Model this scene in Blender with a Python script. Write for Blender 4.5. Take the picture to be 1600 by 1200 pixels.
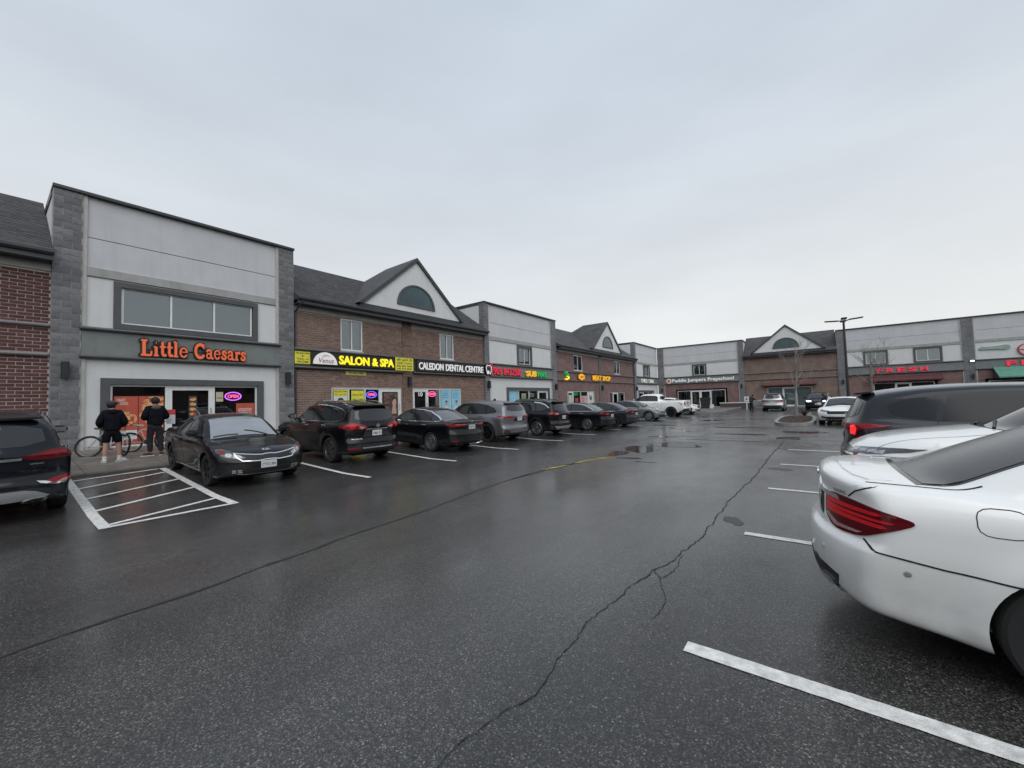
import bpy, bmesh, math, random
import numpy as np
from mathutils import Vector, Matrix
from mathutils.bvhtree import BVHTree
from mathutils.geometry import delaunay_2d_cdt
R = math.radians
PI = math.pi
random.seed(7)
rng = np.random.default_rng(7)
scene = bpy.context.scene
for _o in list(bpy.data.objects):
    bpy.data.objects.remove(_o)
COL = scene.collection

# ------------------------------------------------------------------ camera
F_PX, YAW, PITCH, ROLL, EYE = 628.66, 0.649147, 0.0436315, -0.0297865, 1.65
cd = bpy.data.cameras.new('camera')
cam = bpy.data.objects.new('camera', cd)
COL.objects.link(cam)
cd.sensor_width = 36.0
cd.lens = F_PX / 1600 * 36.0
cd.clip_start = 0.05
cd.clip_end = 3000
_f = Vector((-math.sin(YAW) * math.cos(PITCH), math.cos(YAW) * math.cos(PITCH), math.sin(PITCH)))
_r = Vector((math.cos(YAW), math.sin(YAW), 0))
_u = _r.cross(_f)
_r2 = _r * math.cos(ROLL) + _u * math.sin(ROLL)
_u2 = -_r * math.sin(ROLL) + _u * math.cos(ROLL)
cam.matrix_world = Matrix(((_r2.x, _u2.x, -_f.x, 0), (_r2.y, _u2.y, -_f.y, 0), (_r2.z, _u2.z, -_f.z, EYE), (0, 0, 0, 1)))
scene.camera = cam

# ------------------------------------------------------------------ world: overcast sky
SUN_EL, SUN_AZ = R(46), R(128)     # azimuth from +Y towards +X
world = bpy.data.worlds.new('World')
scene.world = world
world.use_nodes = True
wt = world.node_tree
wt.nodes.clear()
wo = wt.nodes.new('ShaderNodeOutputWorld')
mixs = wt.nodes.new('ShaderNodeMixShader')
bg1 = wt.nodes.new('ShaderNodeBackground')
bg2 = wt.nodes.new('ShaderNodeBackground')
sky = wt.nodes.new('ShaderNodeTexSky')
sky.sky_type = 'NISHITA'
sky.sun_disc = False
sky.sun_elevation = SUN_EL
sky.sun_rotation = SUN_AZ
bg1.inputs[1].default_value = 0.08
wt.links.new(sky.outputs[0], bg1.inputs[0])
tc = wt.nodes.new('ShaderNodeTexCoord')
sep = wt.nodes.new('ShaderNodeSeparateXYZ')
wt.links.new(tc.outputs['Generated'], sep.inputs[0])
ramp = wt.nodes.new('ShaderNodeValToRGB')
el = ramp.color_ramp.elements
el[0].position = 0.0
el[0].color = (0.81, 0.815, 0.795, 1)
el[1].position = 1.0
el[1].color = (0.50, 0.58, 0.685, 1)
for p, c in ((0.12, (0.775, 0.79, 0.785, 1)), (0.3, (0.695, 0.73, 0.765, 1)), (0.55, (0.575, 0.635, 0.71, 1))):
    e = ramp.color_ramp.elements.new(p)
    e.color = c
# soft cloud structure
mp = wt.nodes.new('ShaderNodeMapping')
mp.inputs['Scale'].default_value = (1.0, 1.0, 3.2)
wt.links.new(tc.outputs['Generated'], mp.inputs[0])
nz = wt.nodes.new('ShaderNodeTexNoise')
nz.inputs['Scale'].default_value = 1.9
nz.inputs['Detail'].default_value = 5
nz.inputs['Roughness'].default_value = 0.5
wt.links.new(mp.outputs[0], nz.inputs['Vector'])
mr = wt.nodes.new('ShaderNodeMapRange')
mr.inputs['From Min'].default_value = 0.3
mr.inputs['From Max'].default_value = 0.7
mr.inputs['To Min'].default_value = 0.87
mr.inputs['To Max'].default_value = 0.99
wt.links.new(nz.outputs[0], mr.inputs['Value'])
wt.links.new(sep.outputs[2], ramp.inputs[0])
wt.links.new(ramp.outputs[0], bg2.inputs[0])
wt.links.new(mr.outputs[0], bg2.inputs[1])
mixs.inputs[0].default_value = 0.96
wt.links.new(bg1.outputs[0], mixs.inputs[1])
wt.links.new(bg2.outputs[0], mixs.inputs[2])
wt.links.new(mixs.outputs[0], wo.inputs[0])

sl = bpy.data.lights.new('sun', 'SUN')
sl.energy = 1.5
sl.angle = R(70)
sl.color = (1.0, 0.97, 0.93)
sun = bpy.data.objects.new('sun', sl)
COL.objects.link(sun)
_sd = Vector((math.sin(SUN_AZ) * math.cos(SUN_EL), math.cos(SUN_AZ) * math.cos(SUN_EL), math.sin(SUN_EL)))
sun.rotation_euler = _sd.to_track_quat('Z', 'Y').to_euler()
sun.location = (0, 0, 40)

vs = scene.view_settings
scene.display_settings.display_device = 'sRGB'
vs.view_transform = 'Standard'
vs.look = 'None'
vs.exposure = 0.22
vs.gamma = 1.0
vs.use_curve_mapping = False
scene.render.engine = 'CYCLES'
scene.cycles.max_bounces = 6
scene.cycles.transparent_max_bounces = 8
scene.cycles.caustics_reflective = False
scene.cycles.caustics_refractive = False
scene.cycles.use_denoising = True
scene.cycles.denoiser = 'OPENIMAGEDENOISE'
scene.cycles.denoising_input_passes = 'RGB_ALBEDO_NORMAL'
scene.cycles.denoising_prefilter = 'ACCURATE'

# ------------------------------------------------------------------ materials
_mats = {}


def mat(name, col, rough=0.6, metal=0.0, var=0.0, vscale=8.0, bump=0.0, bscale=60.0, coat=0.0, spec=0.5, emit=None, es=1.0,
        rvar=0.0, vtint=None, rand=0.0, streak=0.0):
    """procedural principled material: noise tint, noise bump, per-object random tint"""
    if name in _mats:
        return _mats[name]
    m = bpy.data.materials.new(name)
    m.use_nodes = True
    nt = m.node_tree
    b = nt.nodes['Principled BSDF']
    b.inputs['Base Color'].default_value = (*col, 1)
    b.inputs['Roughness'].default_value = rough
    b.inputs['Metallic'].default_value = metal
    b.inputs['Specular IOR Level'].default_value = spec
    if coat:
        b.inputs['Coat Weight'].default_value = coat
        b.inputs['Coat Roughness'].default_value = 0.04
    if emit:
        b.inputs['Emission Color'].default_value = (*emit, 1)
        b.inputs['Emission Strength'].default_value = es
    tcn = nt.nodes.new('ShaderNodeTexCoord')
    src = None
    if var or rvar:
        n = nt.nodes.new('ShaderNodeTexNoise')
        n.inputs['Scale'].default_value = vscale
        n.inputs['Detail'].default_value = 6
        n.inputs['Roughness'].default_value = 0.6
        nt.links.new(tcn.outputs['Object'], n.inputs['Vector'])
        mr_ = nt.nodes.new('ShaderNodeMapRange')
        mr_.inputs['From Min'].default_value = 0.3
        mr_.inputs['From Max'].default_value = 0.7
        nt.links.new(n.outputs[0], mr_.inputs['Value'])
        if var:
            mx = nt.nodes.new('ShaderNodeMixRGB')
            c2 = vtint or tuple(c * (1 - var) for c in col)
            c1 = tuple(min(1, c * (1 + var * 0.6)) for c in col)
            mx.inputs[1].default_value = (*c1, 1)
            mx.inputs[2].default_value = (*c2, 1)
            nt.links.new(mr_.outputs[0], mx.inputs[0])
            src = mx.outputs[0]
        if rvar:
            r2 = nt.nodes.new('ShaderNodeMapRange')
            r2.inputs['To Min'].default_value = max(0.02, rough - rvar)
            r2.inputs['To Max'].default_value = min(1, rough + rvar)
            nt.links.new(mr_.outputs[0], r2.inputs['Value'])
            nt.links.new(r2.outputs[0], b.inputs['Roughness'])
    if rand:
        oi = nt.nodes.new('ShaderNodeObjectInfo')
        hs = nt.nodes.new('ShaderNodeHueSaturation')
        m3 = nt.nodes.new('ShaderNodeMapRange')
        m3.inputs['To Min'].default_value = 1 - rand
        m3.inputs['To Max'].default_value = 1 + rand
        nt.links.new(oi.outputs['Random'], m3.inputs['Value'])
        nt.links.new(m3.outputs[0], hs.inputs['Value'])
        if src:
            nt.links.new(src, hs.inputs['Color'])
        else:
            hs.inputs['Color'].default_value = (*col, 1)
        src = hs.outputs[0]
    if streak:
        mpn = nt.nodes.new('ShaderNodeMapping')
        mpn.inputs['Scale'].default_value = (3.5, 3.5, 0.22)
        nt.links.new(tcn.outputs['Object'], mpn.inputs[0])
        ns = nt.nodes.new('ShaderNodeTexNoise')
        ns.inputs['Scale'].default_value = 1.6
        ns.inputs['Detail'].default_value = 7
        ns.inputs['Roughness'].default_value = 0.65
        nt.links.new(mpn.outputs[0], ns.inputs['Vector'])
        ms = nt.nodes.new('ShaderNodeMapRange')
        ms.inputs['From Min'].default_value = 0.5
        ms.inputs['From Max'].default_value = 0.72
        ms.inputs['To Min'].default_value = 1.03
        ms.inputs['To Max'].default_value = 1 - streak
        nt.links.new(ns.outputs[0], ms.inputs['Value'])
        h2 = nt.nodes.new('ShaderNodeHueSaturation')
        nt.links.new(ms.outputs[0], h2.inputs['Value'])
        if src:
            nt.links.new(src, h2.inputs['Color'])
        else:
            h2.inputs['Color'].default_value = (*col, 1)
        src = h2.outputs[0]
    if src:
        nt.links.new(src, b.inputs['Base Color'])
    if bump:
        n2 = nt.nodes.new('ShaderNodeTexNoise')
        n2.inputs['Scale'].default_value = bscale
        n2.inputs['Detail'].default_value = 4
        nt.links.new(tcn.outputs['Object'], n2.inputs['Vector'])
        bp = nt.nodes.new('ShaderNodeBump')
        bp.inputs['Strength'].default_value = bump
        bp.inputs['Distance'].default_value = 0.01
        nt.links.new(n2.outputs[0], bp.inputs['Height'])
        nt.links.new(bp.outputs[0], b.inputs['Normal'])
    _mats[name] = m
    return m


def brick_mat(name, c1, c2, mortar, bw, bh, axis='xz', msize=0.008, bumpd=0.006):
    if name in _mats:
        return _mats[name]
    m = bpy.data.materials.new(name)
    m.use_nodes = True
    nt = m.node_tree
    b = nt.nodes['Principled BSDF']
    b.inputs['Roughness'].default_value = 0.85
    tcn = nt.nodes.new('ShaderNodeTexCoord')
    s = nt.nodes.new('ShaderNodeSeparateXYZ')
    cmb = nt.nodes.new('ShaderNodeCombineXYZ')
    nt.links.new(tcn.outputs['Object'], s.inputs[0])
    add = nt.nodes.new('ShaderNodeMath')
    nt.links.new(s.outputs[0], add.inputs[0])
    nt.links.new(s.outputs[1], add.inputs[1])
    nt.links.new(add.outputs[0], cmb.inputs[0])
    nt.links.new(s.outputs[2], cmb.inputs[1])
    t = nt.nodes.new('ShaderNodeTexBrick')
    t.inputs['Color1'].default_value = (*c1, 1)
    t.inputs['Color2'].default_value = (*c2, 1)
    t.inputs['Mortar'].default_value = (*mortar, 1)
    t.inputs['Scale'].default_value = 1.0
    t.inputs['Mortar Size'].default_value = msize
    t.inputs['Mortar Smooth'].default_value = 0.1
    t.inputs['Brick Width'].default_value = bw
    t.inputs['Row Height'].default_value = bh
    nt.links.new(cmb.outputs[0], t.inputs['Vector'])
    n = nt.nodes.new('ShaderNodeTexNoise')
    n.inputs['Scale'].default_value = 1.3
    n.inputs['Detail'].default_value = 8
    nt.links.new(tcn.outputs['Object'], n.inputs['Vector'])
    hs = nt.nodes.new('ShaderNodeHueSaturation')
    m3 = nt.nodes.new('ShaderNodeMapRange')
    m3.inputs['From Min'].default_value = 0.3
    m3.inputs['From Max'].default_value = 0.7
    m3.inputs['To Min'].default_value = 0.8
    m3.inputs['To Max'].default_value = 1.2
    nt.links.new(n.outputs[0], m3.inputs['Value'])
    nt.links.new(m3.outputs[0], hs.inputs['Value'])
    nt.links.new(t.outputs['Color'], hs.inputs['Color'])
    nt.links.new(hs.outputs[0], b.inputs['Base Color'])
    bp = nt.nodes.new('ShaderNodeBump')
    bp.invert = True
    bp.inputs['Strength'].default_value = 0.7
    bp.inputs['Distance'].default_value = bumpd
    nt.links.new(t.outputs['Fac'], bp.inputs['Height'])
    nt.links.new(bp.outputs[0], b.inputs['Normal'])
    _mats[name] = m
    return m


def glass_mat(name, tint=(0.35, 0.4, 0.42), gloss=(0.9, 0.95, 1.0), f0=0.10, rough=0.02):
    """window pane: see-through tinted glass with a Fresnel reflection"""
    if name in _mats:
        return _mats[name]
    m = bpy.data.materials.new(name)
    m.use_nodes = True
    nt = m.node_tree
    nt.nodes.clear()
    o = nt.nodes.new('ShaderNodeOutputMaterial')
    mx = nt.nodes.new('ShaderNodeMixShader')
    tr = nt.nodes.new('ShaderNodeBsdfTransparent')
    gl = nt.nodes.new('ShaderNodeBsdfGlossy')
    tr.inputs[0].default_value = (*tint, 1)
    gl.inputs[0].default_value = (*gloss, 1)
    gl.inputs['Roughness'].default_value = rough
    fr = nt.nodes.new('ShaderNodeLayerWeight')
    fr.inputs[0].default_value = 0.25
    mr_ = nt.nodes.new('ShaderNodeMapRange')
    mr_.inputs['To Min'].default_value = f0
    mr_.inputs['To Max'].default_value = 0.95
    nt.links.new(fr.outputs['Fresnel'], mr_.inputs['Value'])
    nt.links.new(mr_.outputs[0], mx.inputs[0])
    nt.links.new(tr.outputs[0], mx.inputs[1])
    nt.links.new(gl.outputs[0], mx.inputs[2])
    nt.links.new(mx.outputs[0], o.inputs[0])
    _mats[name] = m
    return m


# ------------------------------------------------------------------ mesh builders
def obj(name, data, m=None, parent=None, smooth=False, kind=None, label=None):
    """link a mesh (bmesh or Mesh) as one object"""
    if isinstance(data, bmesh.types.BMesh):
        me = bpy.data.meshes.new(name)
        data.to_mesh(me)
        data.free()
    else:
        me = data
    if m is not None:
        me.materials.clear()
        for k in (m if isinstance(m, (list, tuple)) else [m]):
            me.materials.append(k)
    if smooth:
        me.polygons.foreach_set('use_smooth', [True] * len(me.polygons))
        if smooth != 'full':
            me.set_sharp_from_angle(angle=R(35))
    o = bpy.data.objects.new(name, me)
    COL.objects.link(o)
    if parent is not None:
        o.parent = parent
    if kind:
        o['kind'] = kind
    if label:
        o['label'] = label
    return o


def tag(o, label, cat, group=None):
    o['label'] = label
    o['category'] = cat
    if group:
        o['group'] = group
    return o


def thing(name, label, cat, loc=(0, 0, 0), rz=0.0, group=None):
    o = bpy.data.objects.new(name, None)
    o.empty_display_size = 0.2
    COL.objects.link(o)
    o.location = loc
    o.rotation_euler = (0, 0, rz)
    return tag(o, label, cat, group)


def dup(root, loc, rz=None, label=None, group=None):
    r = root.copy()
    COL.objects.link(r)
    r.location = loc
    if rz is not None:
        r.rotation_euler = (0, 0, rz)
    if label:
        r['label'] = label
    if group:
        r['group'] = group
    for ch in list(root.children):
        c = ch.copy()
        COL.objects.link(c)
        c.parent = r
        for g in ch.children:
            d = g.copy()
            COL.objects.link(d)
            d.parent = c
    return r


def NB():
    return bmesh.new()


def box(bm, x0, x1, y0, y1, z0, z1, bev=0.0):
    vs_ = [bm.verts.new(p) for p in ((x0, y0, z0), (x1, y0, z0), (x1, y1, z0), (x0, y1, z0), (x0, y0, z1), (x1, y0, z1), (x1, y1, z1), (x0, y1, z1))]
    fs = [bm.faces.new([vs_[i] for i in q]) for q in ((0, 3, 2, 1), (4, 5, 6, 7), (0, 1, 5, 4), (1, 2, 6, 5), (2, 3, 7, 6), (3, 0, 4, 7))]
    if bev:
        es = list({e for f in fs for e in f.edges})
        bmesh.ops.bevel(bm, geom=es, offset=bev, segments=1, affect='EDGES')
    return bm


def B(x0, x1, y0, y1, z0, z1, bev=0.0):
    return box(NB(), x0, x1, y0, y1, z0, z1, bev)


def prism(bm, pts, axis, a0, a1):
    """extrude a 2D polygon. axis 'y': pts are (x,z); axis 'x': pts (y,z); axis 'z': pts (x,y)"""
    def P(p, a):
        return {'y': (p[0], a, p[1]), 'x': (a, p[0], p[1]), 'z': (p[0], p[1], a)}[axis]
    n = len(pts)
    v0 = [bm.verts.new(P(p, a0)) for p in pts]
    v1 = [bm.verts.new(P(p, a1)) for p in pts]
    fs = [bm.faces.new(v0), bm.faces.new(v1[::-1])]
    for i in range(n):
        fs.append(bm.faces.new((v0[i], v1[i], v1[(i + 1) % n], v0[(i + 1) % n])))
    bmesh.ops.recalc_face_normals(bm, faces=fs)
    return bm


def tube(bm, pts, r, n=8, cap=True):
    """tube along a polyline; r constant or list"""
    pts = [Vector(p) for p in pts]
    rs = r if isinstance(r, (list, tuple)) else [r] * len(pts)
    rings = []
    prev = None
    for i, p in enumerate(pts):
        d = (pts[min(i + 1, len(pts) - 1)] - pts[max(i - 1, 0)])
        d.normalize()
        if prev is None:
            a = Vector((0, 0, 1)) if abs(d.z) < 0.9 else Vector((1, 0, 0))
            u = d.cross(a).normalized()
        else:
            u = (prev - d * prev.dot(d)).normalized()
        prev = u
        v = d.cross(u)
        rings.append([bm.verts.new(p + (u * math.cos(2 * PI * k / n) + v * math.sin(2 * PI * k / n)) * rs[i]) for k in range(n)])
    for a, b in zip(rings[:-1], rings[1:]):
        for k in range(n):
            bm.faces.new((a[k], a[(k + 1) % n], b[(k + 1) % n], b[k]))
    if cap:
        bm.faces.new(rings[0][::-1])
        bm.faces.new(rings[-1])
    return bm


def lathe(bm, prof, n=24, axis='z', c=(0, 0, 0)):
    """revolve (r, h) profile; axis along h"""
    rings = []
    for r, h in prof:
        ring = []
        for k in range(n):
            a = 2 * PI * k / n
            x, y = r * math.cos(a), r * math.sin(a)
            p = {'z': (x, y, h), 'y': (x, h, y), 'x': (h, x, y)}[axis]
            ring.append(bm.verts.new((p[0] + c[0], p[1] + c[1], p[2] + c[2])))
        rings.append(ring)
    fs = []
    for a, b in zip(rings[:-1], rings[1:]):
        for k in range(n):
            fs.append(bm.faces.new((a[k], a[(k + 1) % n], b[(k + 1) % n], b[k])))
    if prof[0][0] > 1e-4:
        fs.append(bm.faces.new(rings[0]))
    if prof[-1][0] > 1e-4:
        fs.append(bm.faces.new(rings[-1]))
    bmesh.ops.recalc_face_normals(bm, faces=fs)
    return bm


def text_mesh(s, size, ext=0.02, off=0.0, shear=0.0, sx=1.0, align='LEFT', space=1.0):
    cu = bpy.data.curves.new('t', 'FONT')
    cu.body = s
    cu.size = size
    cu.extrude = ext
    cu.offset = off
    cu.shear = shear
    cu.align_x = align
    cu.space_character = space
    cu.resolution_u = 3
    o = bpy.data.objects.new('t', cu)
    COL.objects.link(o)
    dg = bpy.context.evaluated_depsgraph_get()
    me = bpy.data.meshes.new_from_object(o.evaluated_get(dg))
    bpy.data.objects.remove(o)
    bpy.data.curves.remove(cu)
    if sx != 1.0:
        me.transform(Matrix.Diagonal((sx, 1, 1, 1)))
    return me


def text(name, s, x0, x1, z0, z1, y, m, parent, ext=0.02, off=0.0, shear=0.0, label=None, bm_join=None):
    """lettering fitted into the rectangle x0..x1, z0..z1 on a local wall (outward = -y)"""
    me = text_mesh(s, 1.0, 0.01, off, shear)
    co = np.array([v.co[:] for v in me.vertices])
    lo, hi = co.min(0), co.max(0)
    sx = (x1 - x0) / max(1e-6, hi[0] - lo[0])
    sz = (z1 - z0) / max(1e-6, hi[1] - lo[1])
    new = np.empty_like(co)
    new[:, 0] = x0 + (co[:, 0] - lo[0]) * sx
    new[:, 2] = z0 + (co[:, 1] - lo[1]) * sz
    new[:, 1] = y - (co[:, 2] + 0.01) / 0.02 * ext
    me.vertices.foreach_set('co', new.ravel())
    me.update()
    return obj(name, me, m, parent, label=label)


def loft_poly(pts2, holes=None):
    pass


def pch(xs, ys):
    """monotone cubic interpolator"""
    xs = np.array(xs, float)
    ys = np.array(ys, float)
    h = np.diff(xs)
    d = np.diff(ys) / h
    m = np.zeros_like(ys)
    m[0], m[-1] = d[0], d[-1]
    for i in range(1, len(xs) - 1):
        if d[i - 1] * d[i] > 0:
            w1, w2 = 2 * h[i] + h[i - 1], h[i] + 2 * h[i - 1]
            m[i] = (w1 + w2) / (w1 / d[i - 1] + w2 / d[i])

    def f(x):
        x = np.clip(np.asarray(x, float), xs[0], xs[-1])
        i = np.clip(np.searchsorted(xs, x, side='right') - 1, 0, len(h) - 1)
        t = (x - xs[i]) / h[i]
        return ((2 * t ** 3 - 3 * t ** 2 + 1) * ys[i] + (t ** 3 - 2 * t ** 2 + t) * h[i] * m[i]
                + (-2 * t ** 3 + 3 * t ** 2) * ys[i + 1] + (t ** 3 - t ** 2) * h[i] * m[i + 1])
    return f


def smax(a, b, k):
    h = np.maximum(k - np.abs(a - b), 0) / k
    return np.maximum(a, b) + h * h * k * 0.25


def smin(a, b, k):
    return -smax(-a, -b, k)
# ------------------------------------------------------------------ ground
def sstep(a, b, x):
    t = max(0.0, min(1.0, (x - a) / (b - a)))
    return t * t * (3 - 2 * t)


def fade(y):
    return 1 - sstep(22, 45, y)


def zg(x, y):
    """asphalt height: the lot rises gently towards the left row"""
    r = 0.0
    if x < -9.4:
        r = 0.045 * min(-9.4 - x, 4.4)
    return r * fade(y)


def asphalt_material():
    m = bpy.data.materials.new('wet_asphalt')
    m.use_nodes = True
    nt = m.node_tree
    L = nt.links.new
    b = nt.nodes['Principled BSDF']
    tc_ = nt.nodes.new('ShaderNodeTexCoord')
    co = tc_.outputs['Object']

    def noise(s, d=5, r=0.6, vec=None):
        n = nt.nodes.new('ShaderNodeTexNoise')
        n.inputs['Scale'].default_value = s
        n.inputs['Detail'].default_value = d
        n.inputs['Roughness'].default_value = r
        L(vec or co, n.inputs['Vector'])
        return n.outputs[0]

    def rng_(v, a, b_, c, d, clamp=True):
        n = nt.nodes.new('ShaderNodeMapRange')
        n.inputs['From Min'].default_value = a
        n.inputs['From Max'].default_value = b_
        n.inputs['To Min'].default_value = c
        n.inputs['To Max'].default_value = d
        L(v, n.inputs['Value'])
        return n.outputs[0]

    def math_(op, a, c):
        n = nt.nodes.new('ShaderNodeMath')
        n.operation = op
        for i, v in enumerate((a, c)):
            if isinstance(v, (int, float)):
                n.inputs[i].default_value = v
            else:
                L(v, n.inputs[i])
        return n.outputs[0]
    # aggregate stones: every stone its own grey
    vo = nt.nodes.new('ShaderNodeTexVoronoi')
    vo.inputs['Scale'].default_value = 125
    vo.inputs['Randomness'].default_value = 1
    L(co, vo.inputs['Vector'])
    sc = nt.nodes.new('ShaderNodeSeparateColor')
    L(vo.outputs['Color'], sc.inputs[0])
    rp = nt.nodes.new('ShaderNodeValToRGB')
    e = rp.color_ramp.elements
    e[0].position, e[0].color = 0.0, (0.027, 0.026, 0.025, 1)
    e[1].position, e[1].color = 1.0, (0.23, 0.222, 0.21, 1)
    for p, g in ((0.45, 0.048), (0.75, 0.082), (0.9, 0.122)):
        q = e.new(p)
        q.color = (g, g * 0.965, g * 0.915, 1)
    L(sc.outputs[0], rp.inputs[0])
    edge = rng_(vo.outputs['Distance'], 0.3, 0.75, 1.0, 0.35)
    vo2 = nt.nodes.new('ShaderNodeTexVoronoi')
    vo2.inputs['Scale'].default_value = 62
    L(co, vo2.inputs['Vector'])
    sc2 = nt.nodes.new('ShaderNodeSeparateColor')
    L(vo2.outputs['Color'], sc2.inputs[0])
    big = math_('MULTIPLY', rng_(sc2.outputs[0], 0.93, 0.97, 0.0, 1.0), rng_(vo2.outputs['Distance'], 0.2, 0.42, 1.0, 0.0))
    wear = rng_(noise(0.35, 6), 0.35, 0.65, 0.62, 1.25)
    m1 = nt.nodes.new('ShaderNodeHueSaturation')
    L(math_('MULTIPLY', edge, wear), m1.inputs['Value'])
    L(rp.outputs[0], m1.inputs['Color'])
    m2 = nt.nodes.new('ShaderNodeMixRGB')
    m2.inputs[2].default_value = (0.30, 0.29, 0.275, 1)
    L(math_('MULTIPLY', big, 0.85), m2.inputs[0])
    L(m1.outputs[0], m2.inputs[1])
    # old oil and tyre darkening in streaks along the aisle
    mp_ = nt.nodes.new('ShaderNodeMapping')
    mp_.inputs['Scale'].default_value = (1.0, 0.12, 1.0)
    L(co, mp_.inputs[0])
    streak = rng_(noise(0.9, 5, 0.6, mp_.outputs[0]), 0.4, 0.68, 1.0, 0.72)
    hs = nt.nodes.new('ShaderNodeHueSaturation')
    L(streak, hs.inputs['Value'])
    L(m2.outputs[0], hs.inputs['Color'])
    L(hs.outputs[0], b.inputs['Base Color'])
    # wet film: patchy roughness
    mp2 = nt.nodes.new('ShaderNodeMapping')
    mp2.inputs['Scale'].default_value = (0.8, 0.35, 1.0)
    L(co, mp2.inputs[0])
    wet = rng_(noise(0.55, 7, 0.62, mp2.outputs[0]), 0.40, 0.62, 0.50, 0.27)
    L(wet, b.inputs['Roughness'])
    b.inputs['Specular IOR Level'].default_value = 0.35
    b.inputs['Coat IOR'].default_value = 1.33
    L(rng_(noise(0.32, 6, 0.6, mp2.outputs[0]), 0.38, 0.62, 0.5, 1.0), b.inputs['Coat Weight'])
    L(rng_(noise(0.7, 6, 0.6, mp2.outputs[0]), 0.35, 0.65, 0.30, 0.13), b.inputs['Coat Roughness'])
    hgt = math_('ADD', math_('MULTIPLY', vo.outputs['Distance'], 0.6), math_('MULTIPLY', noise(160, 3), 0.5))
    bp = nt.nodes.new('ShaderNodeBump')
    bp.inputs['Strength'].default_value = 0.5
    bp.inputs['Distance'].default_value = 0.006
    L(hgt, bp.inputs['Height'])
    L(bp.outputs[0], b.inputs['Normal'])
    return m


ASPH = asphalt_material()
bm = NB()
gx = [-600, -200, -60, -30, -18, -13.8, -13.0, -12, -11, -10.2, -9.4, -8.6, -7, 0, 10, 30, 60, 200, 600]
gy = [-600, -150, -40, -15, -5, 0, 5, 10, 15, 20, 22, 25, 28, 31, 34, 37, 40, 43, 45, 50, 58, 70, 100, 250, 800]
gv = [[bm.verts.new((x, y, zg(x, y))) for x in gx] for y in gy]
for j in range(len(gy) - 1):
    for i in range(len(gx) - 1):
        bm.faces.new((gv[j][i], gv[j][i + 1], gv[j + 1][i + 1], gv[j + 1][i]))
obj('asphalt_ground', bm, ASPH, smooth=True, kind='structure')

M_LINE = mat('road_paint', (0.70, 0.70, 0.68), 0.55, var=0.35, vscale=14, bump=0.5, bscale=120, rvar=0.15)


def sheet(name, pts, m, dz=0.004, kind='structure', step=0.8):
    """flat polygon draped on the ground"""
    n = len(pts)
    vs2, es = [], []
    for i in range(n):
        a, b = Vector(pts[i]), Vector(pts[(i + 1) % n])
        k = max(1, int((b - a).length / step))
        for q in range(k):
            vs2.append(a.lerp(b, q / k))
    es = [(i, (i + 1) % len(vs2)) for i in range(len(vs2))]
    v, e, f, *_ = delaunay_2d_cdt(vs2, es, [], 1, 1e-5)
    bm = NB()
    bv = [bm.verts.new((p.x, p.y, zg(p.x, p.y) + dz)) for p in v]
    for q in f:
        try:
            bm.faces.new([bv[i] for i in q])
        except ValueError:
            pass
    bmesh.ops.recalc_face_normals(bm, faces=bm.faces[:])
    for fc in bm.faces:
        if fc.normal.z < 0:
            fc.normal_flip()
    return obj(name, bm, m, kind=kind)


_ln = [0]


def line(x0, y0, x1, y1, w, name='painted_line', m=None, jit=0.0025):
    """painted line with slightly ragged edges"""
    a, b = Vector((x0, y0)), Vector((x1, y1))
    d = (b - a)
    n = max(2, int(d.length / 0.06))
    p = Vector((-d.y, d.x)).normalized() * w / 2
    lp, rp = [], []
    for i in range(n + 1):
        c = a + d * i / n
        lp.append(c + p * (1 + random.uniform(-jit, jit) / w * 2))
        rp.append(c - p * (1 + random.uniform(-jit, jit) / w * 2))
    bm = NB()
    _ln[0] += 1
    dz = 0.004 + 0.0004 * (_ln[0] % 9)
    L_ = [bm.verts.new((q.x, q.y, zg(q.x, q.y) + dz)) for q in lp]
    R_ = [bm.verts.new((q.x, q.y, zg(q.x, q.y) + dz)) for q in rp]
    for i in range(n):
        bm.faces.new((L_[i], R_[i], R_[i + 1], L_[i + 1]))
    return obj(name, bm, m or M_LINE, kind='structure')


# stall lines, right row
for k, y in enumerate((-0.05, 2.84, 5.52, 8.34, 11.3, 14.3)):
    line(-0.78, y, 4.9, y - 0.03, 0.115 if k > 1 else 0.125)
# stall lines, left row
for y in (5.43, 8.2, 11.19, 14.25, 17.25, 20.3, 23.4, 26.4, 29.4, 32.4, 35.4):
    line(-8.3, y, -13.6, y + 0.02, 0.11)
# access aisle hatching
line(-8.25, 1.10, -13.6, 1.18, 0.135)
line(-8.28, 2.72, -13.65, 2.86, 0.135)
line(-8.31, 1.04, -8.31, 2.78, 0.115)
for xa, xb in ((-8.45, -9.15), (-9.75, -10.55), (-10.9, -11.75), (-12.1, -12.95), (-13.2, -13.6)):
    line(xa, 1.15, xb, 2.76, 0.105)
line(-8.31, -1.66, -13.6, -1.6, 0.11)

# cracks: dark open joints with a ragged path
M_CRACK = mat('crack_fill', (0.012, 0.012, 0.012), 0.8, var=0.4, vscale=20)


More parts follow.
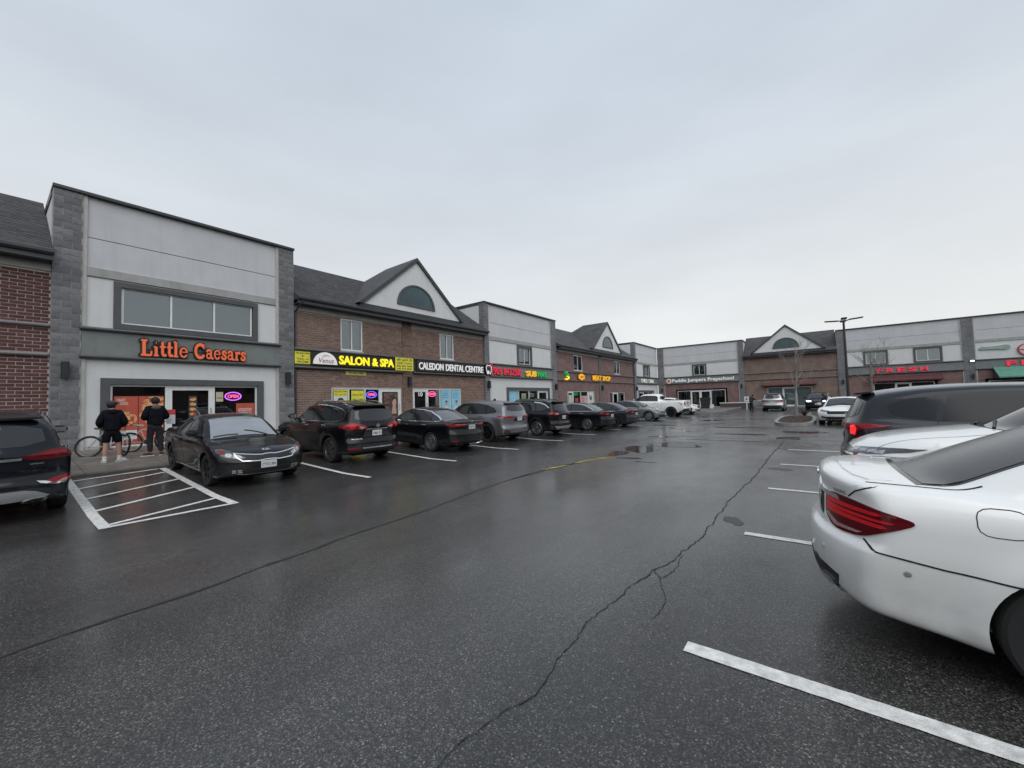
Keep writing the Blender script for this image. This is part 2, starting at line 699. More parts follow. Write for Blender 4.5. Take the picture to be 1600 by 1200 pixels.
def crack(pts, w0, w1, name='crack', amp=0.03, m=None, step=0.035):
    pts = [Vector(p) for p in pts]
    path = []
    for a, b in zip(pts[:-1], pts[1:]):
        n = max(1, int((b - a).length / step))
        path += [a.lerp(b, i / n) for i in range(n)]
    path.append(pts[-1])
    off = 0
    bm = NB()
    prev = None
    N = len(path)
    for i, p in enumerate(path):
        d = path[min(i + 1, N - 1)] - path[max(i - 1, 0)]
        nn = Vector((-d.y, d.x)).normalized()
        off = off * 0.82 + random.uniform(-1, 1) * amp * 0.45
        w = (w0 + (w1 - w0) * i / N) * random.uniform(0.35, 1.25) / 2
        c = p + nn * off
        q = [c + nn * w, c - nn * w]
        cur = [bm.verts.new((v.x, v.y, zg(v.x, v.y) + 0.004)) for v in q]
        if prev:
            bm.faces.new((prev[0], prev[1], cur[1], cur[0]))
        prev = cur
    return obj(name, bm, m or M_CRACK, kind='structure')


crack([(-1.52, 0.6), (-1.47, 1.27), (-1.37, 1.9), (-1.44, 2.6), (-1.37, 3.65), (-1.16, 5.0), (-1.2, 7.0), (-1.08, 10), (-1.1, 13), (-1.0, 17.1)], 0.007, 0.03)
crack([(-1.33, 3.93), (-1.23, 3.78), (-1.13, 3.52), (-1.07, 3.3), (-1.07, 3.04)], 0.010, 0.005, amp=0.02)
crack([(-1.22, 3.78), (-1.16, 3.99), (-1.21, 4.45)], 0.010, 0.004, amp=0.02)
M_SEAM = mat('seam_tar', (0.018, 0.018, 0.018), 0.4, var=0.4, vscale=9, bump=0.4, bscale=70)
crack([(-4.35, -0.8), (-4.53, 0.1), (-4.75, 2.2), (-5.0, 4.5), (-5.3, 6.5), (-5.25, 8.1), (-5.07, 9.6), (-4.75, 11.2), (-4.5, 13.4)], 0.032, 0.085, 'asphalt_seam', 0.05, M_SEAM, 0.15)
crack([(-5.3, 6.9), (-5.28, 7.6), (-5.22, 8.6), (-5.1, 9.4)], 0.09, 0.16, 'asphalt_seam', 0.03, M_SEAM, 0.15)
crack([(-4.4, 14.6), (-5.6, 18.5), (-7.6, 25.5), (-7.0, 33), (-6.2, 40)], 0.12, 0.4, 'asphalt_seam', 0.12, M_SEAM, 0.4)
crack([(-7.6, 23.5), (-6.0, 24.6), (-5.0, 26.2)], 0.25, 0.3, 'asphalt_seam', 0.12, M_SEAM, 0.4)

# standing water
M_WATER = mat('standing_water', (0.012, 0.013, 0.014), 0.08, spec=0.4, bump=0.08, bscale=7)


def blob(cx, cy, rx, ry, ang=0, n=26, jag=0.25):
    ph = [random.uniform(0, 6.28) for _ in range(4)]
    out = []
    for i in range(n):
        a = 2 * PI * i / n
        r = 1 + jag * (0.5 * math.sin(2 * a + ph[0]) + 0.35 * math.sin(3 * a + ph[1]) + 0.3 * math.sin(5 * a + ph[2]) + 0.2 * math.sin(9 * a + ph[3]))
        x, y = rx * r * math.cos(a), ry * r * math.sin(a)
        out.append((cx + x * math.cos(ang) - y * math.sin(ang), cy + x * math.sin(ang) + y * math.cos(ang)))
    return out


for cx, cy, rx, ry, an in ((-4.6, 12.9, 0.5, 1.0, 0.15), (-4.0, 14.3, 0.75, 0.7, 0.0), (-4.9, 11.6, .25, .6, .1), (-4.2, 10.8, 0.34, 0.10, 0.3), (-3.6, 10.3, 0.25, 0.05, 0.1), (-4.0, 15.2, 0.5, 0.12, 0.2),
                          (-5.2, 17.2, 0.6, 0.35, 0.3), (-5.3, 20.3, 0.42, 0.7, 0.5), (-2.6, 19.2, 0.9, 0.3, 0.0), (-6.2, 22.0, 0.7, 0.6, 0.2), (-2.9, 16.4, 1.2, 0.1, 0.05),
                          (-3.2, 23.0, 1.3, 0.22, 0.1), (-0.55, 20.8, 0.8, 0.5, 0.2), (-5.9, 29.5, 0.9, 0.5, 0.6), (-3.4, 31.0, 1.4, 0.35, 0.2), (-7.2, 24.3, 0.7, 0.25, 0.1)):
    sheet('puddle', blob(cx, cy, rx, ry, an), M_WATER, 0.0045)
# darker repaired patches beside the crack
M_PATCH = mat('asphalt_patch', (0.020, 0.020, 0.020), 0.36, var=0.4, vscale=30, bump=0.6, bscale=130)
for cx, cy, rx, ry, an in ((-0.97, 6.0, 0.10, 0.20, 0.3), (-0.75, 10.6, 0.2, 0.22, 0.0), (-0.88, 14.6, 0.16, 0.2, 0)):
    sheet('asphalt_patch', blob(cx, cy, rx, ry, an, jag=0.35), M_PATCH, 0.0025)
# concrete gutter strip running to the drain
M_CONC = mat('wet_concrete', (0.155, 0.15, 0.145), 0.5, var=0.3, vscale=3, bump=0.4, bscale=60, rvar=0.15)
sheet('concrete_strip', [(-7.2, 17.35), (9, 17.15), (9, 17.75), (-7.2, 17.9)], mat('gutter_strip', (0.075, 0.075, 0.074), 0.38, var=0.3, vscale=3, bump=0.4, bscale=80), 0.0022)
M_IRON = mat('cast_iron', (0.018, 0.018, 0.019), 0.55, metal=0.6, bump=0.4, bscale=80)
dr = thing('storm_drain', 'square iron storm drain grate at the end of the long crack', 'drain', (-0.95, 17.9, 0))
bm = NB()
for a in (-0.36, 0.30):
    box(bm, a, a + 0.06, -0.36, 0.36, 0.004, 0.02)
    box(bm, -0.30, 0.30, a, a + 0.06, 0.004, 0.02)
obj('grate_frame', bm, M_IRON, dr)
for k in range(6):
    obj('bar', B(-0.26 + k * 0.1, -0.22 + k * 0.1, -0.295, 0.295, 0.004, 0.016), M_IRON, dr)
# strip of torn caution tape stuck on the seam
M_TAPE = mat('yellow_tape', (0.42, 0.29, 0.02), 0.5, var=0.85, vscale=9, vtint=(0.05, 0.04, 0.02))
for pts in ([(-5.28, 8.15), (-5.2, 8.55), (-5.1, 8.95)], [(-5.12, 9.35), (-4.98, 9.9), (-4.8, 10.5), (-4.72, 10.75)]):
    o = crack(pts, 0.13, 0.13, 'caution_tape', 0.02, M_TAPE, 0.08)
    o.location.z = 0.004
    del o['kind']
    tag(o, 'short torn piece of yellow tape stuck along the wet seam' if pts[0][1] < 9 else 'longer yellow tape piece with dark print lying along the wet seam', 'tape')

# ------------------------------------------------------------------ pavements
M_WALK = mat('pavement_concrete', (0.165, 0.148, 0.132), 0.55, var=0.35, vscale=1.6, bump=0.35, bscale=90, rvar=0.15)
M_KERB = mat('kerb_concrete', (0.26, 0.255, 0.245), 0.6, var=0.3, vscale=5, bump=0.4, bscale=60)


def zwalk(x, y):
    return (0.235 + (-13.75 - x) * 0.075) * fade(y) + 0.10 * (1 - fade(y))


walk = thing('pavement', 'pavement along the left row of shops', 'pavement', (-15.9, 10, 0))
del walk['category'], walk['label']
walk['kind'] = 'structure'


def slab(x0, x1, y0, y1, parent, m=M_WALK, name='slab', top=zwalk, off=(15.9, -10, 0), g=0.006, low=-0.1):
    bm = NB()
    c = [(x0 + g, y0 + g), (x1 - g, y0 + g), (x1 - g, y1 - g), (x0 + g, y1 - g)]
    t = [bm.verts.new((x + off[0], y + off[1], top(x, y))) for x, y in c]
    b_ = [bm.verts.new((x + off[0], y + off[1], low)) for x, y in c]
    bm.faces.new(t)
    for i in range(4):
        bm.faces.new((t[i], b_[i], b_[(i + 1) % 4], t[(i + 1) % 4]))
    bmesh.ops.recalc_face_normals(bm, faces=bm.faces[:])
    return obj(name, bm, m, parent)


yy = -4.5
while yy < 57.5:
    st = 1.5 if yy < 22 else 3.0
    for xa, xb in ((-17.97, -15.9), (-15.9, -13.95)):
        slab(xa, xb, yy, yy + st, walk)
    slab(-13.95, -13.75, yy, yy + st, walk, mat('kerb_wet', (0.10, 0.095, 0.088), 0.5, var=0.3, vscale=4, bump=0.3), 'kerb_stone')
    yy += st

# raised corner pavement in front of the far corner shop, rounded kerb
cw = thing('corner_pavement', 'x', 'x', (-10.5, 50, 0))
del cw['category'], cw['label']
cw['kind'] = 'structure'
arc = [(-7.6 - 1.6 + 1.6 * math.cos(a), 43.6 + 1.6 - 1.6 * math.sin(a)) for a in [i * PI / 2 / 8 for i in range(9)]]
outline = [(-13.7, 57.4), (-7.6, 57.4)] + arc + [(-13.7, 43.6)]
prism(bm := NB(), [(x + 10.5, y - 50) for x, y in [(-13.7, 57.4), (-7.75, 57.4)] + [(-9.2 + 1.45 * math.cos(i * PI / 16), 45.2 - 1.45 * math.sin(i * PI / 16)) for i in range(9)] + [(-13.7, 43.75)]], 'z', -0.05, 0.13)
obj('paving', bm, M_WALK, cw)
kp = [(-7.6, 57.4)] + arc + [(-13.7, 43.6)]
bm = NB()
for (xa, ya), (xb, yb) in zip(kp[:-1], kp[1:]):
    dx, dy = xb - xa, yb - ya
    l_ = math.hypot(dx, dy)
    nx, ny = dy / l_ * 0.15, -dx / l_ * 0.15
    q = [(xa, ya), (xb, yb), (xb + nx, yb + ny), (xa + nx, ya + ny)]
    prism(bm, [(x + 10.5, y - 50) for x, y in q], 'z', -0.05, 0.155)
obj('kerb', bm, M_KERB, cw)
# pavement along the far row
fw = obj('far_pavement', B(-6, 40, 54.6, 57.95, -0.1, 0.12), M_WALK, kind='structure')

# traffic island with mulch
isl = thing('traffic_island', 'kerbed oval island of brown mulch around the bare young tree', 'traffic island', (-1.1, 29.0, 0))
ring = []
hw_, hl_ = 0.95, 4.6
for i in range(40):
    a = 2 * PI * i / 40
    c, s = math.cos(a), math.sin(a)
    ring.append((hw_ * math.copysign(abs(c) ** 0.6, c), hl_ * math.copysign(abs(s) ** 0.7, s)))
bm = NB()
for i in range(40):
    (xa, ya), (xb, yb) = ring[i], ring[(i + 1) % 40]
    q = [(xa, ya), (xb, yb), (xb * 0.82, yb * 0.955), (xa * 0.82, ya * 0.955)]
    prism(bm, q, 'z', -0.02, 0.16)
bmesh.ops.remove_doubles(bm, verts=bm.verts[:], dist=0.001)
obj('kerb', bm, M_KERB, isl)
bm = NB()
cvt = bm.verts.new((0, 0, 0.24))
inn = [bm.verts.new((x * 0.82, y * 0.955, 0.12)) for x, y in ring]
mid = [bm.verts.new((x * 0.5 + random.uniform(-.04, .04), y * 0.6, 0.2 + random.uniform(-.03, .03))) for x, y in ring]
for i in range(40):
    j = (i + 1) % 40
    bm.faces.new((inn[i], inn[j], mid[j], mid[i]))
    bm.faces.new((mid[i], mid[j], cvt))
obj('mulch_bed', bm, mat('mulch', (0.045, 0.028, 0.020), 0.95, var=0.6, vscale=25, bump=1.0, bscale=40), isl, smooth=True)
bm = NB()
for k in range(500):
    a, q = random.uniform(0, 2 * PI), math.sqrt(random.random()) * 0.78
    x, y = hw_ * q * math.cos(a), hl_ * q * math.sin(a)
    s = random.uniform(0.02, 0.05)
    v = [bm.verts.new((x + random.uniform(-s, s), y + random.uniform(-s, s), 0.14 + 0.1 * (1 - q) + random.uniform(0, 0.05))) for _ in range(3)]
    bm.faces.new(v)
obj('bark_chips', bm, mat('bark', (0.07, 0.042, 0.03), 0.9, rand=0.2), isl, kind='stuff')
# ------------------------------------------------------------------ buildings
M_STUCCO = mat('grey_stucco', (0.50, 0.515, 0.535), 0.9, streak=0.05, var=0.07, vscale=1.1, bump=0.35, bscale=180)
M_STUCCO_L = mat('pale_stucco', (0.60, 0.615, 0.625), 0.9, streak=0.04, var=0.06, vscale=1.3, bump=0.3, bscale=180)
M_TRIM = mat('trim_stucco', (0.44, 0.44, 0.42), 0.85, var=0.15, vscale=3, bump=0.2, bscale=160)
M_BELT = mat('belt_stucco', (0.34, 0.345, 0.34), 0.9, streak=.2, var=0.15, vscale=2, bump=0.3, bscale=160)
M_BAND = mat('sign_band_stucco', (0.185, 0.205, 0.205), 0.85, streak=.15, var=0.14, vscale=2, bump=0.25, bscale=160)
M_MOULD = mat('dark_moulding', (0.105, 0.112, 0.115), 0.7, var=0.2, vscale=3, bump=0.2, bscale=100)
M_SURR = mat('charcoal_surround', (0.085, 0.09, 0.096), 0.8, var=0.15, vscale=3, bump=0.25, bscale=160)
M_FRAME = mat('white_aluminium', (0.70, 0.72, 0.72), 0.35, var=0.08, vscale=5)
M_CAP = mat('metal_flashing', (0.055, 0.06, 0.065), 0.4, metal=0.5, var=0.2, vscale=4)
M_FASCIA = mat('dark_fascia', (0.040, 0.044, 0.050), 0.45, var=0.2, vscale=3)
M_BLOCK = mat('split_block', (0.165, 0.17, 0.182), 0.9, var=0.3, vscale=7, bump=0.8, bscale=55, rand=0.22)
M_BMORT = mat('block_mortar', (0.36, 0.36, 0.36), 0.9, var=0.2, vscale=9)
M_BRICK_R = mat('maroon_brick', (0.105, 0.045, 0.040), 0.85, var=0.35, vscale=14, bump=0.6, bscale=90, rand=0.22)
M_MORT_R = mat('pink_mortar', (0.50, 0.45, 0.43), 0.9, var=0.2, vscale=9)
M_BRICK_B = mat('brown_brick', (0.205, 0.136, 0.110), 0.85, var=0.3, vscale=10, bump=0.5, bscale=90, rand=0.16)
M_MORT_B = mat('tan_mortar', (0.42, 0.36, 0.32), 0.9, var=0.2, vscale=6)
M_BRICK_FAR = brick_mat('brown_brick_far', (0.19, 0.13, 0.105), (0.16, 0.11, 0.092), (0.30, 0.26, 0.23), 0.30, 0.102)
M_BRICK_FAR2 = brick_mat('red_brick_far', (0.185, 0.105, 0.098), (0.15, 0.085, 0.082), (0.29, 0.24, 0.23), 0.30, 0.102)
M_BLOCK_FAR = brick_mat('block_far', (0.165, 0.17, 0.18), (0.13, 0.135, 0.145), (0.26, 0.26, 0.26), 0.40, 0.2)
M_SHING = brick_mat('roof_shingle', (0.075, 0.075, 0.080), (0.050, 0.051, 0.056), (0.035, 0.035, 0.038), 0.33, 0.10, msize=0.004)
M_GLASS = glass_mat('shop_glass', (0.72, 0.76, 0.76), f0=0.05)
M_GLASS_UP = glass_mat('upper_glass', (0.60, 0.66, 0.66), f0=0.14)
M_BLIND = mat('window_blind', (0.14, 0.19, 0.175), 0.85, var=0.15, vscale=2)
M_GREENP = mat('green_window_film', (0.12, 0.32, 0.25), 0.6, var=0.3, vscale=3)
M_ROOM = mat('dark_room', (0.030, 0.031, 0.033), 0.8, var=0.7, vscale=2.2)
M_DOORHW = mat('door_steel', (0.5, 0.5, 0.5), 0.25, metal=1.0)
M_BLACK = mat('black_metal', (0.016, 0.017, 0.018), 0.45, var=0.3, vscale=10)
OFF = {}


def building(name, label, wall, u0, u1, cat='building', group=None):
    uc = (u0 + u1) / 2
    if wall == 'left':
        t = thing(name, label, cat, (-18, uc, 0), PI / 2, group)
    else:
        t = thing(name, label, cat, (uc, 58, 0), 0, group)
    OFF[t.name] = (-uc, 0, 0)
    return t


def P(root, name, bm, m, **k):
    o = obj(name, bm, m, root, **k)
    o.location = OFF.get(root.name, (0, 0, 0))
    return o


def wallholes(x0, x1, z0, z1, holes, yf, yb):
    """a wall front at y=yf with rectangular openings and reveals back to y=yb"""
    bm = NB()
    xs = sorted({x0, x1, *[v for h in holes for v in h[:2] if x0 < v < x1]})
    zs = sorted({z0, z1, *[v for h in holes for v in h[2:] if z0 < v < z1]})

    def q(*p):
        bm.faces.new([bm.verts.new(v) for v in p])
    for xa, xb in zip(xs[:-1], xs[1:]):
        for za, zb in zip(zs[:-1], zs[1:]):
            cx, cz = (xa + xb) / 2, (za + zb) / 2
            if any(h[0] < cx < h[1] and h[2] < cz < h[3] for h in holes):
                continue
            q((xa, yf, za), (xb, yf, za), (xb, yf, zb), (xa, yf, zb))
    for a, b, c, d in holes:
        q((a, yf, c), (a, yf, d), (a, yb, d), (a, yb, c))
        q((b, yf, c), (b, yb, c), (b, yb, d), (b, yf, d))
        q((a, yf, d), (b, yf, d), (b, yb, d), (a, yb, d))
        q((a, yf, c), (a, yb, c), (b, yb, c), (b, yf, c))
    q((x0, yf, z0), (x0, yf, z1), (x0, yb, z1), (x0, yb, z0))
    q((x1, yf, z0), (x1, yb, z0), (x1, yb, z1), (x1, yf, z1))
    q((x0, yf, z1), (x1, yf, z1), (x1, yb, z1), (x0, yb, z1))
    bmesh.ops.remove_doubles(bm, verts=bm.verts[:], dist=1e-5)
    return bm


def frame_bm(x0, x1, z0, z1, ya, yb, t, mull=(), mt=0.05, trans=(), bm=None):
    """rectangular frame with mullions"""
    bm = bm or NB()
    box(bm, x0, x0 + t, ya, yb, z0, z1)
    box(bm, x1 - t, x1, ya, yb, z0, z1)
    box(bm, x0 + t, x1 - t, ya, yb, z0, z0 + t)
    box(bm, x0 + t, x1 - t, ya, yb, z1 - t, z1)
    for m in mull:
        box(bm, m - mt / 2, m + mt / 2, ya, yb, z0 + t, z1 - t)
    return bm


def window(root, x0, x1, z0, z1, y, mull=(), t=0.06, back=None, gl=None, mt=0.055, name='window'):
    """framed window: frame part, a pane child per light, a blind behind"""
    w = P(root, name, frame_bm(x0, x1, z0, z1, y, y + 0.09, t, mull, mt), M_FRAME)
    xs = [x0 + t] + [v for m in mull for v in (m - mt / 2, m + mt / 2)] + [x1 - t]
    for a, b in zip(xs[0::2], xs[1::2]):
        obj('pane', B(a, b, y + 0.045, y + 0.055, z0 + t, z1 - t), gl or M_GLASS_UP, w)
    obj('blind', B(x0, x1, y + 0.16, y + 0.19, z0, z1), back or M_BLIND, w)
    return w


def bricks(root, x0, x1, z0, z1, holes, yf, bl, bh, g, m, n_ind, name='brick', order=None, depth=0.045, stuff='brick_courses'):
    """running-bond masonry piece by piece; the first n_ind (nearest) are objects, the rest one joined part"""
    cells = []
    nz_ = int(round((z1 - z0) / bh))
    hh = (z1 - z0) / nz_
    for r in range(nz_):
        za, zb = z0 + r * hh + g / 2, z0 + (r + 1) * hh - g / 2
        x = x0 - (bl / 2 if r % 2 else 0)
        spans = [(x0, x1)]
        for h in holes:
            if h[2] < (za + zb) / 2 < h[3]:
                ns = []
                for a, b in spans:
                    if h[1] <= a or h[0] >= b:
                        ns.append((a, b))
                    else:
                        if h[0] - a > 0.03:
                            ns.append((a, h[0]))
                        if b - h[1] > 0.03:
                            ns.append((h[1], b))
                spans = ns
        while x < x1:
            for a, b in spans:
                xa, xb = max(x, a) + g / 2, min(x + bl, b) - g / 2
                if xb - xa > 0.035:
                    cells.append((xa, xb, za, zb))
            x += bl
    cells.sort(key=order or (lambda c: c[0]))
    cache = {}
    rest = NB()
    nrest = 0
    for i, (xa, xb, za, zb) in enumerate(cells):
        pr = random.uniform(-0.003, 0.004)
        if i < n_ind:
            key = (round(xb - xa, 3), random.randrange(2) if xb - xa > bl * 0.9 else 0)
            if key not in cache:
                w_ = (xb - xa) / 2
                h_ = (zb - za) / 2
                bm = B(-w_, w_, 0, depth, -h_, h_)
                for v in bm.verts:
                    if v.co.y < 0.01:
                        v.co.x *= 1 - 0.003 / w_
                        v.co.z *= 1 - 0.003 / h_
                        v.co.y += random.uniform(0, 0.003)
                me = bpy.data.meshes.new(name)
                bm.to_mesh(me)
                bm.free()
                me.materials.append(m)
                cache[key] = me
            o = bpy.data.objects.new(name, cache[key])
            COL.objects.link(o)
            o.parent = root
            of = OFF[root.name]
            o.location = (of[0] + (xa + xb) / 2, yf + pr, (za + zb) / 2)
        else:
            box(rest, xa, xb, yf + pr, yf + depth, za, zb)
            nrest += 1
    if nrest:
        o = P(root, stuff, rest, M_REST.get(m.name, m))
        o['kind'] = 'stuff'
    else:
        rest.free()


def rest_mat(base, name, seed_scale):
    """brick colour varied per brick by a cell noise (for the joined courses)"""
    m = base.copy()
    m.name = name
    nt = m.node_tree
    b = nt.nodes['Principled BSDF']
    src = b.inputs['Base Color'].links[0].from_socket
    hs = nt.nodes.new('ShaderNodeHueSaturation')
    ge = nt.nodes.new('ShaderNodeNewGeometry')
    mr_ = nt.nodes.new('ShaderNodeMapRange')
    mr_.inputs['To Min'].default_value = 0.78
    mr_.inputs['To Max'].default_value = 1.22
    nt.links.new(ge.outputs['Random Per Island'], mr_.inputs['Value'])
    nt.links.new(mr_.outputs[0], hs.inputs['Value'])
    nt.links.new(src, hs.inputs['Color'])
    nt.links.new(hs.outputs[0], b.inputs['Base Color'])
    return m


M_REST = {'brown_brick': rest_mat(M_BRICK_B, 'brown_brick_courses', 1), 'maroon_brick': rest_mat(M_BRICK_R, 'maroon_brick_courses', 1), 'split_block': M_BLOCK}


def moulding(root, x0, x1, z, y, d=0.13, h=0.13, m=None, name='moulding'):
    """rounded horizontal moulding"""
    pts = [(y, z - h / 2)] + [(y - d * math.cos(a), z + h / 2 * math.sin(a)) for a in [(-0.5 + i / 6) * PI for i in range(7)]] + [(y, z + h / 2)]
    bm = prism(NB(), pts[1:-1], 'x', x0, x1)
    return P(root, name, bm, m or M_MOULD)


def storefront(root, x0, x1, z0, z1, y, cols, doors=(), depth=1.6, interior=None, frame=None, dmul=0.07):
    """aluminium shopfront. cols: x of the mullions; doors: indexes of bays that hold a door"""
    fm = frame or M_FRAME
    xs = [x0] + list(cols) + [x1]
    fr = P(root, 'storefront_frame', frame_bm(x0, x1, z0, z1, y, y + 0.10, 0.06, cols, dmul), fm)
    for i, (a, b) in enumerate(zip(xs[:-1], xs[1:])):
        a2, b2 = a + 0.036 + (0.024 if i == 0 else 0), b - 0.036 - (0.024 if i == len(xs) - 2 else 0)
        if i in doors:
            d = P(root, 'door', frame_bm(a2, b2, z0 + 0.06, z1 - 0.06, y + 0.012, y + 0.075, 0.12), fm)
            obj('pane', B(a2 + 0.12, b2 - 0.12, y + 0.04, y + 0.05, z0 + 0.18, z1 - 0.18), M_GLASS, d)
            zc = z0 + 1.05
            hm = NB()
            tube(hm, [(b2 - 0.06, y + 0.012, zc - 0.15), (b2 - 0.06, y - 0.05, zc - 0.15), (b2 - 0.06, y - 0.05, zc + 0.15), (b2 - 0.06, y + 0.012, zc + 0.15)], 0.012, 6)
            obj('handle', hm, M_DOORHW, d)
        else:
            obj('pane', B(a2, b2, y + 0.045, y + 0.055, z0 + 0.06, z1 - 0.06), M_GLASS, fr)
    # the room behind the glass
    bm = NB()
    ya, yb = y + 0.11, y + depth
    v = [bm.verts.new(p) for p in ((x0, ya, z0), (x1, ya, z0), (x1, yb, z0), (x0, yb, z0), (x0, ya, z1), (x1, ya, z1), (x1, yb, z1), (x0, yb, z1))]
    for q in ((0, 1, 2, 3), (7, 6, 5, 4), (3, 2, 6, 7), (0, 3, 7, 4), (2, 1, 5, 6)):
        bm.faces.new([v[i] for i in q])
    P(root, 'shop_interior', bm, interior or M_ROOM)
    return fr


def wall_lamp(wall, u, z, out=0.0, label='x', group='black wall lamps along the shopfronts'):
    uc = u
    t = thing('wall_lamp', label, 'wall lamp', (-18 + out, u, z) if wall == 'left' else (u, 58 - out, z), PI / 2 if wall == 'left' else 0, group)
    obj('mount', B(-0.05, 0.05, -0.05, 0, -0.08, 0.08), M_BLACK, t)
    obj('lamp_housing', B(-0.085, 0.085, -0.23, -0.05, -0.25, 0.25, 0.012), M_BLACK, t)
    obj('lens', B(-0.06, 0.06, -0.2, -0.08, -0.262, -0.25), mat('lamp_lens', (0.3, 0.3, 0.28), 0.3), t)
    return t


def pillar(root, x0, x1, ztop, y=-0.10, ind=0, zb=-0.1):
    """block pillar, piece by piece when near"""
    if ind:
        P(root, 'pillar_core', B(x0 + .004, x1 - .004, y + 0.012, 0.35, zb, ztop), M_BMORT)
        bricks(root, x0, x1, zb, ztop, [], y, 0.40, 0.2, 0.010, M_BLOCK, ind, 'block', order=lambda c: (abs(c[2] - 3) // 8, c[0]), depth=0.1, stuff='block_courses')
    else:
        P(root, 'pillar', B(x0, x1, y, 0.35, zb, ztop), M_BLOCK_FAR)


def grey_unit(wall, x0, x1, label, px=(0.62, 0.62), win=(), shop=None, back=None, blocks=0, zbelt=None, lower='stucco', frame_up=True, capy=-0.16, top=8.5, trimw=0.1, winback=None,
              mullw=True, nojoint=False, body_depth=7.0):
    """two-storey stucco shop with block pillars, parapet cap, sign band and framed openings"""
    t = building('shop_building', label, wall, x0, x1)
    a, b = x0 + px[0], x1 - px[1]
    # pillars
    if px[0]:
        pillar(t, x0, a, top, ind=blocks)
    if px[1]:
        pillar(t, b, x1, top, ind=blocks)
    holes = [(w[0] - .19, w[1] + .19, w[2] - .16, w[3] + .15) for w in win]
    sh = None
    if shop:
        sh = (shop['x'][0] - 0.22, shop['x'][1] + 0.22, -0.1, shop['z1'] + 0.2)
    # core behind the panels: sides, back and flat roof of the block
    bm = NB()
    box(bm, x0 + .01, x1 - .01, 1.75, body_depth, -0.1, top - 0.12)
    P(t, 'wall', bm, M_STUCCO_L)
    for xa in (x0 + .01, x1 - .11):
        P(t, 'side_wall', B(xa, xa + 0.1, 0.36, 1.75, -0.1, top - .12), M_STUCCO_L)
    P(t, 'flat_roof', B(x0 + .11, x1 - .11, 0.03, 1.75, top - 0.6, top - 0.5), M_CAP)
    # corner trims
    for xa in (a, b - trimw):
        if trimw:
            P(t, 'corner_trim', B(xa, xa + trimw, -0.06, 0.2, 0.0, top - .002), M_TRIM)
    ia, ib = a + trimw, b - trimw
    g = 0.012
    # upper stucco panels
    P(t, 'stucco_panel', B(ia, ib, 0, 0.2, 7.21 + g, top - .003), M_STUCCO)
    P(t, 'stucco_panel', B(ia, ib, 0, 0.2, 6.27, 7.21 - g), M_STUCCO)
    P(t, 'joint', B(ia, ib, 0.02, 0.2, 7.21 - g, 7.21 + g), M_SURR)
    P(t, 'belt_course', B(ia, ib, -0.055, 0.2, 5.98, 6.27, 0.012), M_BELT)
    P(t, 'stucco_panel', wallholes(ia, ib, 4.3, 5.98, holes, 0.0, 0.2), M_STUCCO_L)
    # sign band between two mouldings
    P(t, 'sign_band', B(a + .003, b - .003, -0.08, 0.2, 3.46, 4.3), M_BAND)
    moulding(t, a - (0.04 if trimw else 0), b + (0.04 if trimw else 0), 4.31, -0.08)
    moulding(t, a - (0.04 if trimw else 0), b + (0.04 if trimw else 0), 3.44, -0.08)
    # lower wall
    lm = M_STUCCO_L if lower == 'stucco' else M_BRICK_FAR2
    P(t, 'lower_wall', wallholes(ia, ib, -0.1, 3.46, [sh] if sh else [], 0.0, 0.2), lm)
    for w, h in zip(win, holes):
        fr = frame_bm(h[0], h[1], h[2], h[3], -0.07, 0.12, 0.17)
        P(t, 'window_surround', fr, M_SURR)
        window(t, w[0], w[1], w[2], w[3], 0.02, w[4], back=winback)
    if shop:
        if shop.get('surround', True):
            bm = NB()
            box(bm, sh[0], sh[0] + 0.22, -0.07, 0.12, -0.1, sh[3])
            box(bm, sh[1] - 0.22, sh[1], -0.07, 0.12, -0.1, sh[3])
            box(bm, sh[0] + 0.22, sh[1] - 0.22, -0.07, 0.12, sh[3] - 0.2, sh[3])
            P(t, 'storefront_surround', bm, M_SURR)
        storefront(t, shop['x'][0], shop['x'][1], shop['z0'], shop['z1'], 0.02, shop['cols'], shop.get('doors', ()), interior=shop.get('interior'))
        P(t, 'sill', B(sh[0] + .22, sh[1] - .22, -0.03, 0.15, -0.1, shop['z0'] - .002), M_SURR)
    # parapet cap
    bm = NB()
    box(bm, x0 - 0.02, x1 + 0.02, capy, 0.30, top, top + 0.1, 0.01)
    P(t, 'parapet_cap', bm, M_CAP)
    for xa in (x0 - .02, x1 - .2):
        P(t, 'side_cap', B(xa, xa + 0.22, 0.302, body_depth, top - .115, top + 0.098), M_CAP)
    return t


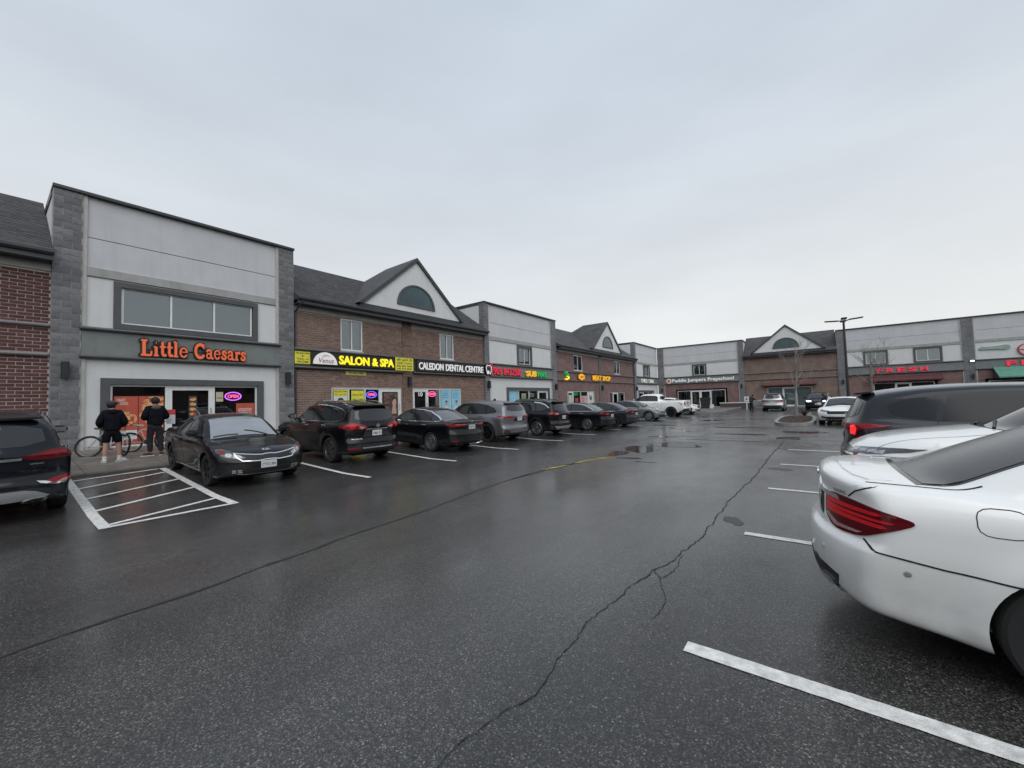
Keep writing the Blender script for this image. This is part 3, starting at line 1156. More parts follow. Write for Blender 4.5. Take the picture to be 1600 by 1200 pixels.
def shingle_roof(root, x0, x1, ze=6.47, zr=9.1, ye=-0.45, yr=3.35, courses=True):
    s = (zr - ze) / (yr - ye)
    bm = prism(NB(), [(ye, ze), (yr, zr), (2 * yr - ye, ze), (2 * yr - ye, ze - .12), (ye, ze - 0.12)], 'x', x0, x1)
    P(root, 'roof', bm, M_SHING)
    if courses:
        bm = NB()
        n = 30
        L_ = math.hypot(zr - ze, yr - ye)
        nx, nz_ = -(zr - ze) / L_, (yr - ye) / L_
        for i in range(n):
            a, b = i / n, (i + 1.12) / n
            x = x0 - random.uniform(0, .3)
            while x < x1:
                w_ = 0.33
                xa, xb = max(x, x0) + .002, min(x + w_, x1) - .002
                if xb - xa > .02:
                    t0, t1 = 0.012 + random.uniform(0, .004), 0.003
                    ja = a + random.uniform(-.002, .002)
                    p = [(xa, ye + (yr - ye) * ja + nx * t0, ze + (zr - ze) * ja + nz_ * t0), (xb, ye + (yr - ye) * ja + nx * t0, ze + (zr - ze) * ja + nz_ * t0),
                         (xb, ye + (yr - ye) * b + nx * t1, ze + (zr - ze) * b + nz_ * t1), (xa, ye + (yr - ye) * b + nx * t1, ze + (zr - ze) * b + nz_ * t1)]
                    q0 = [(v[0], v[1] - nx * t0, v[2] - nz_ * t0) for v in p[:2]]
                    vv = [bm.verts.new(v) for v in p + q0]
                    bm.faces.new(vv[:4])
                    bm.faces.new((vv[4], vv[5], vv[1], vv[0]))
                x += w_
        o = P(root, 'shingle_courses', bm, M_TAB)
        o['kind'] = 'stuff'
    # eave: fascia, gutter, soffit
    P(root, 'gutter', prism(NB(), [(ye - 0.12, ze - 0.02), (ye - 0.12, ze - 0.10), (ye - .07, ze - 0.16), (ye - 0.005, ze - 0.16), (ye - 0.005, ze - 0.02)], 'x', x0 - .02, x1 + .02), M_FASCIA)
    P(root, 'fascia', B(x0, x1, ye, ye + 0.03, ze - 0.30, ze - 0.122), M_FASCIA)
    P(root, 'soffit', B(x0, x1, ye + .03, 0.0, ze - 0.30, ze - 0.27), M_FASCIA)


M_TAB = rest_mat(mat('shingle_tab', (0.066, 0.066, 0.071), 0.92, var=0.3, vscale=6, bump=0.6, bscale=150), 'shingle_tabs', 1)


def gable(root, xc, hw, zb=6.72, za=9.70, y=-0.43, ze=6.47, zr=9.1, ye=-0.45, yr=3.35):
    P(root, 'gable_wall', prism(NB(), [(xc - hw, zb), (xc + hw, zb), (xc, za)], 'y', y, y + 0.2), M_STUCCO_L)
    P(root, 'gable_wall', B(xc - hw - .05, xc + hw + .05, y + .02, y + .2, ze - .01, zb), M_FASCIA)
    sl_ = (za - zb) / hw
    s = (zr - ze) / (yr - ye)
    up = 0.14
    zt = za + up
    bm = NB()
    for sg in (-1, 1):
        # slope sheet: apex front, corner front, valley top, apex back
        def pt(z_, yv):
            return (xc + sg * (zt - z_) / sl_, yv, z_)
        zc = zb - 0.02
        yv0 = ye + (zc - ze) / s
        A = [pt(zt, y - 0.1), pt(zc, y - 0.1), pt(zc, yv0 + .1), pt(zr, yr), pt(zt, yr - 1.0)]
        v = [bm.verts.new(p) for p in A]
        bm.faces.new(v if sg < 0 else v[::-1])
    A = [(xc, yr - 1.0, zt), (xc - (zt - zr) / sl_, yr, zr), (xc + (zt - zr) / sl_, yr, zr)]
    bm.faces.new([bm.verts.new(p) for p in A])
    bmesh.ops.recalc_face_normals(bm, faces=bm.faces[:])
    P(root, 'gable_roof', bm, M_SHING)
    bm = NB()
    th = 0.17
    for sg in (-1, 1):
        pts = [(xc, zt - .005), (xc + sg * (zt - zb + .02) / sl_, zb - .025), (xc + sg * ((zt - zb + .02) / sl_ - th * 1.5), zb - .025), (xc, zt - th * 1.3)]
        prism(bm, pts, 'y', y - 0.12, y - .003)
    P(root, 'rake_trim', bm, M_FASCIA)
    # half-round window
    wx, wz, wr, wh = xc - .03, 7.05, 1.32, 1.22
    def arcp(k):
        return [(wx + wr * k * math.cos(a), wz + (0.04 if k < 1 else 0) + (wh * k) * math.sin(a) * (1 if k == 1 else 1)) for a in [PI * i / 20 for i in range(21)]]
    bm = NB()
    o_, i_ = arcp(1.0), arcp(0.90)
    for q in range(20):
        prism(bm, [o_[q], o_[q + 1], i_[q + 1], i_[q]], 'y', y - 0.06, y + .02)
    box(bm, wx - wr, wx + wr, y - .065, y + .02, wz - .02, wz + .05)
    w = P(root, 'half_round_window', bm, M_SURR)
    ip = arcp(0.905)
    obj('pane', prism(NB(), [(p[0], p[1] + .01) for p in ip], 'y', y - 0.02, y - 0.005), mat('gable_glass', (0.035, 0.075, 0.085), 0.06, var=0.3, vscale=1.5), w)


def brick_unit(wall, x0, x1, label, near=False, gab=None, wins=(), shops=(), mat_b=None, mat_m=None, pil=None, n_ind=0, band=True, zlow=-0.1, courses=True, ordr=None, frieze=True, signband=True):
    t = building('shop_building', label, wall, x0, x1)
    holes = [(w[0], w[1], w[2], w[3]) for w in wins] + [(s['x'][0], s['x'][1], s['z0'] - .3, s['z1']) for s in shops]
    yw = 0.06
    if near:
        P(t, 'mortar_wall', wallholes(x0, x1, zlow, 6.2, holes, yw + .012, yw + .16), mat_m)
        hb = list(holes)
        if band:
            hb.append((x0, x1, 3.42, 4.22))
        hb.append((x0, x1, 5.93, 6.3))
        if pil:
            hb.append((pil[0], pil[1], zlow, 6.3))
        bricks(t, x0, x1, zlow, 6.2, hb, yw, 0.30, 0.1025, 0.012, mat_b, n_ind, order=ordr)
        if pil:
            bricks(t, pil[0], pil[1], zlow, 6.2, [(pil[0], pil[1], 3.4, 4.22)], yw - .05, 0.30, 0.1025, 0.012, mat_b, 0, stuff='pilaster_courses', depth=.1)
    else:
        P(t, 'brick_wall', wallholes(x0, x1, zlow, 6.2, holes, yw, yw + .16), mat_b)
        if pil:
            P(t, 'pilaster', B(pil[0], pil[1], yw - .08, yw + .1, zlow, 6.19), mat('pilaster_brick', (0.15, 0.13, 0.125), .9, var=.3, vscale=6))
    P(t, 'wall', B(x0 + .02, x1 - .02, 1.75, 6.6, -0.1, 6.3), M_STUCCO_L)
    if frieze:
        for fa, fb in ([(x0, pil[0]), (pil[1], x1)] if pil else [(x0, x1)]):
            P(t, 'frieze_board', B(fa + .005, fb - .005, yw - .04, yw + .05, 5.94, 6.20), M_TRIM)
    if band:
        bands = [(x0, pil[0] - .0), (pil[1], x1)] if (pil and near) else [(x0, x1)]
        for fa, fb in bands:
            if signband:
                P(t, 'sign_band', B(fa + .01, fb - .01, -0.06, yw + .05, 3.46, 4.2), mat('dark_sign_band', (0.055, 0.052, 0.050), .7, var=.2) if near else mat_b)
            moulding(t, fa, fb, 4.22, -0.0 if not near else -.06, .09, .11, M_MOULD if near else mat('band_mould', (.17, .15, .145), .8))
            moulding(t, fa, fb, 3.43, -0.0 if not near else -.06, .09, .11, M_MOULD if near else mat('band_mould', (.17, .15, .145), .8))
    for w in wins:
        window(t, w[0], w[1], w[2], w[3], yw + .03, w[4], t=0.065, back=w[5] if len(w) > 5 else None)
        P(t, 'window_sill', B(w[0] - .03, w[1] + .03, yw - .03, yw + .05, w[2] - .07, w[2] - .002), M_TRIM)
    for s in shops:
        storefront(t, s['x'][0], s['x'][1], s['z0'], s['z1'], yw + .03, s['cols'], s.get('doors', ()), interior=s.get('interior'))
    shingle_roof(t, x0, x1, courses=courses)
    if gab:
        gable(t, gab[0], gab[1])
    return t


def downspout(root, u, zt=6.3, zb=0.3, y=-0.5, side=1):
    bm = NB()
    tube(bm, [(u + .12 * side, y, zt), (u + .06 * side, y + .1, zt - .15), (u, 0.0, zt - .45), (u, 0.0, zb)], 0.045, 8)
    P(root, 'downspout', bm, M_FASCIA)


# --- far left brick shop (only its end bay is in view)
L0 = brick_unit('left', -6.5, 1.18, 'maroon brick shop with shingled roof at the far left edge', near=True, n_ind=290, mat_b=M_BRICK_R, mat_m=M_MORT_R, wins=(), shops=(), band=False,
                ordr=lambda c: (-c[0] if c[2] > 1.0 else 99 - c[0]), courses=True)
for z in (4.31, 3.44):
    moulding(L0, -6.5, 1.16, z, .05, .10, .12, mat('grey_band_mould', (.21, .21, .205), .8))
# --- pizza shop
L1 = grey_unit('left', 1.18, 8.11, 'grey stucco pizza shop with three-light upper window', px=(0.62, 0.61), blocks=130,
               win=[(2.70, 6.52, 4.55, 5.78, (3.98, 5.25))],
               shop=dict(x=(2.46, 6.70), z0=0.55, z1=2.58, cols=(3.87, 5.24), doors=(1,)))
P(L1, 'plinth', B(1.80, 2.24, -0.03, -.001, 0.3, 0.66), M_TRIM)
# --- brown brick salon and dental shop
L2 = brick_unit('left', 8.115, 20.63, 'brown brick shop with gable over the salon and dental clinic', near=True, n_ind=300, mat_b=M_BRICK_B, mat_m=M_MORT_B, pil=(13.9, 14.55), gab=(14.6, 3.45),
                wins=[(10.34, 11.5, 4.36, 5.9, (10.92,)), (16.7, 17.85, 4.36, 5.9, (17.28,))],
                shops=[dict(x=(9.86, 13.80), z0=0.5, z1=2.54, cols=(10.73, 11.62, 12.46), doors=(3,)), dict(x=(14.56, 18.40), z0=0.5, z1=2.54, cols=(15.70, 16.65, 17.5), doors=(0,))])
downspout(L2, 8.2)
# --- sandwich shop
L3 = grey_unit('left', 20.64, 30.08, 'grey stucco sandwich shop with single framed upper window', px=(0.45, 0.8), trimw=.09,
               win=[(24.62, 26.22, 4.48, 5.78, (25.42,))],
               shop=dict(x=(23.25, 28.66), z0=0.45, z1=2.5, cols=(24.56, 25.93, 27.2), doors=(3,)))
# --- meat shop
L4 = brick_unit('left', 30.085, 48.75, 'reddish brick meat shop with gable beyond the sandwich shop', mat_b=M_BRICK_FAR2, gab=(40.2, 3.6), pil=(38.7, 39.5), courses=False,
                wins=[(33.45, 35.2, 4.4, 5.85, (34.3,)), (42.85, 44.5, 4.4, 5.85, (43.65,))],
                shops=[dict(x=(32.1, 37.6), z0=0.3, z1=2.45, cols=(33.2, 34.7, 36.15), doors=(0,)), dict(x=(41.5, 45.6), z0=0.3, z1=2.35, cols=(42.3, 43.7), doors=(1,))], signband=False)
downspout(L4, 30.2)
downspout(L4, 48.6, side=1)
# --- child care shop in the inner corner
L5 = grey_unit('left', 48.755, 57.88, 'grey stucco child care shop tucked into the far corner', px=(0.6, 0.0), trimw=0.0,
               win=[(52.2, 54.4, 4.45, 5.85, (53.3,))], shop=dict(x=(50.2, 55.6), z0=0.2, z1=2.4, cols=(52, 53.8), doors=(0,)))
# --- far row
B1 = grey_unit('back', -17.95, -7.28, 'grey stucco preschool with brick lower storey and one upper window', px=(0.85, 0.58), trimw=.08, lower='brick',
               win=[(-13.2, -11.8, 4.45, 5.75, (-12.5,))], shop=dict(x=(-15.4, -9.5), z0=0.15, z1=2.4, cols=(-13.7, -12.5, -11.2), doors=(1, 2), surround=False))
B2 = brick_unit('back', -7.275, 1.9, 'plain brown brick shop with wide gable and papered windows', mat_b=M_BRICK_FAR, gab=(-2.75, 3.5), courses=False, band=True, signband=False,
                shops=[dict(x=(-4.9, -0.5), z0=0.12, z1=2.4, cols=(-3.35, -2.0), doors=(1,), interior=mat('papered_window', (.55, .6, .62), .9, var=.35, vscale=2.0, vtint=(.3, .38, .42)))], frieze=False)
for xa, xb in ((-4.84, -3.38), (-3.2, -2.15), (-1.97, -.56)):
    P(B2, 'window_paper', B(xa, xb, .155, .165, .2, 2.34), mat('window_paper', (.62, .67, .69), .9, var=.3, vscale=1.7, vtint=(.36, .45, .48)))
B3 = grey_unit('back', 1.905, 11.85, 'grey stucco grocery with two green upper windows', px=(0.8, 0.4), trimw=.08, lower='brick', winback=M_GREENP,
               win=[(4.3, 5.9, 4.55, 5.8, (5.1,)), (8.2, 9.9, 4.55, 5.8, (9.05,))], shop=dict(x=(4.8, 9.4), z0=0.12, z1=2.45, cols=(6.5, 7.7), doors=(1,), surround=False))
B4 = grey_unit('back', 11.855, 24.0, 'grey stucco shop with green awning at the right edge', px=(0.38, 0.6), trimw=.08, lower='brick',
               win=[], shop=dict(x=(13, 22), z0=0.12, z1=2.3, cols=(16, 19), doors=(1,), surround=False))
# --- added brick rows behind the camera, unseen, for glass and paint to reflect
for lb, x, y, rz, ln in (('long brown brick row added behind the camera for reflections only', 36, 10, -PI / 2, 110), ('shorter brown brick row added behind the camera for reflections only', 8, -38, PI, 60)):
    t = thing('reflection_row', lb, 'building', (x, y, 0), rz)
    obj('wall', B(-ln / 2, ln / 2, 0, 8, -.1, 6.2), M_BRICK_FAR, t)
    obj('roof', prism(NB(), [(-.5, 6.2), (4, 9), (8.5, 6.2)], 'x', -ln / 2, ln / 2), M_SHING, t)
    for k in range(int(ln / 6)):
        xx = -ln / 2 + 3 + k * 6
        obj('window', B(xx - .8, xx + .8, -.03, -.002, 4.2, 5.6), mat('dark_pane', (.03, .035, .04), .1), t)
        obj('shopfront', B(xx - 1.9, xx + 1.9, -.03, -.002, .2, 2.6), mat('dark_pane', (.03, .035, .04), .1), t)
        obj('surround', frame_bm(xx - 2.0, xx + 2.0, .1, 2.7, -.06, -.031, .1), M_FRAME, t)
# ------------------------------------------------------------------ vehicles
def paint(name, col, metal=0.25, rough=0.32, wetness=0.35):
    """car paint with clear coat and beads of rain"""
    if name in _mats:
        return _mats[name]
    dark = sum(col) < .1
    m = mat(name, col, rough, metal=metal, coat=.75 if dark else 1.0, spec=.1 if dark else .5)
    if dark:
        m.node_tree.nodes['Principled BSDF'].inputs['Coat IOR'].default_value = 1.42
    nt = m.node_tree
    b = nt.nodes['Principled BSDF']
    tcn = nt.nodes.new('ShaderNodeTexCoord')
    n = nt.nodes.new('ShaderNodeTexVoronoi')
    n.inputs['Scale'].default_value = 170
    nt.links.new(tcn.outputs['Object'], n.inputs['Vector'])
    mr_ = nt.nodes.new('ShaderNodeMapRange')
    mr_.inputs['From Min'].default_value = 0.0
    mr_.inputs['From Max'].default_value = 0.42
    mr_.inputs['To Min'].default_value = 1.0
    mr_.inputs['To Max'].default_value = 0.0
    nt.links.new(n.outputs['Distance'], mr_.inputs['Value'])
    bp = nt.nodes.new('ShaderNodeBump')
    bp.inputs['Strength'].default_value = wetness
    bp.inputs['Distance'].default_value = 0.0012
    nt.links.new(mr_.outputs[0], bp.inputs['Height'])
    nt.links.new(bp.outputs[0], b.inputs['Coat Normal'])
    # road film towards the sills
    n2 = nt.nodes.new('ShaderNodeTexNoise')
    n2.inputs['Scale'].default_value = 5
    n2.inputs['Detail'].default_value = 7
    nt.links.new(tcn.outputs['Object'], n2.inputs['Vector'])
    sp = nt.nodes.new('ShaderNodeSeparateXYZ')
    nt.links.new(tcn.outputs['Object'], sp.inputs[0])
    md = nt.nodes.new('ShaderNodeMapRange')
    md.inputs['From Min'].default_value = 0.75
    md.inputs['From Max'].default_value = 0.2
    md.inputs['To Max'].default_value = 0.75
    nt.links.new(sp.outputs[2], md.inputs['Value'])
    mu = nt.nodes.new('ShaderNodeMath')
    mu.operation = 'MULTIPLY'
    nt.links.new(md.outputs[0], mu.inputs[0])
    nt.links.new(n2.outputs[0], mu.inputs[1])
    mx = nt.nodes.new('ShaderNodeMixRGB')
    mx.inputs[1].default_value = (*col, 1)
    mx.inputs[2].default_value = (0.11, 0.105, 0.10, 1) if sum(col) > 0.6 else (0.05, 0.05, 0.05, 1)
    nt.links.new(mu.outputs[0], mx.inputs[0])
    nt.links.new(mx.outputs[0], b.inputs['Base Color'])
    return m


M_BLK = paint('black_car_paint', (0.0035, 0.004, 0.006), 0.0, 0.3, .05)
M_NAVY = paint('blue_black_car_paint', (0.005, 0.0065, 0.011), 0.1, 0.3, .05)
M_GREYP = paint('grey_car_paint', (0.15, 0.155, 0.17), 0.55, 0.32)
M_DGREY = paint('dark_grey_car_paint', (0.018, 0.021, 0.027), 0.0, 0.32, .1)
M_MGREY = paint('flat_grey_car_paint', (0.13, 0.145, 0.15), 0.1, 0.35)
M_SILV = paint('silver_car_paint', (0.42, 0.43, 0.44), 0.7, 0.3)
M_WHT = paint('white_car_paint', (0.82, 0.83, 0.82), 0.0, 0.4, 0.18)
M_CGLASS = mat('car_glass', (0.012, 0.014, 0.016), 0.03, coat=0.0, spec=0.8, rvar=0.03, vscale=30)
M_CGLASS2 = mat('car_glass_wet', (0.045, 0.042, 0.042), 0.07, spec=0.5, bump=0.12, bscale=260)
M_TRIMB = mat('black_plastic', (0.014, 0.014, 0.015), 0.5, bump=0.15, bscale=300)
M_GLOSSB = mat('gloss_black', (0.008, 0.008, 0.009), 0.12)
M_CHROME = mat('chrome', (0.72, 0.73, 0.74), 0.12, metal=1.0)
M_SILVP = mat('silver_plastic', (0.36, 0.37, 0.375), 0.4, metal=0.6)
M_TYRE = mat('tyre_rubber', (0.014, 0.014, 0.015), 0.8, bump=0.3, bscale=120)
M_RIMS = mat('alloy_rim', (0.36, 0.37, 0.38), 0.3, metal=0.9, var=0.2, vscale=20)
M_RIMD = mat('dark_rim', (0.02, 0.02, 0.022), 0.35, metal=0.6)
M_RED = mat('tail_lens', (0.22, 0.006, 0.010), 0.12, spec=.35)
M_REDD = mat('tail_lens_dark', (0.10, 0.004, 0.008), 0.10, spec=.35)
M_REDL = mat('tail_lens_lit', (0.45, 0.01, 0.015), 0.15, coat=1.0, emit=(1, 0.03, 0.03), es=0.9)
M_REDB = mat('tail_lens_bar', (0.36, 0.012, 0.02), 0.15, spec=.3, emit=(1, 0.02, 0.03), es=0.09)
M_CLEAR = mat('lamp_clear', (0.36, 0.38, 0.40), 0.12, metal=0.3, coat=1.0, var=0.5, vscale=22)
M_PINK = mat('lamp_pinkish', (0.50, 0.26, 0.26), 0.15, coat=1.0, var=0.4, vscale=16)
M_AMBER = mat('lamp_amber', (0.16, 0.03, 0.02), 0.15, spec=.4)
M_LAMPD = mat('lamp_dark', (0.045, 0.047, 0.05), 0.08, coat=1.0, var=0.5, vscale=25)
M_BEAM = mat('headlamp_lit', (0.9, 0.9, 0.9), 0.2, emit=(1, 0.97, 0.92), es=4.0)
M_PLATE = mat('number_plate_white', (0.62, 0.63, 0.64), 0.4, var=0.1, vscale=20)
M_PLTXT = mat('plate_blue', (0.03, 0.07, 0.22), 0.5)
M_UNDER = mat('underbody', (0.006, 0.006, 0.006), 0.9)
M_SEAMC = mat('panel_gap', (0.004, 0.004, 0.004), 0.8)

SED = dict(L=4.85, W=1.84, H=1.46, wb=2.80, fo=0.95, zb=0.17, wr=0.335, ar=0.385, tumble=0.50, gb=0.10, kg=0.10, rc=0.045, wc=0.16, dc=0.05,
           D=[(0, .60), (.05, .68), (.2, .765), (.6, .86), (1.2, .955), (1.7, .965), (2.6, .975), (3.5, 1.0), (4.15, 1.045), (4.5, 1.065), (4.74, 1.055), (4.82, 1.02), (4.85, .95)],
           roof=[(.9, .7), (1.22, .955), (1.6, 1.17), (2.0, 1.355), (2.3, 1.43), (2.65, 1.458), (3.1, 1.44), (3.5, 1.365), (3.85, 1.225), (4.2, 1.07), (4.5, .92)],
           F=[(.15, .16), (.25, .06), (.4, .01), (.5, 0), (.62, .03), (.72, .10), (.82, .28), (.95, .6)], B=[(.15, .20), (.28, .05), (.42, .0), (.60, .0), (.70, .03), (.85, .06), (.98, .03), (1.05, .0), (1.1, .02)],
           cf=.42, pf=2.6, cb=.30, pb=2.8, seat=2.65,
           belt=[(1.45, .97), (4.1, 1.03)],
           win=[[(1.66, 1.0), (1.70, 1.03), (2.02, 1.215), (2.28, 1.325), (2.66, 1.368), (2.68, 1.0)], [(2.75, 1.0), (2.74, 1.37), (3.1, 1.36), (3.42, 1.305), (3.56, 1.26), (3.60, 1.03)],
                [(3.65, 1.04), (3.62, 1.235), (3.80, 1.15), (3.93, 1.07)]],
           dlo=[(1.58, .985), (1.66, 1.03), (2.0, 1.225), (2.27, 1.345), (2.66, 1.39), (3.1, 1.38), (3.44, 1.325), (3.82, 1.165), (4.02, 1.06), (3.98, 1.025), (3.6, 1.01), (2.7, .982)],
           ws=(1.36, 2.12), bw=(3.50, 4.16), bwchart='T', seams=[[(1.62, .98), (1.60, .55), (1.66, .27)], [(2.71, .985), (2.70, .28)], [(3.62, 1.01), (3.66, .80), (3.45, .55), (3.38, .30)]],
           handles=[(2.45, .86), (3.42, .885)], mirror=(1.72, 1.01), hoodseam=True)
SUV = dict(L=4.70, W=1.86, H=1.68, wb=2.72, fo=0.92, zb=0.21, wr=0.36, ar=0.415, tumble=0.34, gb=0.075, kg=0.10, rc=0.05, wc=0.16, dc=0.05,
           D=[(0, .74), (.05, .82), (.2, .92), (.6, 1.0), (1.15, 1.06), (1.7, 1.07), (2.6, 1.08), (3.6, 1.11), (4.2, 1.13), (4.52, 1.12), (4.66, 1.08), (4.70, 1.0)],
           roof=[(.8, .75), (1.12, 1.05), (1.5, 1.29), (1.9, 1.51), (2.2, 1.61), (2.6, 1.665), (3.1, 1.675), (3.7, 1.655), (4.1, 1.61), (4.32, 1.565), (4.42, 1.50), (4.55, 1.25), (4.64, 1.05), (4.7, .9)],
           F=[(.18, .14), (.3, .04), (.45, .0), (.68, .0), (.8, .06), (.9, .2), (1.0, .5)], B=[(.18, .16), (.32, .02), (.45, .0), (.58, .01), (.68, .05), (.85, .07), (1.0, .06), (1.1, .08), (1.2, .12)],
           cf=.40, pf=2.8, cb=.26, pb=3.2, seat=2.6,
           belt=[(1.4, 1.06), (4.3, 1.14)],
           win=[[(1.52, 1.12), (1.56, 1.15), (1.9, 1.37), (2.15, 1.475), (2.58, 1.52), (2.60, 1.11)], [(2.67, 1.11), (2.65, 1.525), (3.1, 1.53), (3.46, 1.505), (3.56, 1.13)],
                [(3.63, 1.14), (3.54, 1.495), (3.9, 1.45), (4.12, 1.36), (4.10, 1.22), (3.95, 1.17)]],
           dlo=[(1.44, 1.095), (1.52, 1.15), (1.88, 1.38), (2.13, 1.495), (2.58, 1.545), (3.1, 1.55), (3.6, 1.52), (3.95, 1.465), (4.18, 1.38), (4.16, 1.20), (3.98, 1.145), (3.6, 1.115), (2.6, 1.09)],
           ws=(1.26, 2.05), bw=[(-.62, 1.15), (.62, 1.15), (.56, 1.46), (-.56, 1.46)], bwchart='B',
           seams=[[(1.50, 1.08), (1.47, .6), (1.52, .3)], [(2.63, 1.09), (2.62, .32)], [(3.6, 1.12), (3.62, .9), (3.36, .62), (3.28, .34)]],
           handles=[(2.36, .97), (3.36, 1.0)], mirror=(1.56, 1.13), hoodseam=True)
TRUCK = dict(L=5.85, W=2.06, H=1.92, wb=3.75, fo=0.95, zb=0.34, wr=0.41, ar=0.48, tumble=0.26, gb=0.09, kg=0.10, rc=0.05, wc=0.14, dc=0.03,
             D=[(0, 1.0), (.06, 1.12), (.3, 1.2), (1.3, 1.27), (2.0, 1.28), (3.9, 1.30), (4.0, 1.36), (5.78, 1.38), (5.85, 1.36)],
             roof=[(1.0, .9), (1.35, 1.26), (1.8, 1.6), (2.1, 1.8), (2.4, 1.89), (3.0, 1.92), (3.6, 1.88), (3.74, 1.82), (3.84, 1.5), (3.92, 1.2)],
             F=[(.3, .1), (.45, .0), (1.0, .0), (1.15, .08), (1.25, .3)], B=[(.3, .12), (.45, .0), (.75, .0), (.8, .06), (1.4, .06)], cf=.25, pf=3.5, cb=.06, pb=6, seat=2.9,
             belt=[(1.6, 1.3), (3.7, 1.3)],
             win=[[(1.72, 1.33), (2.2, 1.66), (2.45, 1.73), (2.70, 1.74), (2.72, 1.32)], [(2.80, 1.32), (2.78, 1.74), (3.4, 1.72), (3.58, 1.66), (3.60, 1.32)]],
             dlo=[(1.66, 1.31), (2.18, 1.68), (2.44, 1.755), (2.75, 1.765), (3.42, 1.745), (3.64, 1.68), (3.66, 1.30)],
             ws=(1.5, 2.2), bw=[(-.62, 1.42), (.62, 1.42), (.58, 1.72), (-.58, 1.72)], bwchart='B', seams=[[(1.66, 1.3), (1.66, .5)], [(2.76, 1.31), (2.76, .5)], [(3.66, 1.3), (3.66, .5)], [(3.95, 1.36), (3.95, .5)]],
             handles=[(2.5, 1.15), (3.45, 1.15)], mirror=(1.72, 1.36), hoodseam=True)


def scaled(t, **k):
    """resize a template: lengths and heights follow the new L and H"""
    n = dict(t)
    n.update(k)
    sx, sz = n['L'] / t['L'], n['H'] / t['H']

    def sc2(l):
        return [(a * sx, b * sz) for a, b in l]
    for q in ('D', 'roof', 'belt', 'dlo', 'handles'):
        if q not in k:
            n[q] = sc2(t[q])
    for q in ('win', 'seams'):
        if q not in k:
            n[q] = [sc2(l) for l in t[q]]
    for q in ('F', 'B'):
        if q not in k:
            n[q] = [(a * sz, b) for a, b in t[q]]
    if 'ws' not in k:
        n['ws'] = (t['ws'][0] * sx, t['ws'][1] * sx)
    if 'bw' not in k:
        n['bw'] = (t['bw'][0] * sx, t['bw'][1] * sx) if t['bwchart'] == 'T' else [(a * n['W'] / t['W'], b * sz) for a, b in t['bw']]
    if 'mirror' not in k:
        n['mirror'] = (t['mirror'][0] * sx, t['mirror'][1] * sz)
    if 'seat' not in k:
        n['seat'] = t['seat'] * sx
    return n


def chaikin(p, n=1, keep=()):
    for _ in range(n):
        q = []
        for i in range(len(p)):
            a, b = p[i], p[(i + 1) % len(p)]
            q += [(a[0] * .8 + b[0] * .2, a[1] * .8 + b[1] * .2), (a[0] * .2 + b[0] * .8, a[1] * .2 + b[1] * .8)]
        p = q
    return p


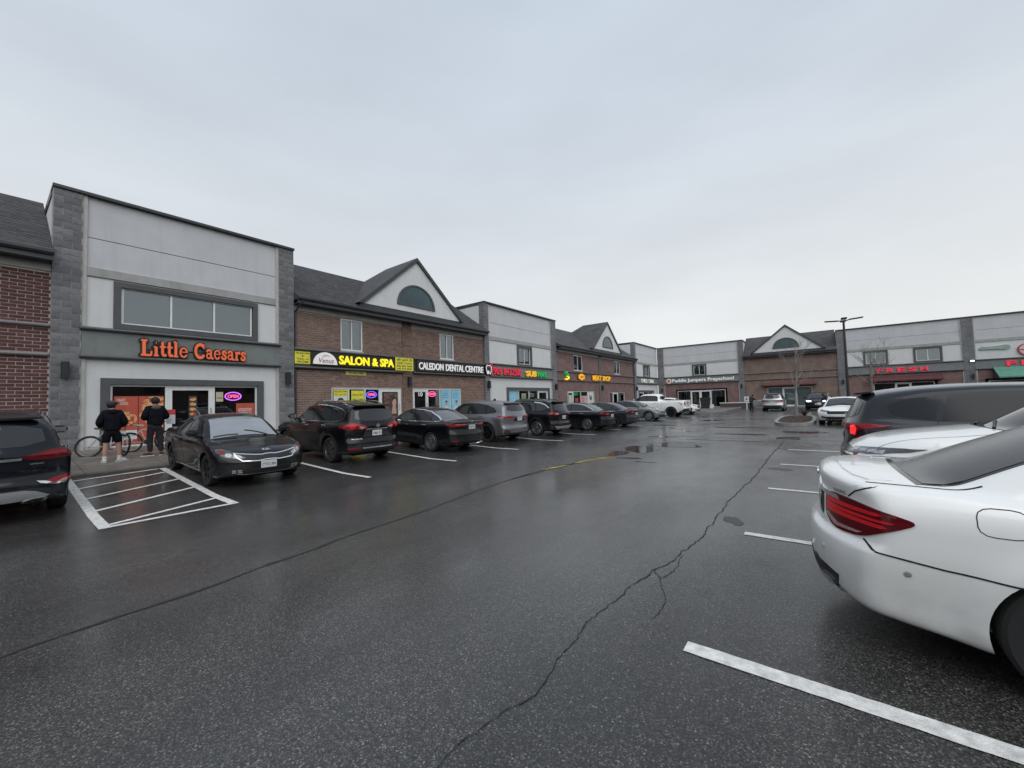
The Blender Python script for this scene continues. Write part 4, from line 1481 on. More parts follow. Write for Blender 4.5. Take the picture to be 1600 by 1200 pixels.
class Shell:
    def __init__(s, sp, res=1.0):
        s.sp = sp
        s.xf = sp['wb'] / 2 + sp['fo']
        s.xr = s.xf - sp['L']
        s.hw = sp['W'] / 2
        s.D, s.roof = pch(*zip(*sp['D'])), pch(*zip(*sp['roof']))
        s.F, s.Bk = pch(*zip(*sp['F'])), pch(*zip(*sp['B']))
        s.beltz = float(np.mean([b[1] for b in sp['belt']]))
        zb, bz = sp['zb'], s.beltz
        s.zsh = pch([zb, zb + .06, zb + .2, .48 * bz / .97, .66 * bz / .97, .80 * bz / .97, bz * .93, bz, bz + .1, bz + .6], [-.10, -.055, -.035, -.018, -.002, 0.0, -.016, -.05, -.075, -.12])
        s.build(res)

    def G(s, x, z):
        sp = s.sp
        q = s.xf - x
        tap = 0.10 * np.clip((q - sp['seat']) / (sp['L'] - sp['seat']), 0, 1) ** 2 + 0.08 * np.clip((sp['seat'] - 0.6 - q) / sp['seat'], 0, 1)
        return s.hw - sp['gb'] - sp['tumble'] * (z - s.beltz) - tap

    def f(s, p):
        sp = s.sp
        x, y, z = p[..., 0], np.abs(p[..., 1]), p[..., 2]
        q = s.xf - x
        n = y / s.hw
        w = s.hw + s.zsh(z) - 0.05 * (np.abs(x) / s.xf) ** 4
        for wx in (sp['wb'] / 2, -sp['wb'] / 2):
            d = np.hypot(x - wx, z - sp['wr']) - sp['ar']
            w = w + sp.get('flare', .018) * np.exp(-(np.clip(d, -.05, 9) / .10) ** 2) * (z < 1.2)
        w = w - 0.014 * np.exp(-((z - .46) / .12) ** 2) * np.exp(-(x / (sp['wb'] / 2 - .45)) ** 4)
        lo = smax(y - w, (z - (s.D(q) - sp['dc'] * n ** 2)) * .92, sp.get('ksh', .07))
        lo = smax(lo, (x - (s.xf - s.F(z) - sp['cf'] * n ** sp['pf'])) * .8, sp.get('ke', .06))
        lo = smax(lo, ((s.xr + s.Bk(z) + sp['cb'] * n ** sp['pb']) - x) * .8, sp.get('ke', .06))
        lo = smax(lo, (sp['zb'] + 0.10 * np.clip(np.abs(x) / s.xf - .72, 0, 1) / .28 - z), .05)
        fac = np.clip((q - sp['seat']) / 1.0, -1, 1)
        qe = q + np.where(fac < 0, sp['wc'], .10) * fac * (y / .7) ** 2
        g = smax(y - s.G(x, np.maximum(z, s.beltz - .03)), (z - (s.roof(qe) - sp['rc'] * (y / .6) ** 2)) * .85, sp['kg'])
        g = smax(g, s.beltz - .12 - z, .02)
        r0, r1 = sp['roof'][0][0], sp['roof'][-1][0]
        g = np.maximum(g, np.maximum(r0 - q, q - r1) * .9)
        return smin(lo, g, .035)

    def build(s, res):
        sp = s.sp
        NT, NM, NE = int(96 * res), int(110 * res), int(40 * res)
        zs = .5 + sp['zb'] * .4
        a, b = sp['wb'] / 2 - .1, -sp['wb'] / 2 + .1
        th = np.linspace(0, 2 * PI, NT, endpoint=False) + .0001
        O, Dr = [], []
        for k in range(1, NE):
            ph = PI / 2 * (1 - k / NE)
            O.append(np.tile([a, 0, zs], (NT, 1)))
            Dr.append(np.stack([np.full(NT, math.sin(ph)), math.cos(ph) * np.cos(th), math.cos(ph) * np.sin(th)], 1))
        for x in np.linspace(a, b, NM):
            O.append(np.tile([x, 0, zs], (NT, 1)))
            Dr.append(np.stack([np.zeros(NT), np.cos(th), np.sin(th)], 1))
        for k in range(NE - 1, 0, -1):
            ph = PI / 2 * (1 - k / NE)
            O.append(np.tile([b, 0, zs], (NT, 1)))
            Dr.append(np.stack([np.full(NT, -math.sin(ph)), math.cos(ph) * np.cos(th), math.cos(ph) * np.sin(th)], 1))
        O.append(np.array([[a, 0, zs], [b, 0, zs]]))
        Dr.append(np.array([[1., 0, 0], [-1., 0, 0]]))
        nr = len(O) - 1
        O, Dr = np.concatenate(O), np.concatenate(Dr)
        ts = np.linspace(2.6, 0.02, 70)
        lo = np.full(len(O), .02)
        hi = np.full(len(O), .05)
        done = np.zeros(len(O), bool)
        for i in range(len(ts)):
            ins = (s.f(O + Dr * ts[i]) < 0) & ~done
            lo[ins] = ts[i]
            hi[ins] = ts[max(0, i - 1)]
            done |= ins
        for _ in range(16):
            m = (lo + hi) / 2
            ins = s.f(O + Dr * m[:, None]) < 0
            lo = np.where(ins, m, lo)
            hi = np.where(ins, hi, m)
        V = O + Dr * lo[:, None]
        faces = []
        for r in range(nr - 1):
            for k in range(NT):
                k2 = (k + 1) % NT
                faces.append((r * NT + k, (r + 1) * NT + k, (r + 1) * NT + k2, r * NT + k2))
        pf, pb_ = nr * NT, nr * NT + 1
        for k in range(NT):
            k2 = (k + 1) % NT
            faces.append((pf, k, k2))
            faces.append((pb_, (nr - 1) * NT + k2, (nr - 1) * NT + k))
        me = bpy.data.meshes.new('body')
        me.from_pydata([tuple(v) for v in V], [], faces)
        bm = NB()
        bm.from_mesh(me)
        bmesh.ops.recalc_face_normals(bm, faces=bm.faces[:])
        bm.to_mesh(me)
        s.bvh = BVHTree.FromBMesh(bm)
        bm.free()
        s.me = me

    def cut(s):
        """wheel arches cut by boolean; returns the finished body mesh"""
        sp = s.sp
        bm = NB()
        for sx in (1, -1):
            for sy in (1, -1):
                c = (sx * sp['wb'] / 2, 0, sp['wr'])
                lathe(bm, [(sp['ar'], sy * (s.hw - .42)), (sp['ar'], sy * (s.hw + .4))], 56, 'y', c)
        cm = bpy.data.meshes.new('c')
        bm.to_mesh(cm)
        bm.free()
        cm.materials.append(M_UNDER)
        s.me.materials.append(M_BLK)
        co = bpy.data.objects.new('c', cm)
        bo = bpy.data.objects.new('b', s.me)
        COL.objects.link(co)
        COL.objects.link(bo)
        md = bo.modifiers.new('b', 'BOOLEAN')
        md.operation = 'DIFFERENCE'
        md.object = co
        md.solver = 'EXACT'
        md.material_mode = 'TRANSFER'
        dg = bpy.context.evaluated_depsgraph_get()
        dg.update()
        me = bpy.data.meshes.new_from_object(bo.evaluated_get(dg))
        bpy.data.objects.remove(bo)
        bpy.data.objects.remove(co)
        me.polygons.foreach_set('use_smooth', [True] * len(me.polygons))
        me.set_sharp_from_angle(angle=R(42))
        return me

    def ray(s, chart, u, v):
        if chart == 'L':
            o, d = Vector((s.xf - u, 3, v)), Vector((0, -1, 0))
        elif chart == 'R':
            o, d = Vector((s.xf - u, -3, v)), Vector((0, 1, 0))
        elif chart == 'F':
            o, d = Vector((s.xf + 2, u, v)), Vector((-1, 0, 0))
        elif chart == 'B':
            o, d = Vector((s.xr - 2, u, v)), Vector((1, 0, 0))
        elif chart == 'T':
            o, d = Vector((s.xf - u, v, 4)), Vector((0, 0, -1))
        else:   # corner charts: u runs from the end panel (negative) round to the flank (positive)
            ex = 1 if chart[0] == 'F' else -1
            ey = 1 if chart[1] == 'L' else -1
            c = Vector((s.xf if ex > 0 else s.xr, ey * s.hw, v))
            t = Vector((-ex, ey, 0)) / math.sqrt(2)
            d = Vector((-ex, -ey, 0)) / math.sqrt(2)
            o = c + t * u - d * 3
        h, n, i, dist = s.bvh.ray_cast(o, d)
        if h is None:
            h, n, i, dist = s.bvh.find_nearest(o + d * 3)
        if n.dot(d) > 0:
            n = -n
        return h, n


def patch(sh, name, chart, poly, off, m, parent, grid=0.07, skirt=0.008, label=None, thick=None):
    """panel cut to a 2D outline and moulded onto the body surface, standing `off` proud of it"""
    pts = []
    for i in range(len(poly)):
        a, b = Vector(poly[i]), Vector(poly[(i + 1) % len(poly)])
        k = max(1, int((b - a).length / grid))
        pts += [a.lerp(b, q / k) for q in range(k)]
    nb = len(pts)
    es = [(i, (i + 1) % nb) for i in range(nb)]
    xs, ys = [p.x for p in pts], [p.y for p in pts]
    x = min(xs) + grid / 2
    r = 0
    while x < max(xs):
        y = min(ys) + grid / 2 + (grid / 2 if r % 2 else 0)
        while y < max(ys):
            pts.append(Vector((x, y)))
            y += grid
        x += grid
        r += 1
    v, e, f, *_ = delaunay_2d_cdt(pts, es, [], 1, 1e-5)
    bm = NB()
    bv, nn = [], []
    for p in v:
        h, n = sh.ray(chart, p.x, p.y)
        bv.append(bm.verts.new(h + n * off))
        nn.append(n)
    for q in f:
        try:
            bm.faces.new([bv[i] for i in q])
        except ValueError:
            pass
    lone = [w for w in bm.verts if not w.link_faces]
    bm.verts.index_update()
    nmap = {b: n for b, n in zip(bv, nn)}
    # orient outward
    if bm.faces:
        sc_ = sum(fc.normal.dot(nmap[fc.verts[0]]) for fc in bm.faces if (fc.normal_update() or True))
        if sc_ < 0:
            for fc in bm.faces:
                fc.normal_flip()
    bed = [ed for ed in bm.edges if len(ed.link_faces) == 1]
    low = {}
    for ed in bed:
        for w in ed.verts:
            if w not in low:
                low[w] = bm.verts.new(w.co - nmap[w] * (skirt + off))
    for ed in bed:
        lp = ed.link_loops[0]
        a, b = lp.vert, lp.link_loop_next.vert
        bm.faces.new((b, a, low[a], low[b]))
    if lone:
        bmesh.ops.delete(bm, geom=lone, context='VERTS')
    return obj(name, bm, m, parent, smooth=True, label=label)


def ribbon(sh, name, chart, path, w, m, parent, off=0.0015, step=0.05, closed=False):
    """narrow strip following the body: panel gaps, chrome lines"""
    P_ = [Vector(p) for p in path]
    if closed:
        P_.append(P_[0])
    q = []
    for a, b in zip(P_[:-1], P_[1:]):
        k = max(1, int((b - a).length / step))
        q += [a.lerp(b, i / k) for i in range(k)]
    q.append(P_[-1])
    bm = NB()
    prev = None
    for i, p in enumerate(q):
        d = q[min(i + 1, len(q) - 1)] - q[max(i - 1, 0)]
        n2 = Vector((-d.y, d.x)).normalized() * w / 2
        cur = []
        for c in (p + n2, p - n2):
            h, n = sh.ray(chart, c.x, c.y)
            cur.append((bm.verts.new(h + n * off), bm.verts.new(h - n * .006)))
        if prev:
            bm.faces.new((prev[0][0], prev[1][0], cur[1][0], cur[0][0]))
            bm.faces.new((prev[0][1], prev[0][0], cur[0][0], cur[0][1]))
            bm.faces.new((prev[1][0], prev[1][1], cur[1][1], cur[1][0]))
        prev = cur
    bmesh.ops.recalc_face_normals(bm, faces=bm.faces[:])
    return obj(name, bm, m, parent, smooth=True)


_wheel = {}


def wheel_mesh(r, style, w=0.22):
    key = (r, style)
    if key in _wheel:
        return _wheel[key]
    ri = r * 0.70
    bm = lathe(NB(), [(ri, -.10), (r * .93, -.11), (r * .985, -.095), (r, -.06), (r, .06), (r * .985, .095), (r * .93, .11), (ri + .012, .104), (ri, .085), (ri, -.10)], 40, 'y')
    ty = bpy.data.meshes.new('tyre')
    bm.to_mesh(ty)
    bm.free()
    ty.materials.append(M_TYRE)
    ty.polygons.foreach_set('use_smooth', [True] * len(ty.polygons))
    ty.set_sharp_from_angle(angle=R(40))
    # rim: +y is the outside
    bm = lathe(NB(), [(ri * .99, -.08), (ri * 1.01, .088), (ri * .955, .097), (ri * .92, .07), (ri * .90, .03)], 40, 'y')
    n, wdt, tw = {'five': (5, .075, .05), 'ten': (10, .032, .028), 'multi': (8, .04, .02), 'six': (6, .05, .075)}[style]
    for k in range(n):
        a = 2 * PI * k / n
        for sg in ((-1, 1) if style in ('five', 'multi', 'six') else (0,)):
            da = sg * (0.16 if style != 'multi' else .1)
            ca, sa = math.cos(a), math.sin(a)
            r0, r1 = ri * .16, ri * .93
            a1 = a + da
            p0, p1 = (r0 * ca, r0 * sa), (r1 * math.cos(a1), r1 * math.sin(a1))
            dx, dz = p1[0] - p0[0], p1[1] - p0[1]
            l_ = math.hypot(dx, dz)
            nx, nz_ = -dz / l_, dx / l_
            v = []
            for (px_, pz), h, y0, y1 in ((p0, wdt * .45, .045, .075), (p1, wdt * .33, .06, .088)):
                for s_, y in ((-1, y0), (1, y0), (1, y1), (-1, y1)):
                    v.append(bm.verts.new((px_ + nx * h * s_, y, pz + nz_ * h * s_)))
            for q in ((0, 1, 5, 4), (1, 2, 6, 5), (2, 3, 7, 6), (3, 0, 4, 7)):
                bm.faces.new([v[i] for i in q])
    lathe(bm, [(ri * .22, .03), (ri * .22, .076), (ri * .12, .088), (0.0001, .088)], 20, 'y')
    bmesh.ops.recalc_face_normals(bm, faces=bm.faces[:])
    rm = bpy.data.meshes.new('rim')
    bm.to_mesh(rm)
    bm.free()
    rm.polygons.foreach_set('use_smooth', [True] * len(rm.polygons))
    rm.set_sharp_from_angle(angle=R(30))
    bm = lathe(NB(), [(ri * .98, -.02), (0.001, -.02)], 28, 'y')
    lathe(bm, [(ri * .78, -.005), (ri * .78, .012), (0.001, .012)], 28, 'y')
    dk = bpy.data.meshes.new('brake_disc')
    bm.to_mesh(dk)
    bm.free()
    dk.materials.append(mat('brake_disc', (0.05, 0.05, 0.052), .5, metal=.8))
    _wheel[key] = (ty, rm, dk)
    return _wheel[key]


def wheels(root, sh, style='five', m=None, which=((1, 1), (1, -1), (-1, 1), (-1, -1))):
    sp = sh.sp
    ty, rm, dk = wheel_mesh(sp['wr'], style)
    for sx, sy in which:
        me = rm.copy()
        me.materials.clear()
        me.materials.append(m or M_RIMS)
        w = bpy.data.objects.new('wheel', me)
        COL.objects.link(w)
        w.parent = root
        w.location = (sx * sp['wb'] / 2, sy * (sh.hw - .135), sp['wr'])
        w.rotation_euler = (0, random.uniform(0, 1.2), 0 if sy > 0 else PI)
        for nme, q in (('tyre', ty), ('brake_disc', dk)):
            c = bpy.data.objects.new(nme, q)
            COL.objects.link(c)
            c.parent = w


def mir(poly, chart):
    """mirrored chart and polygon for the other flank"""
    if chart in ('F', 'B'):
        return [(-a, b) for a, b in poly], chart
    if chart == 'L':
        return poly, 'R'
    return poly, chart[0] + 'R'


def both(sh, name, chart, poly, off, m, root, sub=None, **k):
    """same panel on both sides; sub = list of (name, poly, off, material) children"""
    out = []
    for sd in (0, 1):
        pl, ch = (poly, chart) if sd == 0 else mir(poly, chart)
        o = patch(sh, name, ch, pl, off, m, root, **k)
        for (n2, p2, o2, m2) in (sub or []):
            p3, c3 = (p2, chart) if sd == 0 else mir(p2, chart)
            patch(sh, n2, c3, p3, o2, m2, o, grid=.05)
        out.append(o)
    return out


def rect(u0, u1, v0, v1):
    return [(u0, v0), (u1, v0), (u1, v1), (u0, v1)]


def plate(root, sh, z, end='B', w=.305, h=.152, txt=None, off=.012, y=0.0, tilt=0):
    hpt, n = sh.ray(end, y, z)
    ex = -1 if end == 'B' else 1
    pl = obj('number_plate', B(-.004, .004, -w / 2, w / 2, -h / 2, h / 2), M_PLATE, root)
    pl.location = (hpt.x + ex * off, y, z)
    pl.rotation_euler = (0, tilt, 0)
    s = txt or 'CWKP 418'
    me = text_mesh(s, .09, .001, .001)
    co = np.array([v.co[:] for v in me.vertices])
    lo, hi = co.min(0), co.max(0)
    new = np.empty_like(co)
    t = (co[:, 0] - lo[0]) / (hi[0] - lo[0]) - .5
    new[:, 1] = t * w * .86 * (-1 if end == 'B' else 1)
    new[:, 2] = ((co[:, 1] - lo[1]) / (hi[1] - lo[1]) - .5) * h * .42 - .008
    new[:, 0] = ex * (.0055 + co[:, 2] * .2)
    me.vertices.foreach_set('co', new.ravel())
    me.update()
    obj('plate_text', me, M_PLTXT, pl)
    return pl


def badge_text(root, sh, s, end, y0, y1, z, h, m=None, off=.004):
    """small raised lettering on an end panel"""
    me = text_mesh(s, 1, .02, .02)
    co = np.array([v.co[:] for v in me.vertices])
    lo, hi = co.min(0), co.max(0)
    for v, c in zip(me.vertices, co):
        t = (c[0] - lo[0]) / (hi[0] - lo[0])
        y = y0 + (y1 - y0) * t
        zz = z + (c[1] - lo[1]) / (hi[1] - lo[1]) * h
        hpt, n = sh.ray(end, y, zz)
        v.co = hpt + n * (off + (c[2] + .02) / .04 * .003)
    me.update()
    return obj('badge', me, m or M_CHROME, root)


def car(name, label, sp, x, y, heading, pm, cat='car', group=None, rim='five', rimm=None, glass=None, chrome_dlo=False, rails=False, res=1.0, arch_clad=None, rearglass=None, wsglass=None,
        handles=True, seams=True, fin=False, z=None, spoiler=None, dlom=None):
    """a vehicle at (x, y): body, glass, wheels, mirrors, handles; lamps and trim are added per car"""
    sh = sp['_sh'] if '_sh' in sp else Shell(sp, res)
    sp['_sh'] = sh
    root = thing(name, label, cat, (x, y, 0), heading, group or 'cars parked in the plaza')
    c, s = math.cos(heading), math.sin(heading)
    w2 = sp['wb'] / 2
    zf, zr = zg(x + c * w2, y + s * w2), zg(x - c * w2, y - s * w2)
    root.location.z = (zf + zr) / 2 if z is None else z
    root.rotation_euler = (0, -math.atan2(zf - zr, sp['wb']), heading)
    if '_cut' not in sp:
        sp['_cut'] = sh.cut()
    me = sp['_cut'].copy()
    me.materials.clear()
    me.materials.append(pm)
    me.materials.append(M_UNDER)
    o = bpy.data.objects.new('body', me)
    COL.objects.link(o)
    o.parent = root
    gl = glass or M_CGLASS
    hw = sh.hw
    # windscreen and rear window
    def tpoly(s0, s1, shrink, bow0, bow1):
        ss = np.linspace(s0, s1, 9)
        e = [(q, float(sh.G(sh.xf - q, sh.roof(q))) - shrink - (.02 if q > sp['seat'] else 0)) for q in ss]
        top = [(s1 + bow1 * (1 - (t / e[-1][1]) ** 2), t) for t in np.linspace(e[-1][1], -e[-1][1], 9)[1:-1]]
        bot = [(s0 - bow0 * (1 - (t / e[0][1]) ** 2), t) for t in np.linspace(-e[0][1], e[0][1], 9)[1:-1]]
        return e + top + [(q, -w_) for q, w_ in e[::-1]] + bot
    wp = tpoly(sp['ws'][0] + .06, sp['ws'][1], .07, .13, -.03)
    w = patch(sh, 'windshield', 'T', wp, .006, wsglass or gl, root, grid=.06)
    for yy_ in (0.33, -0.28):
        ribbon(sh, 'wiper', 'T', [(sp['ws'][0] - .03, yy_ + .1), (sp['ws'][0] + .09, yy_ - .35)], .022, M_TRIMB, root, off=.02)
    if sp['bwchart'] == 'T':
        rp = tpoly(sp['bw'][0], sp['bw'][1], .075, -.02, .05)
        patch(sh, 'rear_window_border', 'T', tpoly(sp['bw'][0] - .035, sp['bw'][1] + .03, .05, -.02, .05), .003, M_GLOSSB, root, grid=.05)
        patch(sh, 'rear_window', 'T', rp, .006, rearglass or gl, root, grid=.05)
    else:
        patch(sh, 'rear_window', 'B', chaikin(sp['bw']), .006, rearglass or gl, root, grid=.05)
    for ch in ('L', 'R'):
        patch(sh, 'window_trim', ch, sp['dlo'], .006, dlom or M_GLOSSB, root, grid=.045)
        for wpoly in sp['win']:
            patch(sh, 'side_window', ch, wpoly, .011, gl, root, grid=.045)
        if chrome_dlo:
            ribbon(sh, 'chrome_strip', ch, sp['dlo'], .018, M_CHROME, root, off=.014, closed=True)
        if seams:
            for pth in sp['seams']:
                ribbon(sh, 'door_gap', ch, pth, .008, M_SEAMC, root, off=.0012)
            sill = [(sp['seams'][0][-1][0], sp['seams'][0][-1][1]), (sp['seams'][-1][-1][0], sp['seams'][-1][-1][1])]
            ribbon(sh, 'door_gap', ch, sill, .008, M_SEAMC, root, off=.0012)
        if handles:
            for hx, hz in sp['handles']:
                hpt, n = sh.ray(ch, hx, hz)
                hb = B(-.11, .11, -.012, .012, -.014, .014, .008)
                ho = obj('door_handle', hb, M_CHROME if chrome_dlo else pm, root)
                ho.location = hpt + n * .02
        # mirrors
        mx_, mz = sp['mirror']
        hpt, n = sh.ray(ch, mx_ + .12, mz - .02)
        sg = 1 if ch == 'L' else -1
        bm = B(-.075, .085, -.11, .11, -.07, .075)
        bmesh.ops.bevel(bm, geom=bm.edges[:], offset=.045, segments=3, affect='EDGES')
        mo = obj('mirror', bm, pm, root, smooth=True)
        mo.location = (sh.xf - mx_, hpt.y + sg * .15, mz + .06)
        obj('mirror_glass', B(-.079, -.0755, -.085, .085, -.045, .05), mat('mirror_glass', (.5, .52, .55), .04, metal=1.0), mo)
        bm = NB()
        tube(bm, [(.0, -sg * .18, -.07), (0, -sg * .04, -.04)], .028, 6)
        obj('mirror_arm', bm, M_TRIMB, mo)
        if arch_clad:
            for wx in (sp['wb'] / 2, -sp['wb'] / 2):
                q = sh.xf - wx
                a0, r1 = sp['ar'] - .01, sp['ar'] + .055
                ang = [(-.12 + 1.24 * i / 20) * PI for i in range(21)]
                pl = [(q - r1 * math.cos(a), sp['wr'] + r1 * math.sin(a)) for a in ang] + [(q - (sp['ar'] + .004) * math.cos(a), sp['wr'] + (sp['ar'] + .004) * math.sin(a)) for a in ang[::-1]]
                patch(sh, 'arch_cladding', ch, pl, .008, arch_clad, root, grid=.09)
            q0, q1 = sh.xf - sp['wb'] / 2 + sp['ar'] + .06, sh.xf + sp['wb'] / 2 - sp['ar'] - .06
            patch(sh, 'sill_cladding', ch, rect(q0, q1, sp['zb'] + .05, sp['zb'] + .17), .008, arch_clad, root)
        if rails:
            bm = NB()
            yv = sg * (float(sh.G(0, sp['H'] - .08)) - .09)
            ra, rb_ = sp['ws'][1] + .15, sp['L'] * .86
            zz = [float(sh.roof(q)) for q in np.linspace(ra, rb_, 8)]
            pts = [(sh.xf - q, yv, z_ - sp['rc'] * (yv / .6) ** 2 + (.05 if 0 < i < 7 else -.005)) for i, (q, z_) in enumerate(zip(np.linspace(ra, rb_, 8), zz))]
            tube(bm, pts, .016, 6)
            obj('roof_rail', bm, M_CHROME if rails == 'chrome' else M_TRIMB, root, smooth=True)
    if sp['hoodseam'] and seams:
        hwid = hw - .16
        ribbon(sh, 'hood_gap', 'T', [(.30, hwid - .1), (.9, hwid), (sp['ws'][0] - .08, hwid - .02)], .008, M_SEAMC, root)
        ribbon(sh, 'hood_gap', 'T', [(.30, -hwid + .1), (.9, -hwid), (sp['ws'][0] - .08, -hwid + .02)], .008, M_SEAMC, root)
    obj('underbody', B(sh.xr + .5, sh.xf - .5, -hw + .44, hw - .44, sp['zb'] - .015, .45), M_UNDER, root)
    wheels(root, sh, rim, rimm)
    if fin:
        q = sp['L'] * .70
        bm = prism(NB(), [(-.10, -.01), (.08, -.01), (-.04, .065), (-.085, .068)], 'y', -.016, .016)
        fo_ = obj('antenna_fin', bm, M_GLOSSB, root)
        fo_.location = (sh.xf - q, 0, float(sh.roof(q)))
    if spoiler:
        q, zz, wd = spoiler
        pl = chaikin([(.18, -wd * .96), (.18, wd * .96), (-.02, wd), (-.09, wd * .8), (-.115, 0), (-.09, -wd * .8), (-.02, -wd)], 2)
        bm = prism(NB(), pl, 'z', -.022, .012)
        bmesh.ops.bevel(bm, geom=[e_ for e_ in bm.edges if abs(e_.verts[0].co.z - e_.verts[1].co.z) < 1e-4], offset=.008, segments=2, affect='EDGES')
        so = obj('spoiler', bm, pm, root, smooth=True)
        so.rotation_euler = (0, -R(7), 0)
        so.location = (sh.xf - q, 0, zz)
    return root, sh


def rnd_(bm, off=.01):
    return bm
# --- white saloon, right foreground
spM = scaled(SED, L=4.88, W=1.86, H=1.475, wb=2.874, fo=0.86, wr=.335, ar=.375, flare=.030, ksh=.042, ke=.042,
             D=[(0, .62), (.06, .72), (.2, .80), (.6, .90), (1.2, .985), (1.7, .985), (2.6, .99), (3.5, 1.02), (3.95, 1.055), (4.35, 1.085), (4.70, 1.085), (4.80, 1.07), (4.86, 1.0), (4.88, .9)],
             B=[(.15, .30), (.22, .12), (.27, .05), (.34, .02), (.45, .005), (.56, .0), (.66, .012), (.70, .07), (.80, .085), (.95, .09), (1.05, .075), (1.10, .08)], cb=.34, pb=2.7, bw=(3.52, 4.29),
             roof=[(.9, .7), (1.22, .965), (1.6, 1.18), (2.0, 1.37), (2.3, 1.445), (2.65, 1.475), (3.1, 1.472), (3.5, 1.42), (3.85, 1.285), (4.2, 1.125), (4.36, 1.05), (4.6, .92)],
             win=[[(1.66, 1.02), (1.70, 1.05), (2.02, 1.23), (2.28, 1.335), (2.66, 1.378), (2.68, 1.02)], [(2.75, 1.02), (2.74, 1.38), (3.1, 1.365), (3.36, 1.315), (3.48, 1.27), (3.52, 1.05)], [(3.57, 1.06), (3.54, 1.24), (3.68, 1.16), (3.76, 1.09)]],
             dlo=[(1.58, 1.005), (1.66, 1.05), (2.0, 1.24), (2.27, 1.355), (2.66, 1.40), (3.1, 1.388), (3.40, 1.33), (3.68, 1.19), (3.84, 1.085), (3.80, 1.045), (3.55, 1.03), (2.7, 1.0)])
merc, shm = car('parked_car', 'white four-door saloon with its tail and right flank in the right foreground', spM, 2.48, 4.20, 0, M_WHT, rim='five', rearglass=M_CGLASS2, glass=M_CGLASS2, fin=True, res=2.3, chrome_dlo=True)
# tail lamps wrapped round the corner
TL = chaikin([(-.30, .90), (-.30, .76), (-.16, .70), (.08, .715), (.26, .80), (.36, .866), (.24, .912), (.02, .94), (-.20, .945)], 2)
for ch in ('BL', 'BR'):
    tl = patch(shm, 'taillight', ch, TL, .010, M_REDD, merc, grid=.035)
    for k, (v0, v1, a, b) in enumerate(((.872, .892, -.26, .20), (.838, .852, -.27, .25), (.803, .825, -.27, .22))):
        patch(shm, 'light_bar', ch, [(a, v0), (b, v0 + .004), (b + .025, (v0 + v1) / 2 + .003), (b, v1 + .003), (a, v1 + .012)], .014, M_REDB, tl, grid=.035, skirt=.002)
    patch(shm, 'reverse_lamp', ch, [(-.275, .768), (-.15, .722), (.06, .735), (.10, .752), (-.13, .748), (-.26, .79)], .014, mat('reverse_lens', (.42, .25, .25), .15, coat=1.0, var=.4, vscale=40), tl, grid=.035, skirt=.002)
# trunk lid shut line, chrome strip, star, plate
for sg in (1, -1):
    ribbon(shm, 'trunk_gap', 'T', [(4.05, sg * .70), (4.3, sg * .725), (4.56, sg * .70)], .009, M_SEAMC, merc, off=.003, step=.02)
ribbon(shm, 'bumper_gap', 'BR', [(.10, .712), (.20, .665), (.42, .625), (.66, .605)], .009, M_SEAMC, merc, off=.003, step=.02)
ribbon(shm, 'bumper_gap', 'BL', [(.10, .712), (.20, .665), (.42, .625), (.66, .605)], .009, M_SEAMC, merc, off=.003, step=.02)
for ch, sg in (('BR', -1), ('BL', 1)):
    ribbon(shm, 'trunk_gap', ch, [(.16, 1.045), (.05, 1.0), (-.02, .95)], .008, M_SEAMC, merc, off=.003, step=.02)
patch(shm, 'trunk_lip', 'T', [(4.42, -.64), (4.54, -.64), (4.615, -.52), (4.66, -.3), (4.68, 0), (4.66, .3), (4.615, .52), (4.54, .64), (4.42, .64), (4.46, .3), (4.47, 0), (4.46, -.3)], .009, M_WHT, merc, grid=.04, skirt=.006)
patch(shm, 'trunk_strip', 'B', [(-.60, .905), (.60, .905), (.57, .935), (-.57, .935)], .012, M_CHROME, merc)
patch(shm, 'plate_recess', 'B', [(-.29, .73), (.29, .73), (.27, .90), (-.27, .90)], .003, M_TRIMB, merc)
plate(merc, shm, .815, txt='CVLK 207')
lo_ = lathe(NB(), [(.042, .0), (.042, .008), (.035, .010), (.035, .0)], 28, 'x')
for k in range(3):
    a = PI / 2 + k * 2 * PI / 3
    p = [(.036 * math.cos(a), .036 * math.sin(a)), (.007 * math.cos(a + 1), .007 * math.sin(a + 1)), (.007 * math.cos(a - 1), .007 * math.sin(a - 1))]
    prism(lo_, p, 'x', .002, .008 + k * .0005)
st = obj('star_emblem', lo_, M_CHROME, merc)
hp, _ = shm.ray('B', 0, .995)
st.location = (hp.x - .008, 0, .995)
st.rotation_euler = (0, 0, PI)
badge_text(merc, shm, '4MATIC', 'B', -.52, -.66, .955, .026)
# fuel flap outline on the right flank
fl = chaikin(rect(3.93, 4.12, .845, .99), 2)
ribbon(shm, 'fuel_flap_gap', 'R', fl, .0045, M_SEAMC, merc, closed=True, step=.02)
